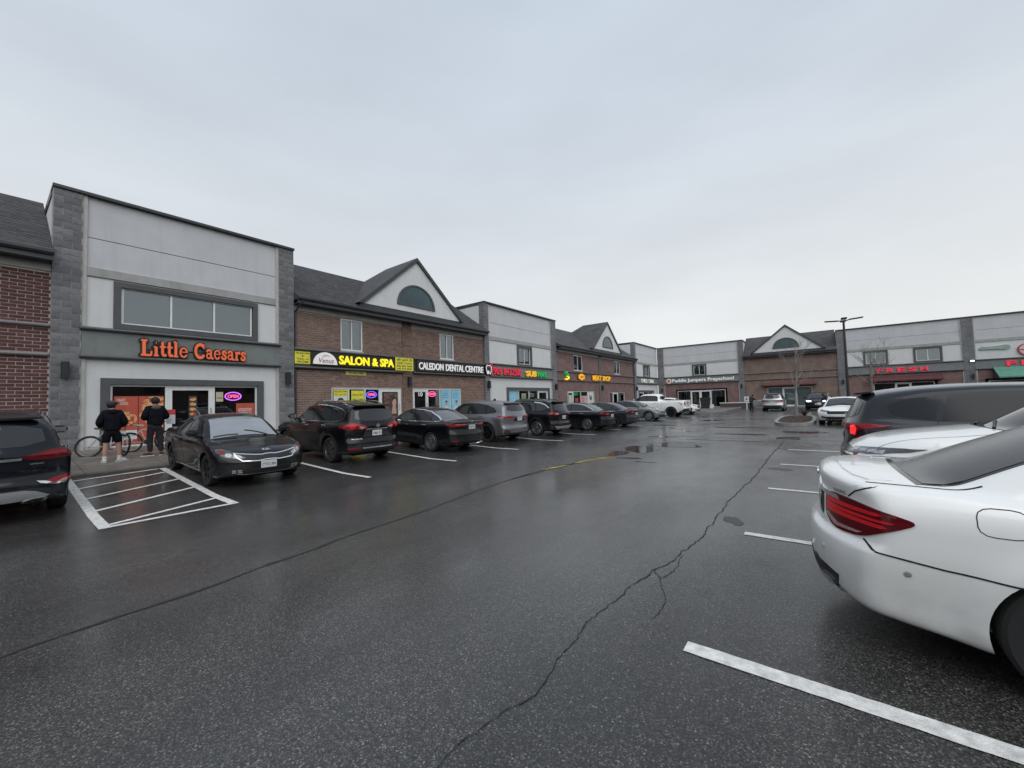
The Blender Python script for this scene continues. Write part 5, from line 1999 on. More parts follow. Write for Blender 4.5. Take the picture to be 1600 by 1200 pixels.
# bumper: parking sensors, side slit, dark diffuser, exhaust tips
for ch in ('BR', 'BL'):
    for u, v in ((.30, .565), (-.22, .56)):
        hp, n = shm.ray(ch, u, v)
        sb = lathe(NB(), [(.017, 0), (.017, .004), (.013, .006), (.0001, .006)], 18, 'z')
        s_ = obj('parking_sensor', sb, M_SILVP if u > 0 else M_WHT, merc, smooth=True)
        s_.location = hp + n * .001
        s_.rotation_euler = n.to_track_quat('Z', 'Y').to_euler()
    patch(shm, 'bumper_slit', ch, [(-.36, .46), (-.10, .36), (-.06, .335), (-.02, .325), (-.09, .345), (-.34, .44)], .004, M_TRIMB, merc, grid=.04)
patch(shm, 'diffuser', 'B', [(-.64, .30), (.64, .30), (.68, .42), (.55, .44), (-.55, .44), (-.68, .42)], .006, M_TRIMB, merc)
for sg in (1, -1):
    patch(shm, 'exhaust_trim', 'B', chaikin([(sg * .42, .305), (sg * .62, .31), (sg * .62, .37), (sg * .43, .365)], 1), .016, M_CHROME, merc, grid=.035)
# rear light catcher: black border of the rear screen
rb = [(3.47, .55), (3.8, .60), (4.2, .68)]

# --- kerbside row, left to right ---------------------------------------------------------------
# dark crossover cut by the left edge
spH = scaled(SUV, L=4.77, W=1.89, H=1.70, wb=2.765, fo=.93, wr=.37, ar=.425, cb=.24)
sf, shf = car('parked_car', 'blue-black crossover seen from behind, cut off by the left edge', spH, -12.1, 0.0, PI, M_NAVY, cat='car', rim='five', rails='chrome', arch_clad=None, res=1.2, spoiler=(4.40, 1.60, .60))
for sd in (0, 1):
    pl = [(.36, 1.0), (.46, 1.045), (.66, 1.095), (.84, 1.105), (.90, 1.06), (.90, .965), (.80, .95), (.62, .945), (.44, .97)]
    if sd:
        pl = [(-a, b) for a, b in pl]
    t_ = patch(shf, 'taillight', 'B', pl, .012, M_REDD, sf, grid=.04)
    q = [(.50, 1.02), (.66, 1.065), (.82, 1.075), (.84, 1.03), (.66, 1.02)]
    patch(shf, 'light_bar', 'B', [(-a if sd else a, b) for a, b in q], .017, M_RED, t_, grid=.035, skirt=.003)
    q = [(.60, .61), (.72, .655), (.90, .685), (.92, .585), (.80, .565), (.70, .565)]
    t_ = patch(shf, 'rear_fog_lamp', 'B', [(-a if sd else a, b) for a, b in q], .010, M_RED, sf, grid=.035)
    q = [(.72, .575), (.80, .61), (.90, .63), (.90, .595), (.80, .573)]
    patch(shf, 'reverse_lens', 'B', [(-a if sd else a, b) for a, b in q], .015, M_PINK, t_, grid=.035, skirt=.003)
    q = [(.52, .63), (.60, .618), (.72, .572), (.92, .578), (.92, .556), (.70, .548), (.56, .595)]
    patch(shf, 'chrome_blade', 'B', [(-a if sd else a, b) for a, b in q], .018, M_CHROME, sf, grid=.035)
    q = chaikin([(.34, .345), (.50, .385), (.64, .375), (.62, .335), (.50, .315)], 1)
    ex = patch(shf, 'exhaust_tip', 'B', [(-a if sd else a, b) for a, b in q], .028, M_CHROME, sf, grid=.035)
    q = [(.38, .347), (.50, .372), (.60, .365), (.58, .34), (.50, .328)]
    patch(shf, 'exhaust_bore', 'B', [(-a if sd else a, b) for a, b in q], .031, M_TRIMB, ex, grid=.035, skirt=.002)
    ribbon(shf, 'hatch_gap', 'B', [(-a if sd else a, b) for a, b in [(.66, .95), (.64, .80), (.60, .71), (.4, .66), (0, .65)]], .008, M_SEAMC, sf)
patch(shf, 'bumper_cladding', 'B', [(-.74, .27), (.74, .27), (.74, .40), (.66, .50), (.50, .53), (-.50, .53), (-.66, .50), (-.74, .40)], .006, M_TRIMB, sf)
patch(shf, 'skid_plate', 'B', [(-.66, .40), (-.58, .36), (.58, .36), (.66, .40), (.52, .48), (.40, .51), (-.40, .51), (-.52, .48)], .014, M_SILVP, sf)
patch(shf, 'chrome_strip', 'B', [(-.37, .965), (.37, .965), (.38, 1.0), (-.38, 1.0)], .012, M_CHROME, sf)
badge_text(sf, shf, 'HTRAC', 'B', -.46, -.60, .885, .022)
plate(sf, shf, .85, txt='CZTL 593')

# black saloon, nose out
spK = scaled(SED, L=4.845, W=1.83, H=1.455, wb=2.795, fo=.955, dc=.06)
kia, shk = car('parked_car', 'black saloon parked nose out beside the striped aisle', spK, -11.87, 3.82, R(-1.0), M_BLK, rim='five', rimm=M_RIMD, res=1.2, wsglass=mat('windscreen_pale', (0.22, 0.24, 0.265), 0.25, spec=0.5, coat=1.0, var=.12, vscale=2), chrome_dlo=False)  # windscreen has a pale grey-blue base colour instead of dark glass
GR = [(-.60, .715), (-.50, .70), (-.26, .675), (-.12, .668), (-.06, .676), (.06, .676), (.12, .668), (.26, .675), (.50, .70), (.60, .715), (.56, .64), (.48, .585), (.20, .572), (.08, .585), (-.08, .585), (-.20, .572), (-.48, .585), (-.56, .64)]
ribbon(shk, 'grille_surround', 'F', [(a * 1.0, .635 + (b - .64) * 1.2) for a, b in GR], .017, M_CHROME, kia, off=.013, closed=True, step=.03)
patch(shk, 'grille', 'F', [(a * 1.0, .635 + (b - .64) * 1.2) for a, b in GR], .007, mat('grille_mesh', (.008, .008, .008), .5, bump=.8, bscale=90), kia, grid=.04)
HL = [(-.12, .70), (-.28, .635), (-.22, .60), (.06, .645), (.30, .745), (.36, .80), (.24, .80), (.02, .755)]
for ch in ('FL', 'FR'):
    h_ = patch(shk, 'headlight', ch, HL, .008, M_LAMPD, kia, grid=.035)
    patch(shk, 'light_lens', ch, chaikin([(-.21, .668), (-.23, .622), (-.08, .628), (-.05, .70)], 1), .012, M_CLEAR, h_, grid=.04, skirt=.003)
    patch(shk, 'light_lens', ch, chaikin([(-.03, .71), (-.04, .645), (.08, .665), (.10, .735)], 1), .012, M_CLEAR, h_, grid=.04, skirt=.003)
    patch(shk, 'marker_lens', ch, [(.10, .695), (.26, .745), (.32, .785), (.20, .785), (.12, .75)], .012, M_AMBER, h_, grid=.035, skirt=.003)
    f_ = patch(shk, 'fog_pocket', ch, [(-.30, .50), (-.20, .50), (.02, .40), (.10, .30), (-.05, .27), (-.28, .30)], .004, M_TRIMB, kia, grid=.035)
    for a in (-.20, -.10):
        for b in (.335, .375):
            patch(shk, 'fog_lamp', ch, rect(a - .036, a + .036, b - .013, b + .013), .009, M_CLEAR, f_, grid=.04, skirt=.003)
patch(shk, 'lower_grille', 'F', [(-.50, .27), (.50, .27), (.60, .33), (.56, .42), (-.56, .42), (-.60, .33)], .005, M_TRIMB, kia, grid=.04)
ribbon(shk, 'chrome_strip', 'F', [(-.56, .31), (-.4, .285), (.4, .285), (.56, .31)], .014, M_CHROME, kia, off=.012)
badge_text(kia, shk, 'KIA', 'F', -.075, .075, .742, .032)
plate(kia, shk, .475, 'F', txt='CYCS 384', off=.02, y=-.02)

# black crossover, tail out
spR = scaled(SUV, L=4.69, W=1.84, H=1.74, wb=2.706, fo=.95)
rog, shr = car('parked_car', 'black crossover with chrome window line parked next to the black saloon', spR, -12.47, 6.86, PI, M_BLK, rim='multi', rimm=mat('two_tone_rim', (.16, .165, .17), .3, metal=.8), rails='chrome', arch_clad=M_TRIMB,
                res=1.2, chrome_dlo=True, spoiler=(4.36, 1.635, .60))
for ch in ('BL', 'BR'):
    t_ = patch(shr, 'taillight', ch, [(-.42, 1.02), (-.30, 1.09), (-.10, 1.13), (.02, 1.15), (.16, 1.09), (.34, 1.05), (.36, 1.02), (.16, .98), (.0, .955), (-.14, .985), (-.24, .955)], .014, M_RED, rog, grid=.035)
    patch(shr, 'light_bar', ch, [(-.12, 1.10), (.0, 1.125), (.05, 1.04), (.0, .98), (-.10, 1.0)], .019, M_REDB, t_, grid=.035, skirt=.003)
    patch(shr, 'light_bar', ch, [(-.36, 1.025), (-.20, 1.06), (-.20, 1.0), (-.26, .975)], .019, M_PINK, t_, grid=.035, skirt=.003)
    patch(shr, 'reflector', ch, [(-.26, .43), (.06, .43), (.10, .46), (-.24, .475)], .016, M_RED, rog, grid=.035)
patch(shr, 'bumper_cladding', 'B', [(-.73, .28), (.73, .28), (.72, .50), (.58, .56), (-.58, .56), (-.72, .50)], .008, M_TRIMB, rog)
patch(shr, 'skid_plate', 'B', [(-.46, .44), (.46, .44), (.48, .475), (-.48, .475)], .018, M_CHROME, rog)
patch(shr, 'chrome_strip', 'B', [(-.36, .955), (.36, .955), (.35, .98), (-.35, .98)], .014, M_CHROME, rog)
patch(shr, 'plate_recess', 'B', [(-.44, .76), (.44, .76), (.34, .95), (-.34, .95)], .003, M_TRIMB, rog)
plate(rog, shr, .85, txt='CMBX 076')
em = lathe(NB(), [(.052, 0), (.052, .008), (.038, .010), (.038, 0)], 28, 'x')
box(em, .003, .012, -.068, .068, -.012, .012)
e_ = obj('round_emblem', em, M_CHROME, rog)
hp, _ = shr.ray('B', 0, 1.06)
e_.location = (hp.x - .016, 0, 1.06)
e_.rotation_euler = (0, 0, PI)
badge_text(rog, shr, 'ROGUE', 'B', .72, .46, .69, .03)
badge_text(rog, shr, 'AWD', 'B', -.56, -.70, .69, .025)
for sg in (1, -1):
    ribbon(shr, 'hatch_gap', 'B', [(sg * .70, 1.0), (sg * .68, .80), (sg * .60, .66), (sg * .3, .63), (0, .63)], .008, M_SEAMC, rog)
ribbon(shr, 'rear_wiper', 'B', [(.0, 1.16), (-.30, 1.19)], .025, M_TRIMB, rog, off=.02)

# black saloon, tail out
spL = scaled(SED, L=4.90, W=1.82, H=1.45, wb=2.82, fo=.95)
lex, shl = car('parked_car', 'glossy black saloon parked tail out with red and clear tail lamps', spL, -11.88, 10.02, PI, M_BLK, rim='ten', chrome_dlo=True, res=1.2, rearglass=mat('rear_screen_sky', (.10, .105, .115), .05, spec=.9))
for ch in ('BL', 'BR'):
    t_ = patch(shl, 'taillight', ch, [(-.44, .90), (-.10, .885), (.05, .87), (.24, .925), (.30, .965), (.05, .975), (-.20, .975), (-.44, .96)], .012, M_RED, lex, grid=.035)
    patch(shl, 'reverse_lens', ch, [(-.42, .935), (-.12, .93), (-.02, .955), (-.42, .958)], .016, M_PINK, t_, grid=.035, skirt=.003)
    patch(shl, 'light_bar', ch, [(-.40, .905), (-.05, .89), (.10, .905), (.02, .92), (-.40, .922)], .016, M_REDB, t_, grid=.035, skirt=.003)
    patch(shl, 'reflector', ch, [(-.18, .385), (.02, .385), (.06, .42), (-.16, .43)], .008, M_RED, lex, grid=.035)
    ex = patch(shl, 'exhaust_tip', ch, chaikin([(-.30, .235), (-.08, .27), (-.06, .32), (-.28, .295)], 1), .02, M_CHROME, lex, grid=.035)
    patch(shl, 'exhaust_bore', ch, [(-.25, .255), (-.13, .275), (-.13, .30), (-.25, .28)], .024, M_TRIMB, ex, grid=.035, skirt=.002)
patch(shl, 'chrome_strip', 'B', [(-.52, .935), (.52, .935), (.50, .962), (-.50, .962)], .016, M_CHROME, lex)
patch(shl, 'plate_recess', 'B', [(-.36, .75), (.36, .75), (.40, .95), (-.40, .95)], .003, M_GLOSSB, lex)
plate(lex, shl, .855, txt='BSHR 641')
em = lathe(NB(), [(.042, 0), (.042, .008), (.034, .010), (.034, 0)], 24, 'x')
prism(em, [(-.02, .028), (-.008, .028), (.0, -.012), (.03, -.012), (.03, -.022), (-.012, -.022)], 'x', .002, .008)
e_ = obj('oval_emblem', em, M_CHROME, lex)
hp, _ = shl.ray('B', 0, 1.02)
e_.location = (hp.x - .008, 0, 1.022)
e_.rotation_euler = (0, 0, PI)

# grey sporty crossover
spJ = scaled(SUV, L=4.73, W=1.94, H=1.665, wb=2.874, fo=.86, wr=.375, ar=.43, flare=.045,
             dlo=[(1.44, 1.085), (1.52, 1.14), (1.9, 1.37), (2.15, 1.475), (2.6, 1.525), (3.1, 1.525), (3.6, 1.47), (3.95, 1.36), (4.10, 1.24), (4.05, 1.18), (3.6, 1.12), (2.6, 1.08)],
             win=[[(1.55, 1.11), (1.92, 1.36), (2.17, 1.455), (2.58, 1.50), (2.60, 1.10)], [(2.66, 1.10), (2.65, 1.505), (3.1, 1.505), (3.5, 1.46), (3.58, 1.135)], [(3.64, 1.145), (3.58, 1.445), (3.9, 1.35), (4.04, 1.24), (3.98, 1.19)]],
             bw=[(-.60, 1.24), (.60, 1.24), (.52, 1.47), (-.52, 1.47)])
jag, shj = car('parked_car', 'grey sporty crossover with slim red tail lamps beside the glossy black saloon', spJ, -12.15, 13.27, PI, M_GREYP, rim='five', rimm=M_RIMD, spoiler=(4.36, 1.57, .56), fin=True)
for ch in ('BL', 'BR'):
    t_ = patch(shj, 'taillight', ch, [(-.40, 1.0), (-.20, .985), (.0, .985), (.30, 1.035), (.34, 1.06), (.0, 1.05), (-.20, 1.06), (-.40, 1.07)], .010, M_RED, jag, grid=.035)
    patch(shj, 'light_bar', ch, [(-.10, 1.0), (.26, 1.045), (.0, 1.03), (-.10, 1.03)], .014, M_REDB, t_, grid=.035, skirt=.003)
    patch(shj, 'rear_vent', ch, [(-.24, .36), (.06, .36), (.02, .52), (-.18, .50)], .004, M_TRIMB, jag, grid=.035)
    patch(shj, 'reflector', ch, [(-.16, .42), (.0, .42), (.0, .45), (-.16, .45)], .008, M_RED, jag, grid=.035)
patch(shj, 'plate_recess', 'B', [(-.36, .84), (.36, .84), (.36, 1.03), (-.36, 1.03)], .003, M_GLOSSB, jag)
patch(shj, 'diffuser', 'B', [(-.62, .26), (.62, .26), (.58, .40), (-.58, .40)], .008, M_TRIMB, jag)
plate(jag, shj, .94, txt='CRDJ 952')

# black compact crossover with chrome window tail
spE = scaled(SUV, L=4.60, W=1.88, H=1.68, wb=2.71, fo=.90, wr=.36, ar=.41)
esc, she = car('parked_car', 'black compact crossover with silver lower bumper in front of the sandwich shop', spE, -11.78, 16.4, PI, M_BLK, rim='six', rails='black', arch_clad=M_TRIMB, spoiler=(4.28, 1.57, .56))
for ch in ('BL', 'BR'):
    t_ = patch(she, 'taillight', ch, chaikin([(-.30, .98), (-.06, .96), (.16, 1.0), (.28, 1.06), (.10, 1.08), (-.12, 1.08), (-.30, 1.06)], 1), .012, M_RED, esc, grid=.035)
    patch(she, 'reverse_lens', ch, [(-.28, 1.0), (-.10, .995), (-.08, 1.04), (-.28, 1.04)], .016, M_PINK, t_, grid=.035, skirt=.003)
    ribbon(she, 'chrome_strip', ch[1], [(3.35, 1.53), (3.7, 1.50), (3.95, 1.43), (4.18, 1.28)], .04, M_CHROME, esc, off=.012)
    patch(she, 'reflector', ch, [(-.10, .60), (-.04, .60), (-.04, .70), (-.10, .70)], .012, M_RED, esc, grid=.035)
patch(she, 'skid_plate', 'B', [(-.60, .32), (.60, .32), (.72, .48), (.50, .46), (-.50, .46), (-.72, .48)], .014, M_SILVP, esc)
plate(esc, she, .86, txt='CPWN 330')

# black saloon and grey saloon in front of the meat shop
spC = scaled(SED, L=4.75, W=1.80, H=1.43, wb=2.74, fo=.93)
civ, shc = car('parked_car', 'black saloon with bright alloy wheels in front of the meat shop', spC, -11.12, 20.1, PI, M_BLK, rim='five', chrome_dlo=True, rearglass=mat('rear_screen_green', (.07, .10, .095), .05, spec=.9))
acc, _ = car('parked_car', 'dark grey saloon tucked behind the black saloon with bright alloy wheels', spC, -10.78, 22.75, PI, M_DGREY, rim='five', rimm=M_RIMD)
for rt in (civ, acc):
    for ch in ('BL', 'BR'):
        t_ = patch(shc, 'taillight', ch, [(-.34, .86), (-.10, .83), (.12, .87), (.24, .95), (.0, .96), (-.34, .95)], .012, M_RED, rt, grid=.04)
        patch(shc, 'reverse_lens', ch, [(-.32, .89), (-.14, .875), (-.12, .915), (-.32, .92)], .016, M_PINK, t_, grid=.035, skirt=.003)
    patch(shc, 'bumper_lower', 'B', [(-.70, .24), (.70, .24), (.66, .36), (-.66, .36)], .008, M_TRIMB, rt)
    plate(rt, shc, .79, txt='CKVE 185' if rt is civ else 'CHRA 774')

# mid grey saloon, nose out
spG = scaled(SED, L=4.68, W=1.80, H=1.42, wb=2.735, fo=.90)
gcv, shg = car('parked_car', 'flat grey saloon parked nose out before the white pickup', spG, -10.97, 29.3, 0, M_MGREY, rim='five')


def generic_front(root, sh, zh=.70, lit=False, grille=True, pl=True):
    k = zh / .70
    for ch in ('FL', 'FR'):
        h_ = patch(sh, 'headlight', ch, [(-.26, .66 * k), (-.02, .655 * k), (.22, .72 * k), (.28, .76 * k), (.04, .745 * k), (-.24, .71 * k)], .010, M_BEAM if lit else M_LAMPD, root, grid=.04)
        if not lit:
            patch(sh, 'light_lens', ch, [(-.2, .675 * k), (.0, .675 * k), (.06, .715 * k), (-.18, .70 * k)], .014, M_CLEAR, h_, grid=.035, skirt=.003)
        patch(sh, 'fog_pocket', ch, [(-.24, .34 * k), (.02, .36 * k), (.02, .46 * k), (-.20, .42 * k)], .006, M_TRIMB, root, grid=.04)
    if grille:
        patch(sh, 'grille', 'F', [(-.46, .55 * k), (.46, .55 * k), (.52, .69 * k), (-.52, .69 * k)], .008, M_GLOSSB, root)
    patch(sh, 'lower_grille', 'F', [(-.56, .25 * k), (.56, .25 * k), (.50, .42 * k), (-.50, .42 * k)], .006, M_TRIMB, root)
    if pl:
        plate(root, sh, .49 * k, 'F', txt='CTSM 269', off=.02)


def generic_rear(root, sh, z=.95, pl=.8, txt='CNJE 817'):
    for ch in ('BL', 'BR'):
        t_ = patch(sh, 'taillight', ch, [(-.36, z - .06), (.12, z - .07), (.24, z + .02), (.0, z + .05), (-.36, z + .04)], .012, M_RED, root, grid=.04)
        patch(sh, 'reverse_lens', ch, [(-.34, z - .035), (-.16, z - .04), (-.14, z), (-.34, z)], .016, M_PINK, t_, grid=.035, skirt=.003)
    plate(root, sh, pl, txt=txt)


generic_front(gcv, shg)
generic_rear(gcv, shg)
# white pickup, tail out
spT = dict(TRUCK)
trk, sht = car('parked_pickup', 'white crew cab pickup parked tail out by the child care shop', spT, -11.37, 34.5, PI, M_WHT, cat='pickup truck', rim='five', rimm=M_RIMD)
for sg in (1, -1):
    patch(sht, 'taillight', 'B', [(sg * .82, .98), (sg * .99, .98), (sg * .99, 1.26), (sg * .84, 1.26)], .014, M_RED, trk)
    patch(sht, 'taillight', 'L' if sg > 0 else 'R', rect(5.72, 5.82, .98, 1.26), .012, M_RED, trk)
patch(sht, 'bumper', 'B', [(-.96, .50), (.96, .50), (.96, .72), (-.96, .72)], .05, M_TRIMB, trk, skirt=.06)
patch(sht, 'bed_rail', 'T', rect(4.0, 5.74, -.80, .80), .004, M_TRIMB, trk, grid=.2)
plate(trk, sht, .62, off=.06, txt='BT47 902')
# white car beyond, nose out
spV = scaled(SUV, L=4.5, W=1.82, H=1.58, wb=2.65, fo=.90)
vul, shv = car('parked_car', 'white hatchback parked nose out between the white pickup and the corner', spV, -10.8, 39.2, 0, M_WHT, rim='five')
generic_front(vul, shv, .78)

# --- right row
# silver-white crossover, nose towards the aisle, behind the white saloon
spO = scaled(SUV, L=4.72, W=1.88, H=1.78, wb=2.70, fo=.98, mirror=(2.05, 1.25), D=[(0, .86), (.05, .96), (.15, 1.04), (.5, 1.13), (1.0, 1.20), (1.4, 1.235), (1.9, 1.2), (2.6, 1.18), (3.6, 1.19), (4.2, 1.2), (4.52, 1.2), (4.66, 1.15), (4.72, 1.05)], F=[(.18, .14), (.3, .04), (.45, .0), (.82, .0), (.93, .05), (1.05, .2), (1.2, .5)])
mit, shx = car('parked_car', 'white crossover with its bonnet showing above the white saloon', spO, 2.53, 6.8, PI, M_WHT, rim='five', rails='black')
for ch in ('FL', 'FR'):
    h_ = patch(shx, 'headlight', ch, [(-.34, .93), (-.02, .935), (.36, .99), (.46, 1.03), (.04, 1.01), (-.32, .985)], .010, M_LAMPD, mit, grid=.035)
    for a in (-.24, -.12, .0, .1):
        patch(shx, 'light_lens', ch, [(a - .05, .947), (a + .05, .952), (a + .055, .99), (a - .045, .975)], .014, M_CLEAR, h_, grid=.035, skirt=.003)
    patch(shx, 'fog_pocket', ch, [(-.30, .42), (.06, .44), (.08, .70), (-.26, .68)], .008, M_TRIMB, mit, grid=.04)
    patch(shx, 'chrome_blade', ch, [(-.36, .88), (-.28, .90), (-.20, .66), (-.28, .64)], .016, M_CHROME, mit, grid=.04)
patch(shx, 'grille', 'F', [(-.52, .64), (.52, .64), (.56, .97), (-.56, .97)], .008, M_GLOSSB, mit)
for z_ in (.72, .81, .90):
    ribbon(shx, 'grille_bar', 'F', [(-.52, z_), (.52, z_)], .018, M_CHROME, mit, off=.016)
patch(shx, 'lower_grille', 'F', [(-.6, .28), (.6, .28), (.54, .48), (-.54, .48)], .006, M_TRIMB, mit)
# dark three-row crossover, tail towards the aisle, brake lamp lit
spA = scaled(SUV, L=4.98, W=1.96, H=1.74, wb=2.82, fo=1.0, wr=.385, ar=.435)
acu, sha = car('parked_car', 'dark grey three-row crossover with red tail lamp lit, behind the white bonnet', spA, 2.85, 9.75, 0, M_DGREY, rim='five', res=1.2, spoiler=(4.66, 1.62, .62), dlom=M_DGREY,
               glass=mat('privacy_glass', (.012, .015, .018), .12, spec=.35))
for ch in ('BL', 'BR'):
    t_ = patch(sha, 'taillight', ch, [(-.40, 1.06), (-.36, 1.0), (-.14, .97), (-.08, .90), (.02, .90), (.08, 1.0), (.36, 1.055), (.42, 1.075), (.20, 1.10), (-.10, 1.11), (-.38, 1.10)], .014, M_RED, acu, grid=.035)
    patch(sha, 'light_bar', ch, [(-.12, .93), (.0, .92), (.05, 1.02), (.0, 1.08), (-.10, 1.07)], .019, M_REDL, t_, grid=.035, skirt=.003)
    ribbon(sha, 'chrome_strip', ch, [(-.3, .36), (.2, .36)], .03, M_CHROME, acu, off=.012)
patch(sha, 'bumper_cladding', 'B', [(-.74, .28), (.74, .28), (.72, .50), (-.72, .50)], .008, M_TRIMB, acu)
plate(acu, sha, .86, txt='CWVB 558')
# --- far cars
spS = scaled(SED, L=4.72, W=1.85, H=1.40, wb=2.83, fo=.85)
wsd, shw = car('parked_car', 'white low saloon facing the camera beside the mulch island', spS, 1.05, 27.75, R(-97), M_WHT, rim='five')
generic_front(wsd, shw, .70, pl=False)
bsv, shb = car('parked_car', 'black crossover facing the camera with its headlamps on', spE, -.05, 48.6, R(-92), M_BLK, rim='six', rails='black', seams=False)
generic_front(bsv, shb, .86, lit=True)
ssv, shs = car('parked_car', 'silver crossover seen from behind in front of the papered windows', spR, -3.5, 47.8, R(90), M_SILV, rim='multi', seams=False, spoiler=(4.36, 1.635, .60))
generic_rear(ssv, shs, 1.0, .85)
patch(shs, 'bumper_cladding', 'B', [(-.74, .28), (.74, .28), (.72, .55), (-.72, .55)], .008, M_TRIMB, ssv)
# its open driver's door
od = obj('open_door', B(-.05, .05, 0, 1.05, .35, 1.02, .03), M_SILV, ssv)
od.location = (.75, .92, 0)
od.rotation_euler = (0, 0, R(10))
# ------------------------------------------------------------------ signs and posters
M_LED_Y = mat('yellow_letters', (0.80, 0.66, 0.02), 0.4, emit=(1.0, 0.86, 0.02), es=0.55)
M_LED_W = mat('white_letters', (0.78, 0.78, 0.78), 0.4, emit=(1, 1, 1), es=0.18)
M_LED_R = mat('red_letters', (0.55, 0.025, 0.05), 0.4, emit=(1.0, 0.05, 0.09), es=0.22)
M_LED_RD = mat('crimson_letters', (0.50, 0.025, 0.05), 0.4, emit=(1.0, 0.03, 0.08), es=0.4)
M_LED_A = mat('amber_letters', (0.85, 0.42, 0.02), 0.4, emit=(1.0, 0.55, 0.02), es=0.3)
M_LED_G = mat('green_letters', (0.03, 0.33, 0.10), 0.4, emit=(0.03, 0.8, 0.2), es=0.16)
M_ORANGE = mat('orange_letters', (0.80, 0.15, 0.055), 0.45, emit=(1, 0.2, 0.08), es=0.12)
M_SBLK = mat('sign_black', (0.012, 0.011, 0.012), 0.4, var=.2)
M_BANNER = mat('yellow_banner', (0.72, 0.68, 0.06), 0.55, var=.12, vscale=5)
M_INK = mat('black_ink', (0.02, 0.018, 0.02), 0.6)
M_SWHITE = mat('sign_white', (0.78, 0.78, 0.78), 0.4, emit=(1, 1, 1), es=0.12)
M_NPINK = mat('neon_pink', (0.9, 0.2, 0.35), 0.4, emit=(1.0, 0.10, 0.28), es=3.2)
M_NPURP = mat('neon_purple', (0.5, 0.2, 0.9), 0.4, emit=(0.62, 0.14, 1.0), es=2.6)
M_NGREEN = mat('neon_green', (0.2, 0.9, 0.4), 0.4, emit=(0.05, 1.0, 0.35), es=2.0)


def mount(name, label, cat, wall, u0, u1, z, group=None, out=0.0):
    uc = (u0 + u1) / 2
    if wall == 'left':
        t = thing(name, label, cat, (-18 + out, uc, z), PI / 2, group)
    else:
        t = thing(name, label, cat, (uc, 58 - out, z), 0, group)
    OFF[t.name] = (-uc, 0, -z)
    return t


def T_(root, name, s, x0, x1, z0, z1, y, m, ext=.03, off=.0, shear=0.0, **k):
    o = text(name, s, x0, x1, z0, z1, y, m, root, ext, off, shear, **k)
    o.location = OFF[root.name]
    return o


# --- orange slab-serif shop name drawn stroke by stroke
def arc(cx, cy, rx, ry, a0, a1, n=10):
    return [(cx + rx * math.cos(R(a0 + (a1 - a0) * i / n)), cy + ry * math.sin(R(a0 + (a1 - a0) * i / n))) for i in range(n + 1)]


GL = {
    'L': (.80, [([(.24, .07), (.24, .93)], .23), ([(.06, .93), (.44, .93)], .13), ([(.06, .07), (.68, .07)], .14), ([(.68, .07), (.70, .32)], .12)]),
    'i': (.40, [([(.19, .07), (.19, .58)], .19), ([(.05, .07), (.34, .07)], .12), ([(.05, .57), (.19, .57)], .12), ([(.18, .84), (.20, .84)], .21)]),
    't': (.44, [([(.20, .86), (.20, .22), (.25, .10), (.38, .10)], .18), ([(.04, .60), (.40, .60)], .12)]),
    'l': (.40, [([(.19, .07), (.19, .95)], .19), ([(.05, .07), (.34, .07)], .12), ([(.05, .95), (.19, .95)], .12)]),
    'e': (.66, [([(.12, .37), (.52, .37)], .075), (arc(.32, .34, .225, .275, 8, 322, 20), .125)]),
    'C': (.98, [(arc(.50, .50, .37, .42, 48, 315, 24), .22), ([(.80, .96), (.80, .66)], .11)]),
    'a': (.66, [(arc(.25, .22, .165, .155, 20, 340, 14), .12), ([(.10, .52), (.20, .61), (.36, .60), (.44, .48), (.44, .12), (.58, .07)], .16)]),
    's': (.56, [([(.44, .48), (.34, .60), (.18, .58), (.13, .46), (.24, .36), (.38, .29), (.43, .18), (.33, .07), (.14, .09), (.08, .20)], .16)]),
    'r': (.56, [([(.19, .07), (.19, .58)], .18), ([(.05, .07), (.34, .07)], .12), ([(.05, .58), (.19, .58)], .12), ([(.21, .42), (.32, .56), (.42, .58), (.48, .50)], .16)]),
    ' ': (.30, []),
}


def glyphs(s, x0, x1, z0, z1, y, d, fat):
    tot = sum(GL[c][0] for c in s)
    kx, kz = (x1 - x0) / tot, z1 - z0
    bm = NB()
    x = 0.0
    n = 0
    for c in s:
        adv, strokes = GL[c]
        for pts, w in strokes:
            w = w + fat
            for (ax, ay), (bx, by) in zip(pts[:-1], pts[1:]):
                dx, dy = bx - ax, by - ay
                l_ = math.hypot(dx, dy) or 1e-6
                nx, ny = -dy / l_ * w / 2, dx / l_ * w / 2
                n += 1
                e = .0004 * (n % 9)
                q = [(ax + nx, ay + ny), (bx + nx, by + ny), (bx - nx, by - ny), (ax - nx, ay - ny)]
                prism(bm, [(x0 + (x + p[0]) * kx, z0 + p[1] * kz) for p in q], 'y', y, y - d - e)
            for k_, (ax, ay) in enumerate(pts):
                if len(pts) > 2 or fat > 0:
                    n += 1
                    q = [(ax + w / 2 * math.cos(a), ay + w / 2 * math.sin(a)) for a in [2 * PI * i / 10 for i in range(10)]]
                    if len(pts) > 2 and 0 < k_ < len(pts) - 1 or fat > 0 or c in 'esartC':
                        prism(bm, [(x0 + (x + p[0]) * kx, z0 + p[1] * kz) for p in q], 'y', y, y - d - .004 - .0004 * (n % 9))
        x += adv
    return bm


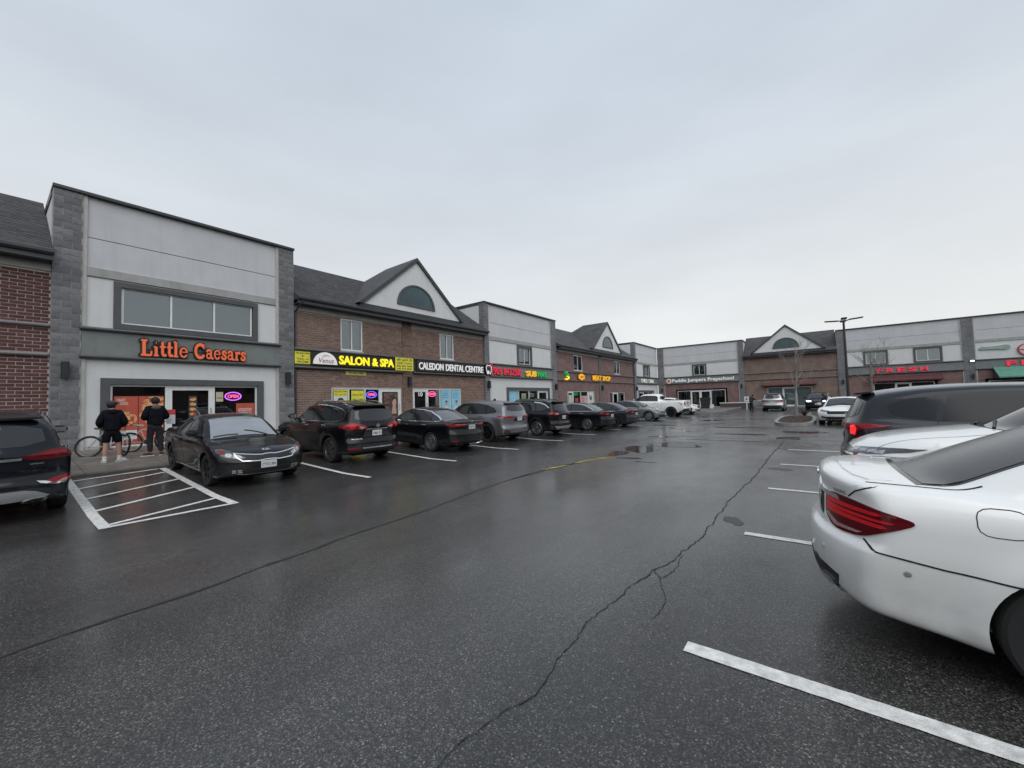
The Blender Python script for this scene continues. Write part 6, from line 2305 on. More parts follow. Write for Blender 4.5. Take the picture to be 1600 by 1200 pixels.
pz = mount('shop_sign', 'orange slab-serif pizza shop name with black outline on grey band', 'shop sign', 'left', 3.10, 6.25, 3.5, out=.08)
for word, a, b in (('Little', 3.13, 4.42), ('Caesars', 4.58, 6.24)):
    o = P(pz, 'letter_backing', glyphs(word, a, b, 3.53, 4.10, -.01, .09, .13), M_SBLK)
    P(pz, 'lettering', glyphs(word, a, b, 3.53, 4.10, -.10, .045, -.02), M_ORANGE)
P(pz, 'mounting_rail', B(3.15, 6.2, -.012, 0.0, 3.75, 3.79), M_SBLK)

# --- salon sign band
sa = mount('shop_sign', 'black sign band with yellow salon and spa lettering and white half-round emblem', 'shop sign', 'left', 8.13, 13.25, 3.5, out=.06)
P(sa, 'sign_box', B(8.82, 13.22, -.09, -.004, 3.55, 4.15), M_SBLK)
T_(sa, 'lettering', 'SALON & SPA', 10.12, 13.18, 3.64, 4.06, -.09, M_LED_Y, ext=.05, off=.028)
arcp_ = [(9.45 + .56 * math.cos(PI * i / 24), 3.60 + .55 * math.sin(PI * i / 24)) for i in range(25)]
P(sa, 'emblem_board', prism(NB(), arcp_, 'y', -.09, -.14), M_SWHITE)
T_(sa, 'lettering', 'Venus', 9.14, 9.84, 3.66, 3.88, -.14, mat('wine_script', (.30, .03, .06), .5), ext=.008, off=.0, shear=.25)
bm = NB()
tube(bm, [(9.28, -.144, 3.93), (9.36, -.144, 4.00), (9.47, -.144, 4.03), (9.58, -.144, 4.0), (9.62, -.144, 3.93)], .008, 5)
tube(bm, [(9.34, -.144, 3.92), (9.42, -.144, 3.97), (9.52, -.144, 3.97)], .007, 5)
P(sa, 'hair_swirl', bm, mat('wine_script', (.30, .03, .06), .5))


def banner(label, u0, u1, z0, z1, lines, m=None, ink=None, out=.065, wall='left', cat='banner', grp=None, name='banner', off=.012):
    t = mount(name, label, cat, wall, u0, u1, z0, out=out, group=grp)
    P(t, 'sheet', B(u0, u1, -.02, 0, z0, z1), m or M_BANNER)
    for s, a, b, za, zb in lines:
        T_(t, 'lettering', s, u0 + (u1 - u0) * a, u0 + (u1 - u0) * b, z0 + (z1 - z0) * za, z0 + (z1 - z0) * zb, -.02, ink or M_INK, ext=.004, off=off)
    return t


banner('yellow phone number banner at the left end of the salon sign', 8.14, 8.80, 3.58, 4.12, [('905.843.7444', .05, .95, .80, .93), ('&', .44, .56, .56, .72), ('WALK - IN', .12, .88, .32, .46), ('WELCOME', .12, .88, .08, .24)], out=.07)
banner('yellow opening days banner right of the salon letters', 13.27, 14.46, 3.50, 4.20, [('\u0a35\u0a40 \u0a16\u0a41\u0a32\u0a3e \u0a39\u0a48', .08, .92, .70, .94), ('OPEN 7 DAYS', .10, .90, .50, .63), ('905 843 7444', .08, .92, .28, .42), ('647 919 0290', .10, .90, .07, .21)], out=.16)
banner('small pale yellow phone strip under the salon sign', 10.56, 11.66, 3.17, 3.37, [('905.843.7444', .14, .86, .25, .75)], m=mat('pale_yellow', (.55, .54, .16), .6, var=.1), out=-.05)

# --- dental sign
de = mount('shop_sign', 'black dental centre sign with white capitals', 'shop sign', 'left', 14.70, 20.42, 3.45, out=.06)
P(de, 'sign_box', B(14.72, 20.40, -.10, -.004, 3.50, 4.16), M_SBLK)
for s, a, b in (('CALEDON', 14.86, 16.72), ('DENTAL', 16.92, 18.50), ('CENTRE', 18.60, 20.32)):
    T_(de, 'lettering', s, a, b, 3.62, 4.03, -.10, M_LED_W, ext=.05, off=.016)
ph = mount('shop_sign', 'red phone number letters with black tooth emblem beside the dental sign', 'shop sign', 'left', 20.45, 24.7, 3.45, out=.10)
to = chaikin([(20.50, 4.05), (20.66, 4.30), (20.86, 4.22), (21.06, 4.32), (21.28, 4.12), (21.22, 3.75), (21.10, 3.46), (20.98, 3.50), (20.88, 3.62), (20.76, 3.44), (20.62, 3.55)], 2)
P(ph, 'emblem_board', prism(NB(), to, 'y', 0, -.10), M_SBLK)
c_ = (20.88, 3.88)
to2 = [((a - c_[0]) * .80 + c_[0], (b - c_[1]) * .80 + c_[1]) for a, b in to]
to3 = [((a - c_[0]) * .64 + c_[0], (b - c_[1]) * .64 + c_[1]) for a, b in to]
bm = NB()
for i in range(len(to2)):
    j = (i + 1) % len(to2)
    prism(bm, [to2[i], to2[j], to3[j], to3[i]], 'y', -.10, -.12)
P(ph, 'tooth_outline', bm, M_LED_W)
bm = NB()
tube(bm, [(20.95, -.112, 4.0), (21.12, -.112, 4.26), (21.30, -.112, 4.30)], .035, 6)
tube(bm, [(21.22, -.112, 4.2), (21.30, -.112, 3.9), (21.22, -.112, 3.5)], .03, 6)
P(ph, 'red_outline', bm, M_LED_R)
P(ph, 'emblem_dot', lathe(NB(), [(.11, -.12), (.11, -.10), (.001, -.10)], 16, 'y', (20.82, 0, 3.70)), M_LED_W)
for s, a, b in (('905', 21.42, 22.32), ('843', 22.56, 23.42), ('2500', 23.56, 24.66)):
    T_(ph, 'letter_backing', s, a + .05, b + .06, 3.52, 4.05, -.002, M_SBLK, ext=.04, off=.012)  # black copy shifted right and down, modelled as the digits' shadow
    T_(ph, 'lettering', s, a, b, 3.56, 4.08, -.055, M_LED_R, ext=.05, off=.02)

# --- sandwich shop sign
sw = mount('shop_sign', 'yellow and green sandwich shop lettering on the grey band', 'shop sign', 'left', 25.35, 28.5, 3.5, out=.09)
T_(sw, 'letter_backing', 'SUB', 25.34, 26.86, 3.50, 4.05, -.002, M_SBLK, ext=.03, off=.03, shear=.12)
T_(sw, 'lettering', 'SUB', 25.40, 26.80, 3.55, 4.02, -.034, M_LED_A, ext=.06, off=.04, shear=.12)
T_(sw, 'letter_backing', 'WAY', 26.82, 28.42, 3.50, 4.05, -.002, M_SBLK, ext=.03, off=.03, shear=.12)
T_(sw, 'lettering', 'WAY', 26.86, 28.34, 3.55, 4.02, -.034, M_LED_G, ext=.06, off=.04, shear=.12)
bm = NB()
prism(bm, [(25.40, 3.98), (25.24, 3.90), (25.40, 3.82)], 'y', -.034, -.094)
P(sw, 'arrow', bm, M_LED_A)
bm = NB()
prism(bm, [(28.30, 3.70), (28.50, 3.62), (28.30, 3.54)], 'y', -.034, -.094)
P(sw, 'arrow', bm, M_LED_G)

# --- meat shop signs
me_ = mount('shop_sign', 'amber meat shop letters on the reddish brick wall', 'shop sign', 'left', 36.9, 41.4, 3.5, out=0.03)
for s, a, b in (('MEAT', 37.0, 39.0), ('SHOP', 39.35, 41.3)):
    T_(me_, 'letter_backing', s, a + .05, b + .08, 3.47, 4.05, -.002, mat('sign_maroon', (.12, .02, .015), .5), ext=.04, off=.06)
    T_(me_, 'lettering', s, a, b, 3.53, 4.05, -.046, M_LED_A, ext=.06, off=.025)
hx = mount('shop_sign', 'amber six-sided emblem left of the meat shop letters', 'shop sign', 'left', 33.9, 35.3, 3.45, out=.03)
for k, (mm, y0, y1) in enumerate(((mat('sign_maroon', (.12, .02, .015), .5), 0, -.05), (M_LED_A, -.05, -.12), (mat('amber_core', (.75, .25, .02), .4, emit=(1, .35, .02), es=.4), -.12, -.135))):
    rr = (1.08, .98, .55)[k]
    pts = [(34.6 + .68 * rr * math.cos(a), 3.80 + .33 * rr * math.sin(a)) for a in [PI / 6 + i * PI / 3 for i in range(6)]]
    P(hx, ('emblem_backing', 'emblem_face', 'emblem_core')[k], prism(NB(), pts, 'y', y0, y1), mm)
T_(hx, 'lettering', 'FRESH', 34.3, 34.9, 3.74, 3.86, -.135, M_SBLK, ext=.008, off=.01)
gs = mount('shop_sign', 'green and yellow curled emblem at the left of the brick sign band', 'shop sign', 'left', 31.4, 32.3, 3.45, out=.03)
bm = NB()
tube(bm, [(31.5, -.05, 4.05), (31.8, -.05, 4.1), (32.0, -.05, 3.95), (31.8, -.05, 3.82)], .13, 8)
P(gs, 'leaf', bm, M_LED_G, smooth=True)
bm = NB()
tube(bm, [(31.8, -.06, 3.82), (32.1, -.06, 3.75), (32.15, -.06, 3.6), (31.8, -.06, 3.5), (31.55, -.06, 3.52)], .085, 8)
P(gs, 'stem', bm, M_LED_Y, smooth=True)
# --- child care, preschool, grocery letters
cc = mount('shop_sign', 'white child care letters outlined in black by the corner', 'shop sign', 'left', 50.6, 55.9, 3.5, out=.09)
for s, a, b in (('CHILD', 50.75, 53.1), ('CARE', 53.6, 55.7)):
    T_(cc, 'letter_backing', s, a, b + .1, 3.52, 4.12, -.002, M_SBLK, ext=.03, off=.06)
    T_(cc, 'lettering', s, a, b, 3.58, 4.08, -.034, M_LED_W, ext=.04, off=.015)
pj = mount('shop_sign', 'white preschool name with round orange emblem on the corner shop', 'shop sign', 'back', -16.8, -8.4, 3.5, out=.09)
T_(pj, 'lettering', 'Puddle Jumpers Prepschool', -16.0, -8.45, 3.48, 4.06, -.002, M_LED_W, ext=.06, off=.012)
P(pj, 'emblem', lathe(NB(), [(.32, -.08), (.32, 0)], 24, 'y', (-16.45, 0, 3.82)), M_LED_W)
P(pj, 'emblem_ring', lathe(NB(), [(.24, -.10), (.24, -.08)], 24, 'y', (-16.45, 0, 3.82)), mat('emblem_orange', (.65, .16, .10), .5))
fr_ = mount('shop_sign', 'wide spaced red letters reading fresh above the burgundy canopy', 'shop sign', 'back', 5.0, 9.2, 3.5, out=.09)
for i, ch_ in enumerate('FRESH'):
    a = 5.05 + i * .84
    T_(fr_, 'lettering', ch_, a, a + .58, 3.56, 3.98, -.002, M_LED_RD, ext=.10, off=.03)
fr2 = mount('shop_sign', 'wide spaced red letters partly cut by the right edge over green awning', 'shop sign', 'back', 14.1, 18, 3.5, out=.09)
for i, ch_ in enumerate('FRESH'):
    a = 14.15 + i * .90
    T_(fr2, 'lettering', ch_, a, a + .62, 3.62, 4.08, -.002, M_LED_RD, ext=.10, off=.03)
sg_ = mount('shop_sign', 'sage green lobed board with dark script above the green awning', 'shop sign', 'back', 12.5, 14.5, 5.0, out=.01)
sp_ = [(12.5, 5.36), (12.62, 5.22), (12.80, 5.26), (13.9, 5.22), (14.2, 5.14), (14.5, 5.30), (14.46, 5.54), (14.2, 5.62), (13.6, 5.52), (12.9, 5.52), (12.65, 5.55)]
P(sg_, 'board', prism(NB(), chaikin(sp_, 2), 'y', 0, -.10), mat('sage_board', (.25, .34, .29), .6, var=.15))
T_(sg_, 'lettering', 'natural', 12.95, 14.0, 5.28, 5.46, -.10, mat('sage_light', (.45, .52, .47), .6), ext=.01, shear=.25)
rs = mount('shop_sign', 'round pink and white shop emblem at the right edge', 'shop sign', 'back', 14.9, 16.0, 4.6, out=.01)
P(rs, 'rim', lathe(NB(), [(.56, -.10), (.56, 0)], 32, 'y', (15.45, 0, 5.05)), mat('emblem_red', (.35, .03, .06), .5))
P(rs, 'disc', lathe(NB(), [(.47, -.12), (.47, -.10)], 32, 'y', (15.45, 0, 5.05)), mat('emblem_pink', (.62, .45, .47), .5))
P(rs, 'cross_bar', B(15.0, 15.9, -.135, -.12, 5.0, 5.08), mat('emblem_red', (.35, .03, .06), .5))
P(rs, 'cross_post', B(15.41, 15.49, -.135, -.12, 4.6, 4.998), mat('emblem_red', (.35, .03, .06), .5))


def awning(label, x0, x1, zt, zb, out, m, side=True):
    t = mount('awning', label, 'awning', 'back', x0, x1, zb)
    P(t, 'canopy', prism(NB(), [(-.001, zt), (-out, zb + .12), (-out, zb), (-.001, zb)], 'x', x0, x1), m)
    for xx in (x0 - .02, x1):
        P(t, 'end_bracket', prism(NB(), [(-.002, zt + .02), (-out - .02, zb + .13), (-out - .02, zb - .02), (-.002, zb - .02)], 'x', xx, xx + .02), M_FASCIA)
    return t


M_BURG = mat('burgundy_canvas', (0.11, 0.035, 0.04), 0.85, var=.2, vscale=4, bump=.3, bscale=80)
M_BURG2 = mat('faded_red_canvas', (0.145, 0.055, 0.055), 0.85, var=.25, vscale=4, bump=.3, bscale=80)
awning('faded red canopy over the papered shop windows', -5.35, -.05, 2.98, 2.62, .55, M_BURG2)
awning('burgundy canopy over the grocery entrance', 4.4, 9.9, 3.10, 2.60, .6, M_BURG)
awning('green canvas awning at the right edge', 13.3, 20.0, 3.60, 2.50, 1.6, mat('green_canvas', (0.10, 0.27, 0.20), 0.8, var=.2, vscale=3, bump=.3, bscale=80))

# --- neon open signs


def neon(label, u, z, w, h, yb, txt='OPEN', ring=M_NPURP, tm=M_NPINK):
    t = mount('open_sign', label, 'neon sign', 'left', u - w / 2, u + w / 2, z - h / 2, out=yb)
    P(t, 'board', prism(NB(), [(u + w * .5 * math.cos(a), z + h * .5 * math.sin(a)) for a in [2 * PI * i / 24 for i in range(24)]], 'y', .03, .01), M_SBLK)
    bm = NB()
    pts = [(u + w * .46 * math.cos(a), -.005, z + h * .45 * math.sin(a)) for a in [2 * PI * i / 28 for i in range(29)]]
    tube(bm, pts, .022, 6)
    P(t, 'neon_ring', bm, ring)
    if txt:
        T_(t, 'lettering', txt, u - w * .31, u + w * .31, z - h * .19, z + h * .19, .0, tm, ext=.02, off=.012)
    return t


neon('pink and purple oval open sign in the pizza shop window', 5.92, 2.18, .58, .34, -.18)
neon('blue ringed pink open sign in the salon window', 12.08, 2.22, .62, .36, -.24, ring=mat('neon_blue', (.2, .2, .9), .4, emit=(.16, .12, 1), es=2.6))
neon('pink oval open sign in the dental window', 16.15, 2.24, .55, .32, -.24, ring=M_NPINK)
gn = mount('open_sign', 'green lit box sign in the meat shop window', 'neon sign', 'left', 33.5, 34.4, 2.0, out=-.25)
P(gn, 'board', B(33.45, 34.45, -.03, 0, 2.02, 2.36), M_NGREEN)
T_(gn, 'lettering', 'OPEN', 33.6, 34.3, 2.10, 2.28, -.03, M_LED_W, ext=.01)
on = mount('open_sign', 'white lit sign glowing in the sandwich shop window', 'neon sign', 'left', 26.2, 27.0, 1.9, out=-.25)
P(on, 'board', prism(NB(), chaikin([(26.15, 2.02), (26.15, 2.32), (26.8, 2.28), (26.95, 2.2), (26.9, 1.98), (26.3, 1.95)], 2), 'y', 0, -.04), mat('white_glow', (.8, .9, .8), .4, emit=(.8, 1, .85), es=1.6))
T_(on, 'lettering', 'Open', 26.25, 26.85, 2.05, 2.22, -.04, M_LED_G, ext=.01)

# --- window posters: flat print on sheets just behind the glass


def noise_print(name, cols, scale, rough=.6, detail=4, dist=0.0):
    """printed picture area: procedural colour print"""
    if name in _mats:
        return _mats[name]
    m = bpy.data.materials.new(name)
    m.use_nodes = True
    nt = m.node_tree
    b = nt.nodes['Principled BSDF']
    b.inputs['Roughness'].default_value = rough
    t = nt.nodes.new('ShaderNodeTexCoord')
    v = nt.nodes.new('ShaderNodeTexVoronoi')
    v.inputs['Scale'].default_value = scale
    n = nt.nodes.new('ShaderNodeTexNoise')
    n.inputs['Scale'].default_value = scale * .8
    n.inputs['Detail'].default_value = detail
    mx = nt.nodes.new('ShaderNodeMixRGB')
    mx.inputs[0].default_value = .5
    nt.links.new(t.outputs['Object'], v.inputs['Vector'])
    nt.links.new(t.outputs['Object'], n.inputs['Vector'])
    nt.links.new(v.outputs['Distance'], mx.inputs[1])
    nt.links.new(n.outputs[0], mx.inputs[2])
    r = nt.nodes.new('ShaderNodeValToRGB')
    e = r.color_ramp.elements
    for i, (p, c) in enumerate(cols):
        q = e[i] if i < 2 else e.new(p)
        q.position = p
        q.color = (*c, 1)
    nt.links.new(mx.outputs[0], r.inputs[0])
    nt.links.new(r.outputs[0], b.inputs['Base Color'])
    _mats[name] = m
    return m


M_PIZ = noise_print('pizza_print', [(.22, (.62, .36, .12)), (.36, (.60, .16, .05)), (.44, (.72, .50, .22)), (.56, (.38, .06, .03))], 11)
M_POSTR = mat('poster_red', (0.46, 0.085, 0.05), 0.6, var=.15, vscale=3)
M_POSTW = mat('poster_white', (0.62, 0.66, 0.66), 0.6, var=.1, vscale=5)
M_POSTB = mat('poster_blue', (0.16, 0.42, 0.60), 0.6, var=.25, vscale=1.5, vtint=(.30, .58, .68))
M_SKIN_P = mat('printed_skin', (0.50, 0.31, 0.24), 0.6, var=.15, vscale=9)
M_HAIR_P = mat('printed_hair', (0.022, 0.018, 0.018), 0.6)


def poster(label, u0, u1, z0, z1, m, out, grp=None):
    t = mount('poster', label, 'poster', 'left', u0, u1, z0, group=grp, out=out)
    P(t, 'sheet', B(u0, u1, -.004, 0, z0, z1), m)
    return t


def shape(t, name, pts, m, lay):
    return P(t, name, prism(NB(), pts, 'y', -.004 - .0015 * (lay - 1), -.004 - .0015 * lay), m)


def ell(cx, cz, rx, rz, a0=0, a1=360, n=24):
    return [(cx + rx * math.cos(R(a0 + (a1 - a0) * i / n)), cz + rz * math.sin(R(a0 + (a1 - a0) * i / n))) for i in range(n + (0 if a1 - a0 == 360 else 1))]


p = poster('red pizza poster with a white price band in the left shop window', 2.56, 3.14, .62, 2.2, M_POSTR, -.055)
shape(p, 'pizza_picture', ell(2.85, 1.45, .27, .24), M_PIZ, 1)
shape(p, 'price_band', [(2.58, .98), (2.85, 1.08), (3.12, 1.08), (3.12, .78), (2.58, .78)], M_POSTW, 2)
T_(p, 'lettering', '7.99', 2.62, 2.80, .84, 1.02, -.007, mat('teal_ink', (.02, .14, .17), .5), ext=.001, off=.02)
T_(p, 'lettering', 'CLASSIC', 2.83, 3.10, .88, .98, -.007, mat('teal_ink', (.02, .14, .17), .5), ext=.001)
T_(p, 'lettering', 'CRAZY', 2.62, 2.84, 2.03, 2.12, -.004, M_POSTW, ext=.002, off=.01)
T_(p, 'lettering', 'GOOD', 2.70, 2.90, 1.92, 2.0, -.004, M_POSTW, ext=.002, off=.01)
p = poster('red and tan pizza close-up poster beside the first pizza poster', 3.155, 3.80, .62, 2.2, M_POSTR, -.055)
shape(p, 'pizza_picture', [(3.17, 1.55), (3.32, 2.19), (3.79, 2.19), (3.79, 1.0), (3.5, 1.1)], M_PIZ, 1)
shape(p, 'pizza_slice', [(3.3, .66), (3.79, .66), (3.79, .95), (3.45, .9)], M_PIZ, 2)
p = poster('red intermediate specials poster low in the right pizza window', 5.98, 6.62, 1.25, 1.9, M_POSTR, -.055)
for s, a, b in (('INTRODUCTORY', .38, .62), ('SPECIALS', .62, .86)):
    T_(p, 'lettering', s, 6.06, 6.52, 1.90 - .65 * (b - .12), 1.90 - .65 * (a - .08), -.004, M_POSTW, ext=.002, off=.012)
shape(p, 'pizza_picture', ell(6.3, 1.25, .28, .10, 0, 180), M_PIZ, 1)
p = poster('small cream notice taped beside the pizza shop door', 5.32, 5.55, 1.98, 2.34, mat('cream_paper', (.50, .46, .32), .7), -.055)
shape(p, 'printed_lines', [(5.35, 2.10), (5.52, 2.10), (5.52, 2.13), (5.35, 2.13)], M_INK, 1)
p = poster('tall food strip poster on the pizza shop door', 4.50, 4.74, 1.15, 2.2, mat('poster_dark', (.05, .045, .04), .6), -.055)
for k in range(4):
    shape(p, 'food_picture', ell(4.62, 2.08 - k * .18, .095, .06), M_PIZ, 1)
shape(p, 'yellow_disc', ell(4.62, 1.33, .11, .11), M_BANNER, 1)
# salon window
p = poster('yellow and white barber poster in the first salon window', 9.96, 10.66, .6, 2.46, M_POSTW, -.08)
shape(p, 'yellow_panel', [(9.97, 2.14), (10.65, 2.14), (10.65, 2.45), (9.97, 2.45)], M_BANNER, 1)
T_(p, 'lettering', '905.843.7444', 10.0, 10.62, 2.32, 2.42, -.006, M_INK, ext=.001, off=.01)
T_(p, 'lettering', 'OPEN 7 DAYS A WEEK', 10.02, 10.60, 2.19, 2.26, -.006, M_INK, ext=.001, off=.008)
shape(p, 'portrait', ell(10.30, 1.88, .12, .15), M_SKIN_P, 1)
shape(p, 'hair', chaikin([(10.16, 1.92), (10.18, 2.04), (10.32, 2.08), (10.46, 2.02), (10.44, 1.94), (10.3, 1.98)], 1), M_HAIR_P, 2)
shape(p, 'jacket', [(10.0, 1.66), (10.2, 1.76), (10.42, 1.76), (10.62, 1.62), (10.62, 1.3), (10.0, 1.3)], M_INK, 2)
p = poster('plain yellow walk-in notice in the second salon window', 10.86, 11.54, 1.2, 2.42, M_BANNER, -.08)
for k, s in enumerate(('WALK-IN ONLY', 'WELCOME', 'HAIR AND SPA', 'WAXING')):
    T_(p, 'lettering', s, 10.92, 11.48, 2.16 - k * .24, 2.26 - k * .24, -.004, M_INK, ext=.002, off=.012)
p = poster('dark brown bridal portrait poster on the salon door', 12.68, 13.56, .7, 2.32, noise_print('brown_print', [(.2, (.05, .03, .025)), (.5, (.11, .05, .04)), (.62, (.20, .14, .13)), (.75, (.06, .03, .03))], 7), -.075)
shape(p, 'veil', chaikin([(12.95, .72), (13.0, 1.6), (13.14, 2.2), (13.34, 2.28), (13.5, 2.0), (13.54, .72)], 2), noise_print('veil_print', [(.3, (.035, .02, .02)), (.6, (.09, .05, .045))], 9), 1)
shape(p, 'neck', [(13.16, 1.2), (13.24, 1.62), (13.42, 1.62), (13.50, 1.2)], M_SKIN_P, 2)
shape(p, 'portrait', ell(13.34, 1.80, .13, .22), M_SKIN_P, 3)
shape(p, 'hair', chaikin([(13.18, 1.72), (13.2, 2.02), (13.34, 2.1), (13.48, 1.98), (13.36, 2.0), (13.24, 1.9)], 1), M_HAIR_P, 4)
# dental window
ten = mount('door_number', 'white number ten on the dental clinic door', 'door number', 'left', 15.0, 15.4, 2.1, out=-.07)
T_(ten, 'lettering', '10', 15.0, 15.28, 2.10, 2.34, -.0, M_LED_W, ext=.004, off=.01)
for k, (a, b) in enumerate(((16.72, 17.44), (17.56, 18.32))):
    p = poster('blue dental poster with smiling figure, ' + ('nearer the neon sign' if k == 0 else 'at the right end of the window'), a, b, .7, 2.46, M_POSTB, -.08)
    c = (a + b) / 2 + .06
    shape(p, 'coat', [(c - .26, .72), (c - .2, 1.35), (c - .08, 1.48), (c + .08, 1.48), (c + .2, 1.35), (c + .26, .72)], M_POSTW, 1)
    shape(p, 'portrait', ell(c, 1.66, .085, .12), M_SKIN_P, 2)
    shape(p, 'hair', ell(c, 1.73, .10, .10, 0, 180), M_HAIR_P, 3)
    for q, s in enumerate(('ACCEPTING', 'NEW PATIENTS', 'SMILE')):
        T_(p, 'lettering', s, a + .1, a + .55, 2.22 - q * .12, 2.28 - q * .12, -.004, mat('navy_ink', (.03, .08, .2), .6), ext=.001)
# sandwich shop window
p = poster('plain blue poster filling the left sandwich shop window', 23.34, 24.48, .6, 2.42, M_POSTB, -.055)
T_(p, 'lettering', 'CATERING', 23.6, 24.2, 1.95, 2.05, -.004, M_POSTW, ext=.002)
T_(p, 'lettering', 'ORDER', 23.7, 24.1, 1.75, 1.83, -.004, M_POSTW, ext=.002)
p = poster('framed menu sheet in the second sandwich shop window', 24.95, 25.55, 1.2, 2.25, mat('menu_paper', (.34, .36, .28), .6), -.055)
shape(p, 'food_picture', [(25.0, 1.7), (25.5, 1.7), (25.5, 2.15), (25.0, 2.15)], noise_print('green_print', [(.3, (.1, .14, .06)), (.6, (.3, .32, .2))], 8), 1)
# meat shop window
for lb, a, b, z0, z1, m in (('white door notice of the meat shop', 32.4, 32.95, .5, 2.1, mat('pale_green_sheet', (.48, .58, .50), .6, var=.2)), ('pink price sheet low in the meat shop window', 33.4, 34.55, .5, 1.0, mat('pink_sheet', (.62, .38, .38), .6, var=.3)),
                            ('meat pictures poster in the meat shop window', 34.75, 36.05, .5, 2.0, noise_print('meat_print', [(.25, (.62, .42, .40)), (.42, (.45, .10, .09)), (.55, (.66, .58, .55)), (.7, (.25, .05, .05))], 4)),
                            ('white poster with dark bird drawing at the right of the meat window', 36.2, 37.45, .5, 2.4, M_POSTW)):
    p = poster(lb, a, b, z0, z1, m, -.12)
    if 'bird' in lb:
        shape(p, 'drawing', chaikin([(36.5, 2.0), (36.7, 2.15), (36.85, 1.8), (37.0, 2.1), (37.15, 1.7), (36.9, 1.5), (36.6, 1.6)], 1), mat('grey_ink', (.10, .10, .11), .6), 1)
        for q in range(4):
            T_(p, 'lettering', 'FRESH', 36.4, 37.2, 1.25 - q * .2, 1.35 - q * .2, -.004, mat('grey_ink', (.10, .10, .11), .6), ext=.002)
rd = poster('small red price card in the meat shop window', 33.6, 34.2, 1.45, 1.8, mat('red_card', (.5, .04, .06), .6), -.12)

# --- wall lamps
wall_lamp('left', 1.47, 2.98, .10, 'black box wall lamp on the block pillar left of the pizza shop')
wall_lamp('left', 7.80, 2.92, .10, 'black box wall lamp on the block pillar right of the pizza shop')
wall_lamp('left', 14.24, 2.93, 0.0, 'black box wall lamp between the salon and the dental clinic')
wall_lamp('left', 20.86, 2.85, .10, 'black box wall lamp on the pillar between dental sign and sandwich shop')
wall_lamp('left', 29.7, 2.80, .10, 'black box wall lamp on the pillar right of the sandwich shop')
wall_lamp('left', 39.2, 2.80, 0.0, 'black box wall lamp under the meat shop letters')
wall_lamp('left', 49.0, 2.80, .10, 'black box wall lamp on the pillar left of child care')
wall_lamp('back', -17.4, 2.6, .10, 'black box wall lamp in the inner corner of the plaza')
wall_lamp('back', -7.6, 2.75, .10, 'black box wall lamp on the pillar right of the preschool')
wall_lamp('back', 2.3, 2.75, .10, 'black box wall lamp on the pillar left of the grocery')
wall_lamp('back', 12.0, 2.75, .10, 'black box wall lamp on the pillar right of the grocery')
fl_ = thing('flood_light', 'small lit flood light on the pillar beside the sage board', 'flood light', (12.0, 57.88, 4.25))
obj('housing', B(-.16, .16, -.12, 0, -.08, .08, .01), M_BLACK, fl_)
obj('lens', B(-.13, .13, -.135, -.121, -.06, .06), mat('flood_lit', (.9, .9, .9), .3, emit=(1, 1, 1), es=3.0), fl_)

# low wall with a white coping beside the preschool
lw = obj('low_wall', B(-10.0, -6.1, 56.9, 57.2, -.05, .62), mat('dark_block_wall', (.075, .068, .065), .9, var=.25, vscale=5, bump=.4))
tag(lw, 'low dark wall with white coping beside the preschool door', 'wall')
bm = B(-10.05, -6.05, 56.85, 57.25, .622, .72, .01)
cp = obj('coping', bm, M_FRAME, lw)
# bin by the preschool door
bn = thing('litter_bin', 'dark square litter bin by the preschool door', 'litter bin', (-10.95, 53.2, .13))
bm = prism(NB(), [(-.42, 0), (.42, 0), (.5, 1.15), (-.5, 1.15)], 'y', -.42, .42)
obj('bin_body', bm, mat('bin_plastic', (.018, .022, .026), .5, var=.3), bn)
obj('lid', prism(NB(), [(-.54, 1.152), (.54, 1.152), (.44, 1.34), (-.44, 1.34)], 'y', -.46, .46), mat('bin_plastic', (.018, .022, .026), .5), bn)
wb_ = thing('carrier_bag', 'white bag standing beside the dark litter bin', 'bag', (-10.2, 52.9, .13))
obj('bag', prism(NB(), chaikin([(-.2, 0), (.2, 0), (.22, .42), (.08, .5), (-.1, .48), (-.22, .36)], 1), 'y', -.15, .15), M_POSTW, wb_)
# accessible parking sign
sn = thing('parking_sign', 'small white accessible parking sign on a white post by the low wall', 'sign', (-6.55, 53.0, 0))
obj('post', B(-.05, .05, -.03, .03, 0, 1.0), M_FRAME, sn)
obj('sign_board', B(-.24, .24, -.05, -.031, .86, 1.44), M_POSTW, sn)
bm = NB()
lathe(bm, [(.10, -.053), (.10, -.051), (.001, -.053)], 16, 'y', (0.0, 0, 1.10))
box(bm, -.03, .05, -.056, -.053, 1.15, 1.32)
obj('symbol', bm, mat('symbol_grey', (.12, .13, .15), .6), sn)

# ------------------------------------------------------------------ lamp standard
lp = thing('street_lamp', 'tall dark car park lamp with twin flat heads behind the white low saloon', 'street lamp', (1.52, 33.2, 0))
M_POLE = mat('dark_bronze', (.035, .035, .037), .45, metal=.4, var=.2)
obj('concrete_base', lathe(NB(), [(.30, 0), (.30, .75), (.27, .78), (.001, .78)], 20), M_CONC, lp)
obj('pole', tube(NB(), [(0, 0, .78), (0, 0, 6.2)], [.085, .06], 10), M_POLE, lp, smooth=True)
for sx, dy in ((-1, .12), (1, -.12)):
    ar_ = obj('lamp_arm', tube(NB(), [(0, 0, 6.12), (sx * .25, dy * .2, 6.2)], .035, 6), M_POLE, lp)
    bm = B(-.36, .36, -.15, .15, -.028, .028, .02)
    hd = obj('lamp_head', bm, M_POLE, lp)
    hd.location = (sx * .60, dy, 6.23)
    hd.rotation_euler = (0, -sx * .07, 0)
    obj('lens', B(-.28, .28, -.12, .12, -.034, -.029), mat('lamp_lens', (.3, .3, .28), .3), hd)
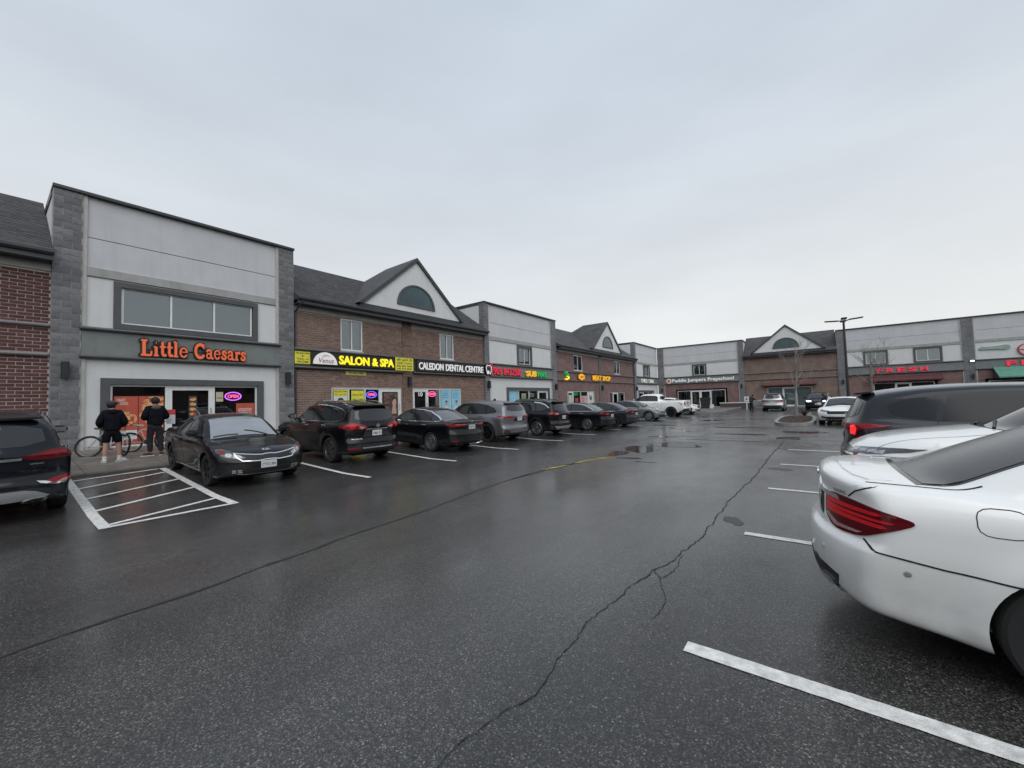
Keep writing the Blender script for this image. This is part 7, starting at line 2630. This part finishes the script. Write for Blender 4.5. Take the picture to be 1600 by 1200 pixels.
# back-to-back second pair, turned a quarter
for sy in (-1, 1):
    hd = obj('lamp_head', B(-.15, .15, -.36, .36, -.028, .028, .02), M_POLE, lp)
    hd.location = (0, sy * .60, 6.23)
    obj('lens', B(-.12, .12, -.28, .28, -.034, -.029), mat('lamp_lens', (.3, .3, .28), .3), hd)

# ------------------------------------------------------------------ bare trees
M_BARK = mat('grey_bark', (.22, .20, .185), .9, var=.4, vscale=9, bump=.6, bscale=40)


def tree(label, x, y, h, r0, seed, lean=0.02, z=0.1, crown=.45):
    rs_ = random.Random(seed)
    t = thing('bare_tree', label, 'tree', (x, y, z))
    bm = NB()
    top = Vector((h * lean, 0, h * .72))
    n = 9
    tp = [Vector((top.x * i / n + rs_.uniform(-.02, .02), rs_.uniform(-.02, .02), top.z * i / n)) for i in range(n + 1)]
    tube(bm, tp, [r0 * (1 - .6 * i / n) for i in range(n + 1)], 9)
    obj('trunk', bm, M_BARK, t, smooth=True)
    tw = NB()

    def grow(p, d, l, r, dep, b):
        pts, rr = [p], [r]
        k = 5
        for i in range(k):
            d = (d + Vector((rs_.uniform(-.22, .22), rs_.uniform(-.22, .22), rs_.uniform(-.05, .16)))).normalized()
            p = p + d * l / k
            pts.append(p)
            rr.append(r * (1 - .6 * (i + 1) / k))
        tube(b, pts, rr, 5 if dep < 2 else 4, cap=False)
        if dep < 2:
            for i in range(2, k + 1):
                for _ in range(2 if dep < 2 else 1):
                    a = rs_.uniform(0, 2 * PI)
                    sd = Vector((math.cos(a), math.sin(a), rs_.uniform(.1, .8))).normalized()
                    grow(pts[i], (d * .7 + sd * .75).normalized(), l * rs_.uniform(.35, .6), max(.0035, rr[i] * .55), dep + 1, tw)
    for k in range(7):
        f = .45 + .55 * k / 8
        a = k * 2.4 + rs_.uniform(-.4, .4)
        b_ = NB()
        grow(tp[min(n, int(f * n))].copy(), Vector((math.cos(a), math.sin(a), .75 + .4 * f)).normalized(), h * crown * (1.1 - .5 * f), r0 * .40 * (1.2 - .6 * f), 0, b_)
        obj('limb', b_, M_BARK, t, smooth=True)
    o = obj('twigs', tw, M_BARK, t)
    o['kind'] = 'stuff'
    return t


tree('slim bare young tree on the mulch island', -1.13, 29.2, 5.6, .075, 5, lean=.035, z=.18, crown=.30)
tree('bare tree with spreading branches behind the lamp standard', 3.1, 38.5, 6.3, .085, 11, lean=0.0, z=0, crown=.32)
sb = thing('shrub', 'low dry brown shrub on the mulch island', 'shrub', (-.75, 31.2, .2))
bm = NB()
for k in range(60):
    a = random.uniform(0, 6.28)
    r_ = random.uniform(.1, .45)
    tube(bm, [(0, 0, 0), (r_ * .5 * math.cos(a), r_ * .5 * math.sin(a), .22), (r_ * math.cos(a), r_ * math.sin(a), random.uniform(.2, .5))], .008, 3, cap=False)
obj('stems', bm, mat('dry_twig', (.06, .042, .034), .9, var=.3), sb)['kind'] = 'stuff'
# ------------------------------------------------------------------ people
M_SKIN = mat('skin', (.42, .24, .18), .5, var=.12, vscale=14)
M_BLKC = mat('black_cotton', (.006, .0065, .009), .9, spec=.12, var=.4, vscale=20, bump=.5, bscale=55)
M_BLKC2 = mat('black_hoodie', (.0065, .0075, .012), .9, spec=.12, var=.5, vscale=12, bump=.8, bscale=28)
M_GREYC = mat('grey_trousers', (.028, .030, .036), .9, spec=.15, var=.4, vscale=15, bump=.6, bscale=30)
M_HAIR = mat('dark_hair', (.010, .009, .009), .7, bump=.8, bscale=120)
M_CAPC = mat('brown_cap', (.045, .036, .030), .85, bump=.5, bscale=120, var=.2)
M_SHOEW = mat('white_shoe', (.62, .62, .60), .6, var=.15, vscale=20)
M_SOLE = mat('shoe_sole', (.55, .55, .53), .6)


def skin(verts, edges, radii, sub=2, root=0):
    me = bpy.data.meshes.new('s')
    me.from_pydata([tuple(v) for v in verts], edges, [])
    o = bpy.data.objects.new('s', me)
    COL.objects.link(o)
    md = o.modifiers.new('k', 'SKIN')
    md.use_smooth_shade = True
    for i, r in enumerate(radii):
        sv = me.skin_vertices[0].data[i]
        sv.radius = (r, r) if isinstance(r, (int, float)) else r
        sv.use_root = (i == root)
    sm = o.modifiers.new('u', 'SUBSURF')
    sm.levels = sub
    dg = bpy.context.evaluated_depsgraph_get()
    dg.update()
    m = bpy.data.meshes.new_from_object(o.evaluated_get(dg))
    bpy.data.objects.remove(o)
    return m


def chain(parts):
    """parts: list of polylines [(pos, radius), ...]; a polyline may start with an index of an earlier vertex"""
    V, E, Rr = [], [], []
    for pl in parts:
        prev = None
        for it in pl:
            if isinstance(it, int):
                prev = it
                continue
            V.append(it[0])
            Rr.append(it[1])
            if prev is not None:
                E.append((prev, len(V) - 1))
            prev = len(V) - 1
    return V, E, Rr


def ball(bm, c, r, n=16, m=10, f=None):
    rings = []
    for i in range(1, m):
        ph = PI * i / m
        rings.append([bm.verts.new((c[0] + r[0] * math.sin(ph) * math.cos(2 * PI * k / n), c[1] + r[1] * math.sin(ph) * math.sin(2 * PI * k / n), c[2] + r[2] * math.cos(ph))) for k in range(n)])
    t, b = bm.verts.new((c[0], c[1], c[2] + r[2])), bm.verts.new((c[0], c[1], c[2] - r[2]))
    for a, q in zip(rings[:-1], rings[1:]):
        for k in range(n):
            bm.faces.new((a[k], q[k], q[(k + 1) % n], a[(k + 1) % n]))
    for k in range(n):
        bm.faces.new((t, rings[0][k], rings[0][(k + 1) % n]))
        bm.faces.new((b, rings[-1][(k + 1) % n], rings[-1][k]))
    return bm


def person(label, x, y, z, rz, H, pose, top, legs_m, shorts=False, shoe=M_SHOEW, hat=None, coll=None, sole=M_SOLE, hair=True):
    """standing figure facing local +y; pose gives elbows, hands, feet, hips"""
    k = H / 1.75
    t = thing('person', label, 'person', (x, y, z), rz)

    def S(v):
        return Vector(v) * k
    hips = S(pose.get('hips', (0, 0, .93)))
    chest = S(pose.get('chest', (0, .02, 1.28)))
    neck = S(pose.get('neck', (0, .01, 1.47)))
    head = S(pose.get('head', (0, .03, 1.60)))
    hd = pose.get('turn', 0.0)
    b = []
    b.append([(hips, .095 * k), (hips.lerp(chest, .5), .10 * k), (chest, .12 * k), (neck - S((0, 0, .05)), .075 * k), (neck, .055 * k), (head - S((0, 0, .06)), .066 * k), (head, .092 * k), (head + S((0, 0, .075)), .075 * k)])
    arms, lg = [], []
    for s in (-1, 1):
        sh_ = chest + S((s * .17, 0, .11))
        el = S(pose['elbow'][0 if s < 0 else 1])
        ha = S(pose['hand'][0 if s < 0 else 1])
        arms.append([(sh_, .068 * k), (el, .050 * k), (ha, .032 * k)])
        kn = S(pose['knee'][0 if s < 0 else 1])
        an = S(pose['ankle'][0 if s < 0 else 1])
        hp_ = hips + S((s * .095, 0, -.05))
        lg.append([(hp_, .062 * k), (kn, .060 * k), (kn.lerp(an, .35), .060 * k), (an, .040 * k)])
    parts = [b[0], [2] + arms[0], [2] + arms[1], [0] + lg[0], [0] + lg[1]]
    V, E, Rr = chain(parts)
    nb_ = len(b[0])
    # fingers: short skinned chains rooted in the palm
    for ai, s in ((nb_ + 2, -1), (nb_ + 5, 1)):
        hnd = V[ai]
        d = (hnd - V[ai - 1]).normalized()
        side = d.cross(Vector((0, 0, 1))).normalized()
        palm = hnd + d * .055 * k
        V.append(palm)
        Rr.append(.033 * k)
        E.append((ai, len(V) - 1))
        pi_ = len(V) - 1
        for q in range(4):
            o_ = side * (q - 1.5) * .021 * k
            l1 = (.045, .052, .048, .038)[q] * k
            a1 = palm + o_ + d * (.03 * k + l1)
            a2 = a1 + (d * .6 - Vector((0, 0, .7))).normalized() * l1 * .8
            V += [a1, a2]
            Rr += [.0095 * k, .008 * k]
            E += [(pi_, len(V) - 2), (len(V) - 2, len(V) - 1)]
        th = palm - side * s * .045 * k + d * .015 * k
        V.append(th)
        Rr.append(.011 * k)
        E.append((pi_, len(V) - 1))
    body = skin(V, E, Rr)
    o = obj('body', body, M_SKIN, t, smooth='full')
    # face and ears
    fx, fy = math.sin(hd), math.cos(hd)
    fm = NB()
    ball(fm, head + Vector((fx * .098 * k, fy * .098 * k, -.012 * k)), (.014 * k, .014 * k, .022 * k), 8, 6)
    for s in (-1, 1):
        ball(fm, head + Vector((s * fy * .092 * k, -s * fx * .092 * k, -.01 * k)), (.014 * k, .022 * k, .032 * k), 8, 6)
    obj('nose_and_ears', fm, M_SKIN, t, smooth='full')['kind'] = 'stuff'
    for s in (-1, 1):
        e = NB()
        ball(e, head + Vector((fx * .086 * k + s * fy * .032 * k, fy * .086 * k - s * fx * .032 * k, .012 * k)), (.011 * k,) * 3, 8, 6)
        obj('eye', e, M_HAIR, t)
    # clothes
    cb = [(hips + S((0, 0, -.10)), (.20 * k, .155 * k)), (hips + S((0, 0, .06)), (.205 * k, .16 * k)), (hips.lerp(chest, .5), (.21 * k, .165 * k)), (chest, (.225 * k, .165 * k)), (neck - S((0, 0, .055)), .10 * k), (neck - S((0, .01, .01)), .075 * k)]
    ca = []
    for a in arms:
        d = a[2][0] - a[1][0]
        ca.append([3, (a[0][0], .10 * k), (a[0][0].lerp(a[1][0], .5), .096 * k), (a[1][0], .088 * k), (a[1][0] + d * .5, .066 * k), (a[1][0] + d * .88, .052 * k)])
    V, E, Rr = chain([cb] + ca)
    obj('hoodie', skin(V, E, Rr), top, t, smooth='full')
    # hood lying on the back
    hm = NB()
    ball(hm, neck + S((0, -.085, -.045)), (.115 * k, .06 * k, .075 * k), 14, 8)
    obj('hood', hm, coll or top, t, smooth='full')
    cl = [[(hips + S((0, 0, .06)), (.19 * k, .14 * k)), (hips + S((0, 0, -.06)), (.195 * k, .15 * k))]]
    for l_ in lg:
        kn, an = l_[1][0], l_[3][0]
        if shorts:
            cl.append([1, (l_[0][0] + S((0, 0, -.05)), .118 * k), (l_[0][0].lerp(kn, .55), .108 * k), (l_[0][0].lerp(kn, .92), .105 * k)])
        else:
            cl.append([1, (l_[0][0] + S((0, 0, -.05)), .110 * k), (kn, .082 * k), (kn.lerp(an, .5), .074 * k), (an + S((0, 0, .02)), .062 * k)])
    V, E, Rr = chain(cl)
    obj('shorts' if shorts else 'trousers', skin(V, E, Rr), legs_m, t, smooth='full')
    for i, l_ in enumerate(lg):
        an = l_[3][0]
        fd = Vector((*pose['foot'][i], 0)).normalized()
        zz = -an.z
        sv = [an + Vector((0, 0, .0)) - fd * .02 * k, Vector((an.x, an.y, .052 * k)) - fd * .035 * k, Vector((an.x, an.y, .05 * k)) + fd * .07 * k, Vector((an.x, an.y, .036 * k)) + fd * .165 * k]
        me = skin(sv, [(0, 1), (1, 2), (2, 3)], [.046 * k, .050 * k, .047 * k, .036 * k])
        so = obj('shoe', me, shoe, t, smooth='full')
        bm = prism(NB(), chaikin([(-.085 * k, -.04 * k), (.20 * k, -.042 * k), (.23 * k, 0), (.20 * k, .042 * k), (-.085 * k, .04 * k), (-.105 * k, 0)], 2), 'z', 0, .026 * k)
        so2 = obj('sole', bm, sole, so)
        so2.location = (an.x, an.y, 0)
        so2.rotation_euler = (0, 0, math.atan2(fd.y, fd.x))
        if shorts:
            obj('sock', tube(NB(), [an + Vector((0, 0, -.01)), an + (l_[1][0] - an) * .22], [.047 * k, .052 * k], 12), M_SHOEW, t, smooth=True)
    if hair:
        hm = NB()
        ball(hm, head + Vector((-fx * .02 * k, -fy * .02 * k, .03 * k)), (.108 * k, .112 * k, .112 * k), 18, 12)
        for v in list(hm.verts):
            c = v.co - head
            if c.x * fx + c.y * fy > .055 * k and c.z < .07 * k:
                v.co -= Vector((fx, fy, 0)) * .04 * k
            v.co += Vector((random.uniform(-1, 1), random.uniform(-1, 1), random.uniform(-1, 1))) * .006 * k
        obj('hair', hm, M_HAIR, t, smooth='full')
    if hat:
        hm = NB()
        ball(hm, head + Vector((fx * .01 * k, fy * .01 * k, .075 * k)), (.125 * k, .135 * k, .070 * k), 18, 10)
        ho = obj('cap', hm, hat, t, smooth='full')
        bm = NB()
        prism(bm, chaikin([(-.09 * k, .0), (.09 * k, 0), (.08 * k, .10 * k), (-.08 * k, .10 * k)], 2), 'z', 0, .014 * k)
        pk = obj('peak', bm, hat, ho)
        pk.location = head + Vector((fx * .10 * k, fy * .10 * k, .055 * k))
        pk.rotation_euler = (0, 0, math.atan2(-fx, fy))
    return t


STAND = dict(elbow=[(-.30, .02, 1.12), (.30, .02, 1.12)], hand=[(-.16, .22, 1.02), (.16, .22, 1.02)], knee=[(-.125, .03, .50), (.125, .03, .50)], ankle=[(-.15, -.02, .085), (.15, -.02, .085)], foot=[(-.25, 1), (.30, 1)])
p1_ = dict(STAND, elbow=[(-.275, -.04, 1.10), (.275, -.02, 1.10)], hand=[(-.20, .20, .98), (.22, .20, .98)], ankle=[(-.15, -.03, .085), (.17, .05, .085)], knee=[(-.125, .0, .50), (.14, .04, .50)], foot=[(-.1, 1), (1.0, .35)], turn=.75)
person('boy in brown flat cap, black hoodie and shorts facing the pizza window', -15.22, 2.13, zwalk(-15.22, 2), PI / 2, 1.66, p1_, M_BLKC2, M_BLKC, shorts=True, hat=M_CAPC)
p2_ = dict(STAND, elbow=[(-.275, -.04, 1.12), (.28, .0, 1.12)], hand=[(-.17, .20, 1.08), (.26, .30, 1.10)], ankle=[(-.10, .04, .085), (.14, -.02, .085)], knee=[(-.10, .07, .50), (.12, .03, .50)], foot=[(-1.0, .25), (.55, 1)], turn=-.1)
person('dark haired boy in black hoodie and grey trousers reading a sheet', -15.62, 3.10, zwalk(-15.62, 3), PI / 2 + .1, 1.74, p2_, M_BLKC2, M_GREYC, shoe=mat('black_shoe', (.02, .02, .022), .7), coll=mat('grey_collar', (.09, .082, .078), .9, var=.3))
sh_ = thing('paper_sheet', 'white and red sheet held by the dark haired boy', 'sheet', (-15.90, 3.52, zwalk(-15.9, 3.5) + 1.02), R(60))
obj('sheet', B(-.11, .11, -.002, .002, -.14, .14), M_POSTW, sh_)
obj('red_print', B(-.11, .11, -.004, -.002, .142, .30), mat('sheet_red', (.55, .05, .06), .6), sh_)
p3_ = dict(STAND, elbow=[(-.26, .12, 1.10), (.28, .15, 1.15)], hand=[(-.14, .36, 1.0), (.20, .42, 1.08)], chest=(0, .10, 1.24), neck=(0, .16, 1.42), head=(0, .22, 1.54))
person('figure in dark clothes leaning into the open door of the silver crossover', -5.35, 46.4, .0, R(-45), 1.72, p3_, mat('olive_coat', (.035, .036, .030), .9, var=.3), M_GREYC, shoe=mat('black_shoe', (.02, .02, .022), .7), sole=M_GREYC)
p4_ = dict(STAND, elbow=[(-.25, .25, 1.05), (.25, .25, 1.05)], hand=[(-.12, .42, .90), (.14, .44, .92)], chest=(0, .16, 1.22), neck=(0, .26, 1.36), head=(0, .34, 1.46))
person('figure in a dark coat with white bag bending in front of the black crossover', .62, 45.3, .0, R(70), 1.72, p4_, mat('plum_coat', (.030, .022, .028), .9, var=.3), M_BLKC, shoe=mat('black_shoe', (.02, .02, .022), .7), sole=M_GREYC)
bg_ = thing('shoulder_bag', 'white shoulder bag carried by the figure before the black crossover', 'bag', (.78, 45.0, .95), R(20))
bm = NB()
ball(bm, (0, 0, 0), (.20, .13, .30), 14, 9)
obj('pouch', bm, M_POSTW, bg_, smooth='full')
obj('strap', tube(NB(), [(-.05, 0, .25), (-.12, .05, .5), (-.06, .05, .62)], .02, 6), M_POSTW, bg_)


# ------------------------------------------------------------------ bicycles
M_SPOKE = mat('spoke_steel', (.2, .2, .2), .3, metal=.9)
M_BIKEW = mat('bike_white', (.42, .42, .42), .35, coat=.5)
M_BIKEK = mat('bike_black', (.02, .02, .022), .4)


def bike(label, x, y, z, rz, lean, steer, fm, sm):
    """bicycle pointing along local +x, wheels 0.33 m radius"""
    t = thing('bicycle', label, 'bicycle', (x, y, z), rz, 'bicycles against the pizza shop')
    t.rotation_euler = (lean, 0, rz)
    t.scale = (.89, .89, .89)
    r = .325

    def whl(parent):
        pts = [(r * math.cos(a), 0, r * math.sin(a)) for a in [2 * PI * i / 32 for i in range(33)]]
        w = obj('wheel', tube(NB(), [(p[0] * .90, 0, p[2] * .90) for p in pts], .008, 6, cap=False), mat('bike_rim', (.22, .22, .225), .35, metal=.8), parent, smooth=True)
        obj('tyre', tube(NB(), pts, .030, 8, cap=False), M_TYRE, w, smooth=True)
        bm = NB()
        for k in range(20):
            a = 2 * PI * k / 20
            tube(bm, [(.02 * math.cos(a + .8), .02 * (-1) ** k, .02 * math.sin(a + .8)), (r * .9 * math.cos(a), 0, r * .9 * math.sin(a))], .0018, 3, cap=False)
        lathe(bm, [(.02, -.04), (.02, .04)], 10, 'y')
        obj('spokes', bm, M_SPOKE, w)['kind'] = 'stuff'
        return w
    w = whl(t)
    w.location = (-.50, 0, r)
    bb, st, hd1, hd2 = (-.06, 0, .30), (-.20, 0, .74), (.36, 0, .78), (.39, 0, .62)
    bm = NB()
    for a, b, q in ((bb, st, .018), (st, hd1, .020), (bb, hd2, .026), (hd1, hd2, .022)):
        tube(bm, [a, b], q, 8)
    for s in (-.05, .05):
        tube(bm, [(bb[0], s * .6, bb[2]), (-.50, s, r)], .011, 6)
        tube(bm, [st, (-.50, s, r)], .010, 6)
    obj('frame', bm, fm, t, smooth=True)
    obj('seat_post', tube(NB(), [st, (-.24, 0, .88)], .013, 8), M_SPOKE, t)
    bm = NB()
    prism(bm, chaikin([(-.40, -.075), (-.34, -.085), (-.14, -.02), (-.10, 0), (-.14, .02), (-.34, .085), (-.40, .075)], 1), 'z', .88, .925)
    obj('saddle', bm, sm, t, smooth=True)
    bm = NB()
    lathe(bm, [(.09, -.045), (.09, -.052), (.001, -.052)], 24, 'y', bb)
    tube(bm, [(bb[0], -.06, bb[2]), (bb[0] + .14, -.06, bb[2] - .10)], .010, 6)
    tube(bm, [(bb[0], .06, bb[2]), (bb[0] - .14, .06, bb[2] + .10)], .010, 6)
    obj('crank', bm, M_BIKEK, t)
    for s, dx, dz in ((-1, .14, -.10), (1, -.14, .10)):
        obj('pedal', B(bb[0] + dx - .045, bb[0] + dx + .045, s * .07 - (.09 if s < 0 else 0), s * .07 + (.09 if s > 0 else 0), bb[2] + dz - .012, bb[2] + dz + .012), M_BIKEK, t)
    fk = obj('fork', tube(NB(), [(0, 0, 0), (.02, 0, -.17), (.03, -.05, -.22), (.11, -.05, -.455)], .013, 6), fm, t, smooth=True)
    fk.location = hd1
    fk.rotation_euler = (0, 0, steer)
    obj('fork_leg', tube(NB(), [(.02, 0, -.17), (.03, .05, -.22), (.11, .05, -.455)], .013, 6), fm, fk, smooth=True)
    hb = NB()
    tube(hb, [(0, 0, 0), (-.02, 0, .14), (.04, 0, .17)], .014, 6)
    tube(hb, [(-.03, -.31, .20), (.03, -.10, .18), (.04, 0, .17), (.03, .10, .18), (-.03, .31, .20)], .012, 6)
    obj('handlebar', hb, M_BIKEK, fk, smooth=True)
    fw_ = bpy.data.objects.new('front_wheel', w.data)
    COL.objects.link(fw_)
    fw_.parent = fk
    fw_.location = (.11, 0, -.455)
    ftw = obj('front_tyre', [c for c in w.children if c.name.startswith('tyre')][0].data, None, fk)
    ftw.location = fw_.location
    fsp = obj('front_spokes', [c for c in w.children if c.name.startswith('spokes')][0].data, None, fk)
    fsp.location = fw_.location
    fsp['kind'] = 'stuff'
    return t


bike('black tyred bicycle with white frame behind the boy in the cap', -16.35, 2.22, zwalk(-16.35, 2.2), R(60), R(-9), R(-50), M_BIKEW, M_BIKEK)
bike('pale bicycle with white saddle behind the dark haired boy', -16.75, 3.18, zwalk(-16.75, 3.2), R(94), R(-9), R(20), M_BIKEW, M_BIKEW)
gb_ = thing('drink_bottle', 'bright green bottle on the bicycle behind the boy in the cap', 'bottle', (-16.38, 2.32, zwalk(-16.4, 2.3) + .62))
obj('bottle_body', lathe(NB(), [(.038, 0), (.04, .14), (.03, .17), (.0001, .17)], 14), mat('bottle_green', (.05, .42, .05), .4), gb_)
obj('bottle_cap', lathe(NB(), [(.02, .171), (.018, .21), (.0001, .21)], 10), M_BIKEK, gb_)
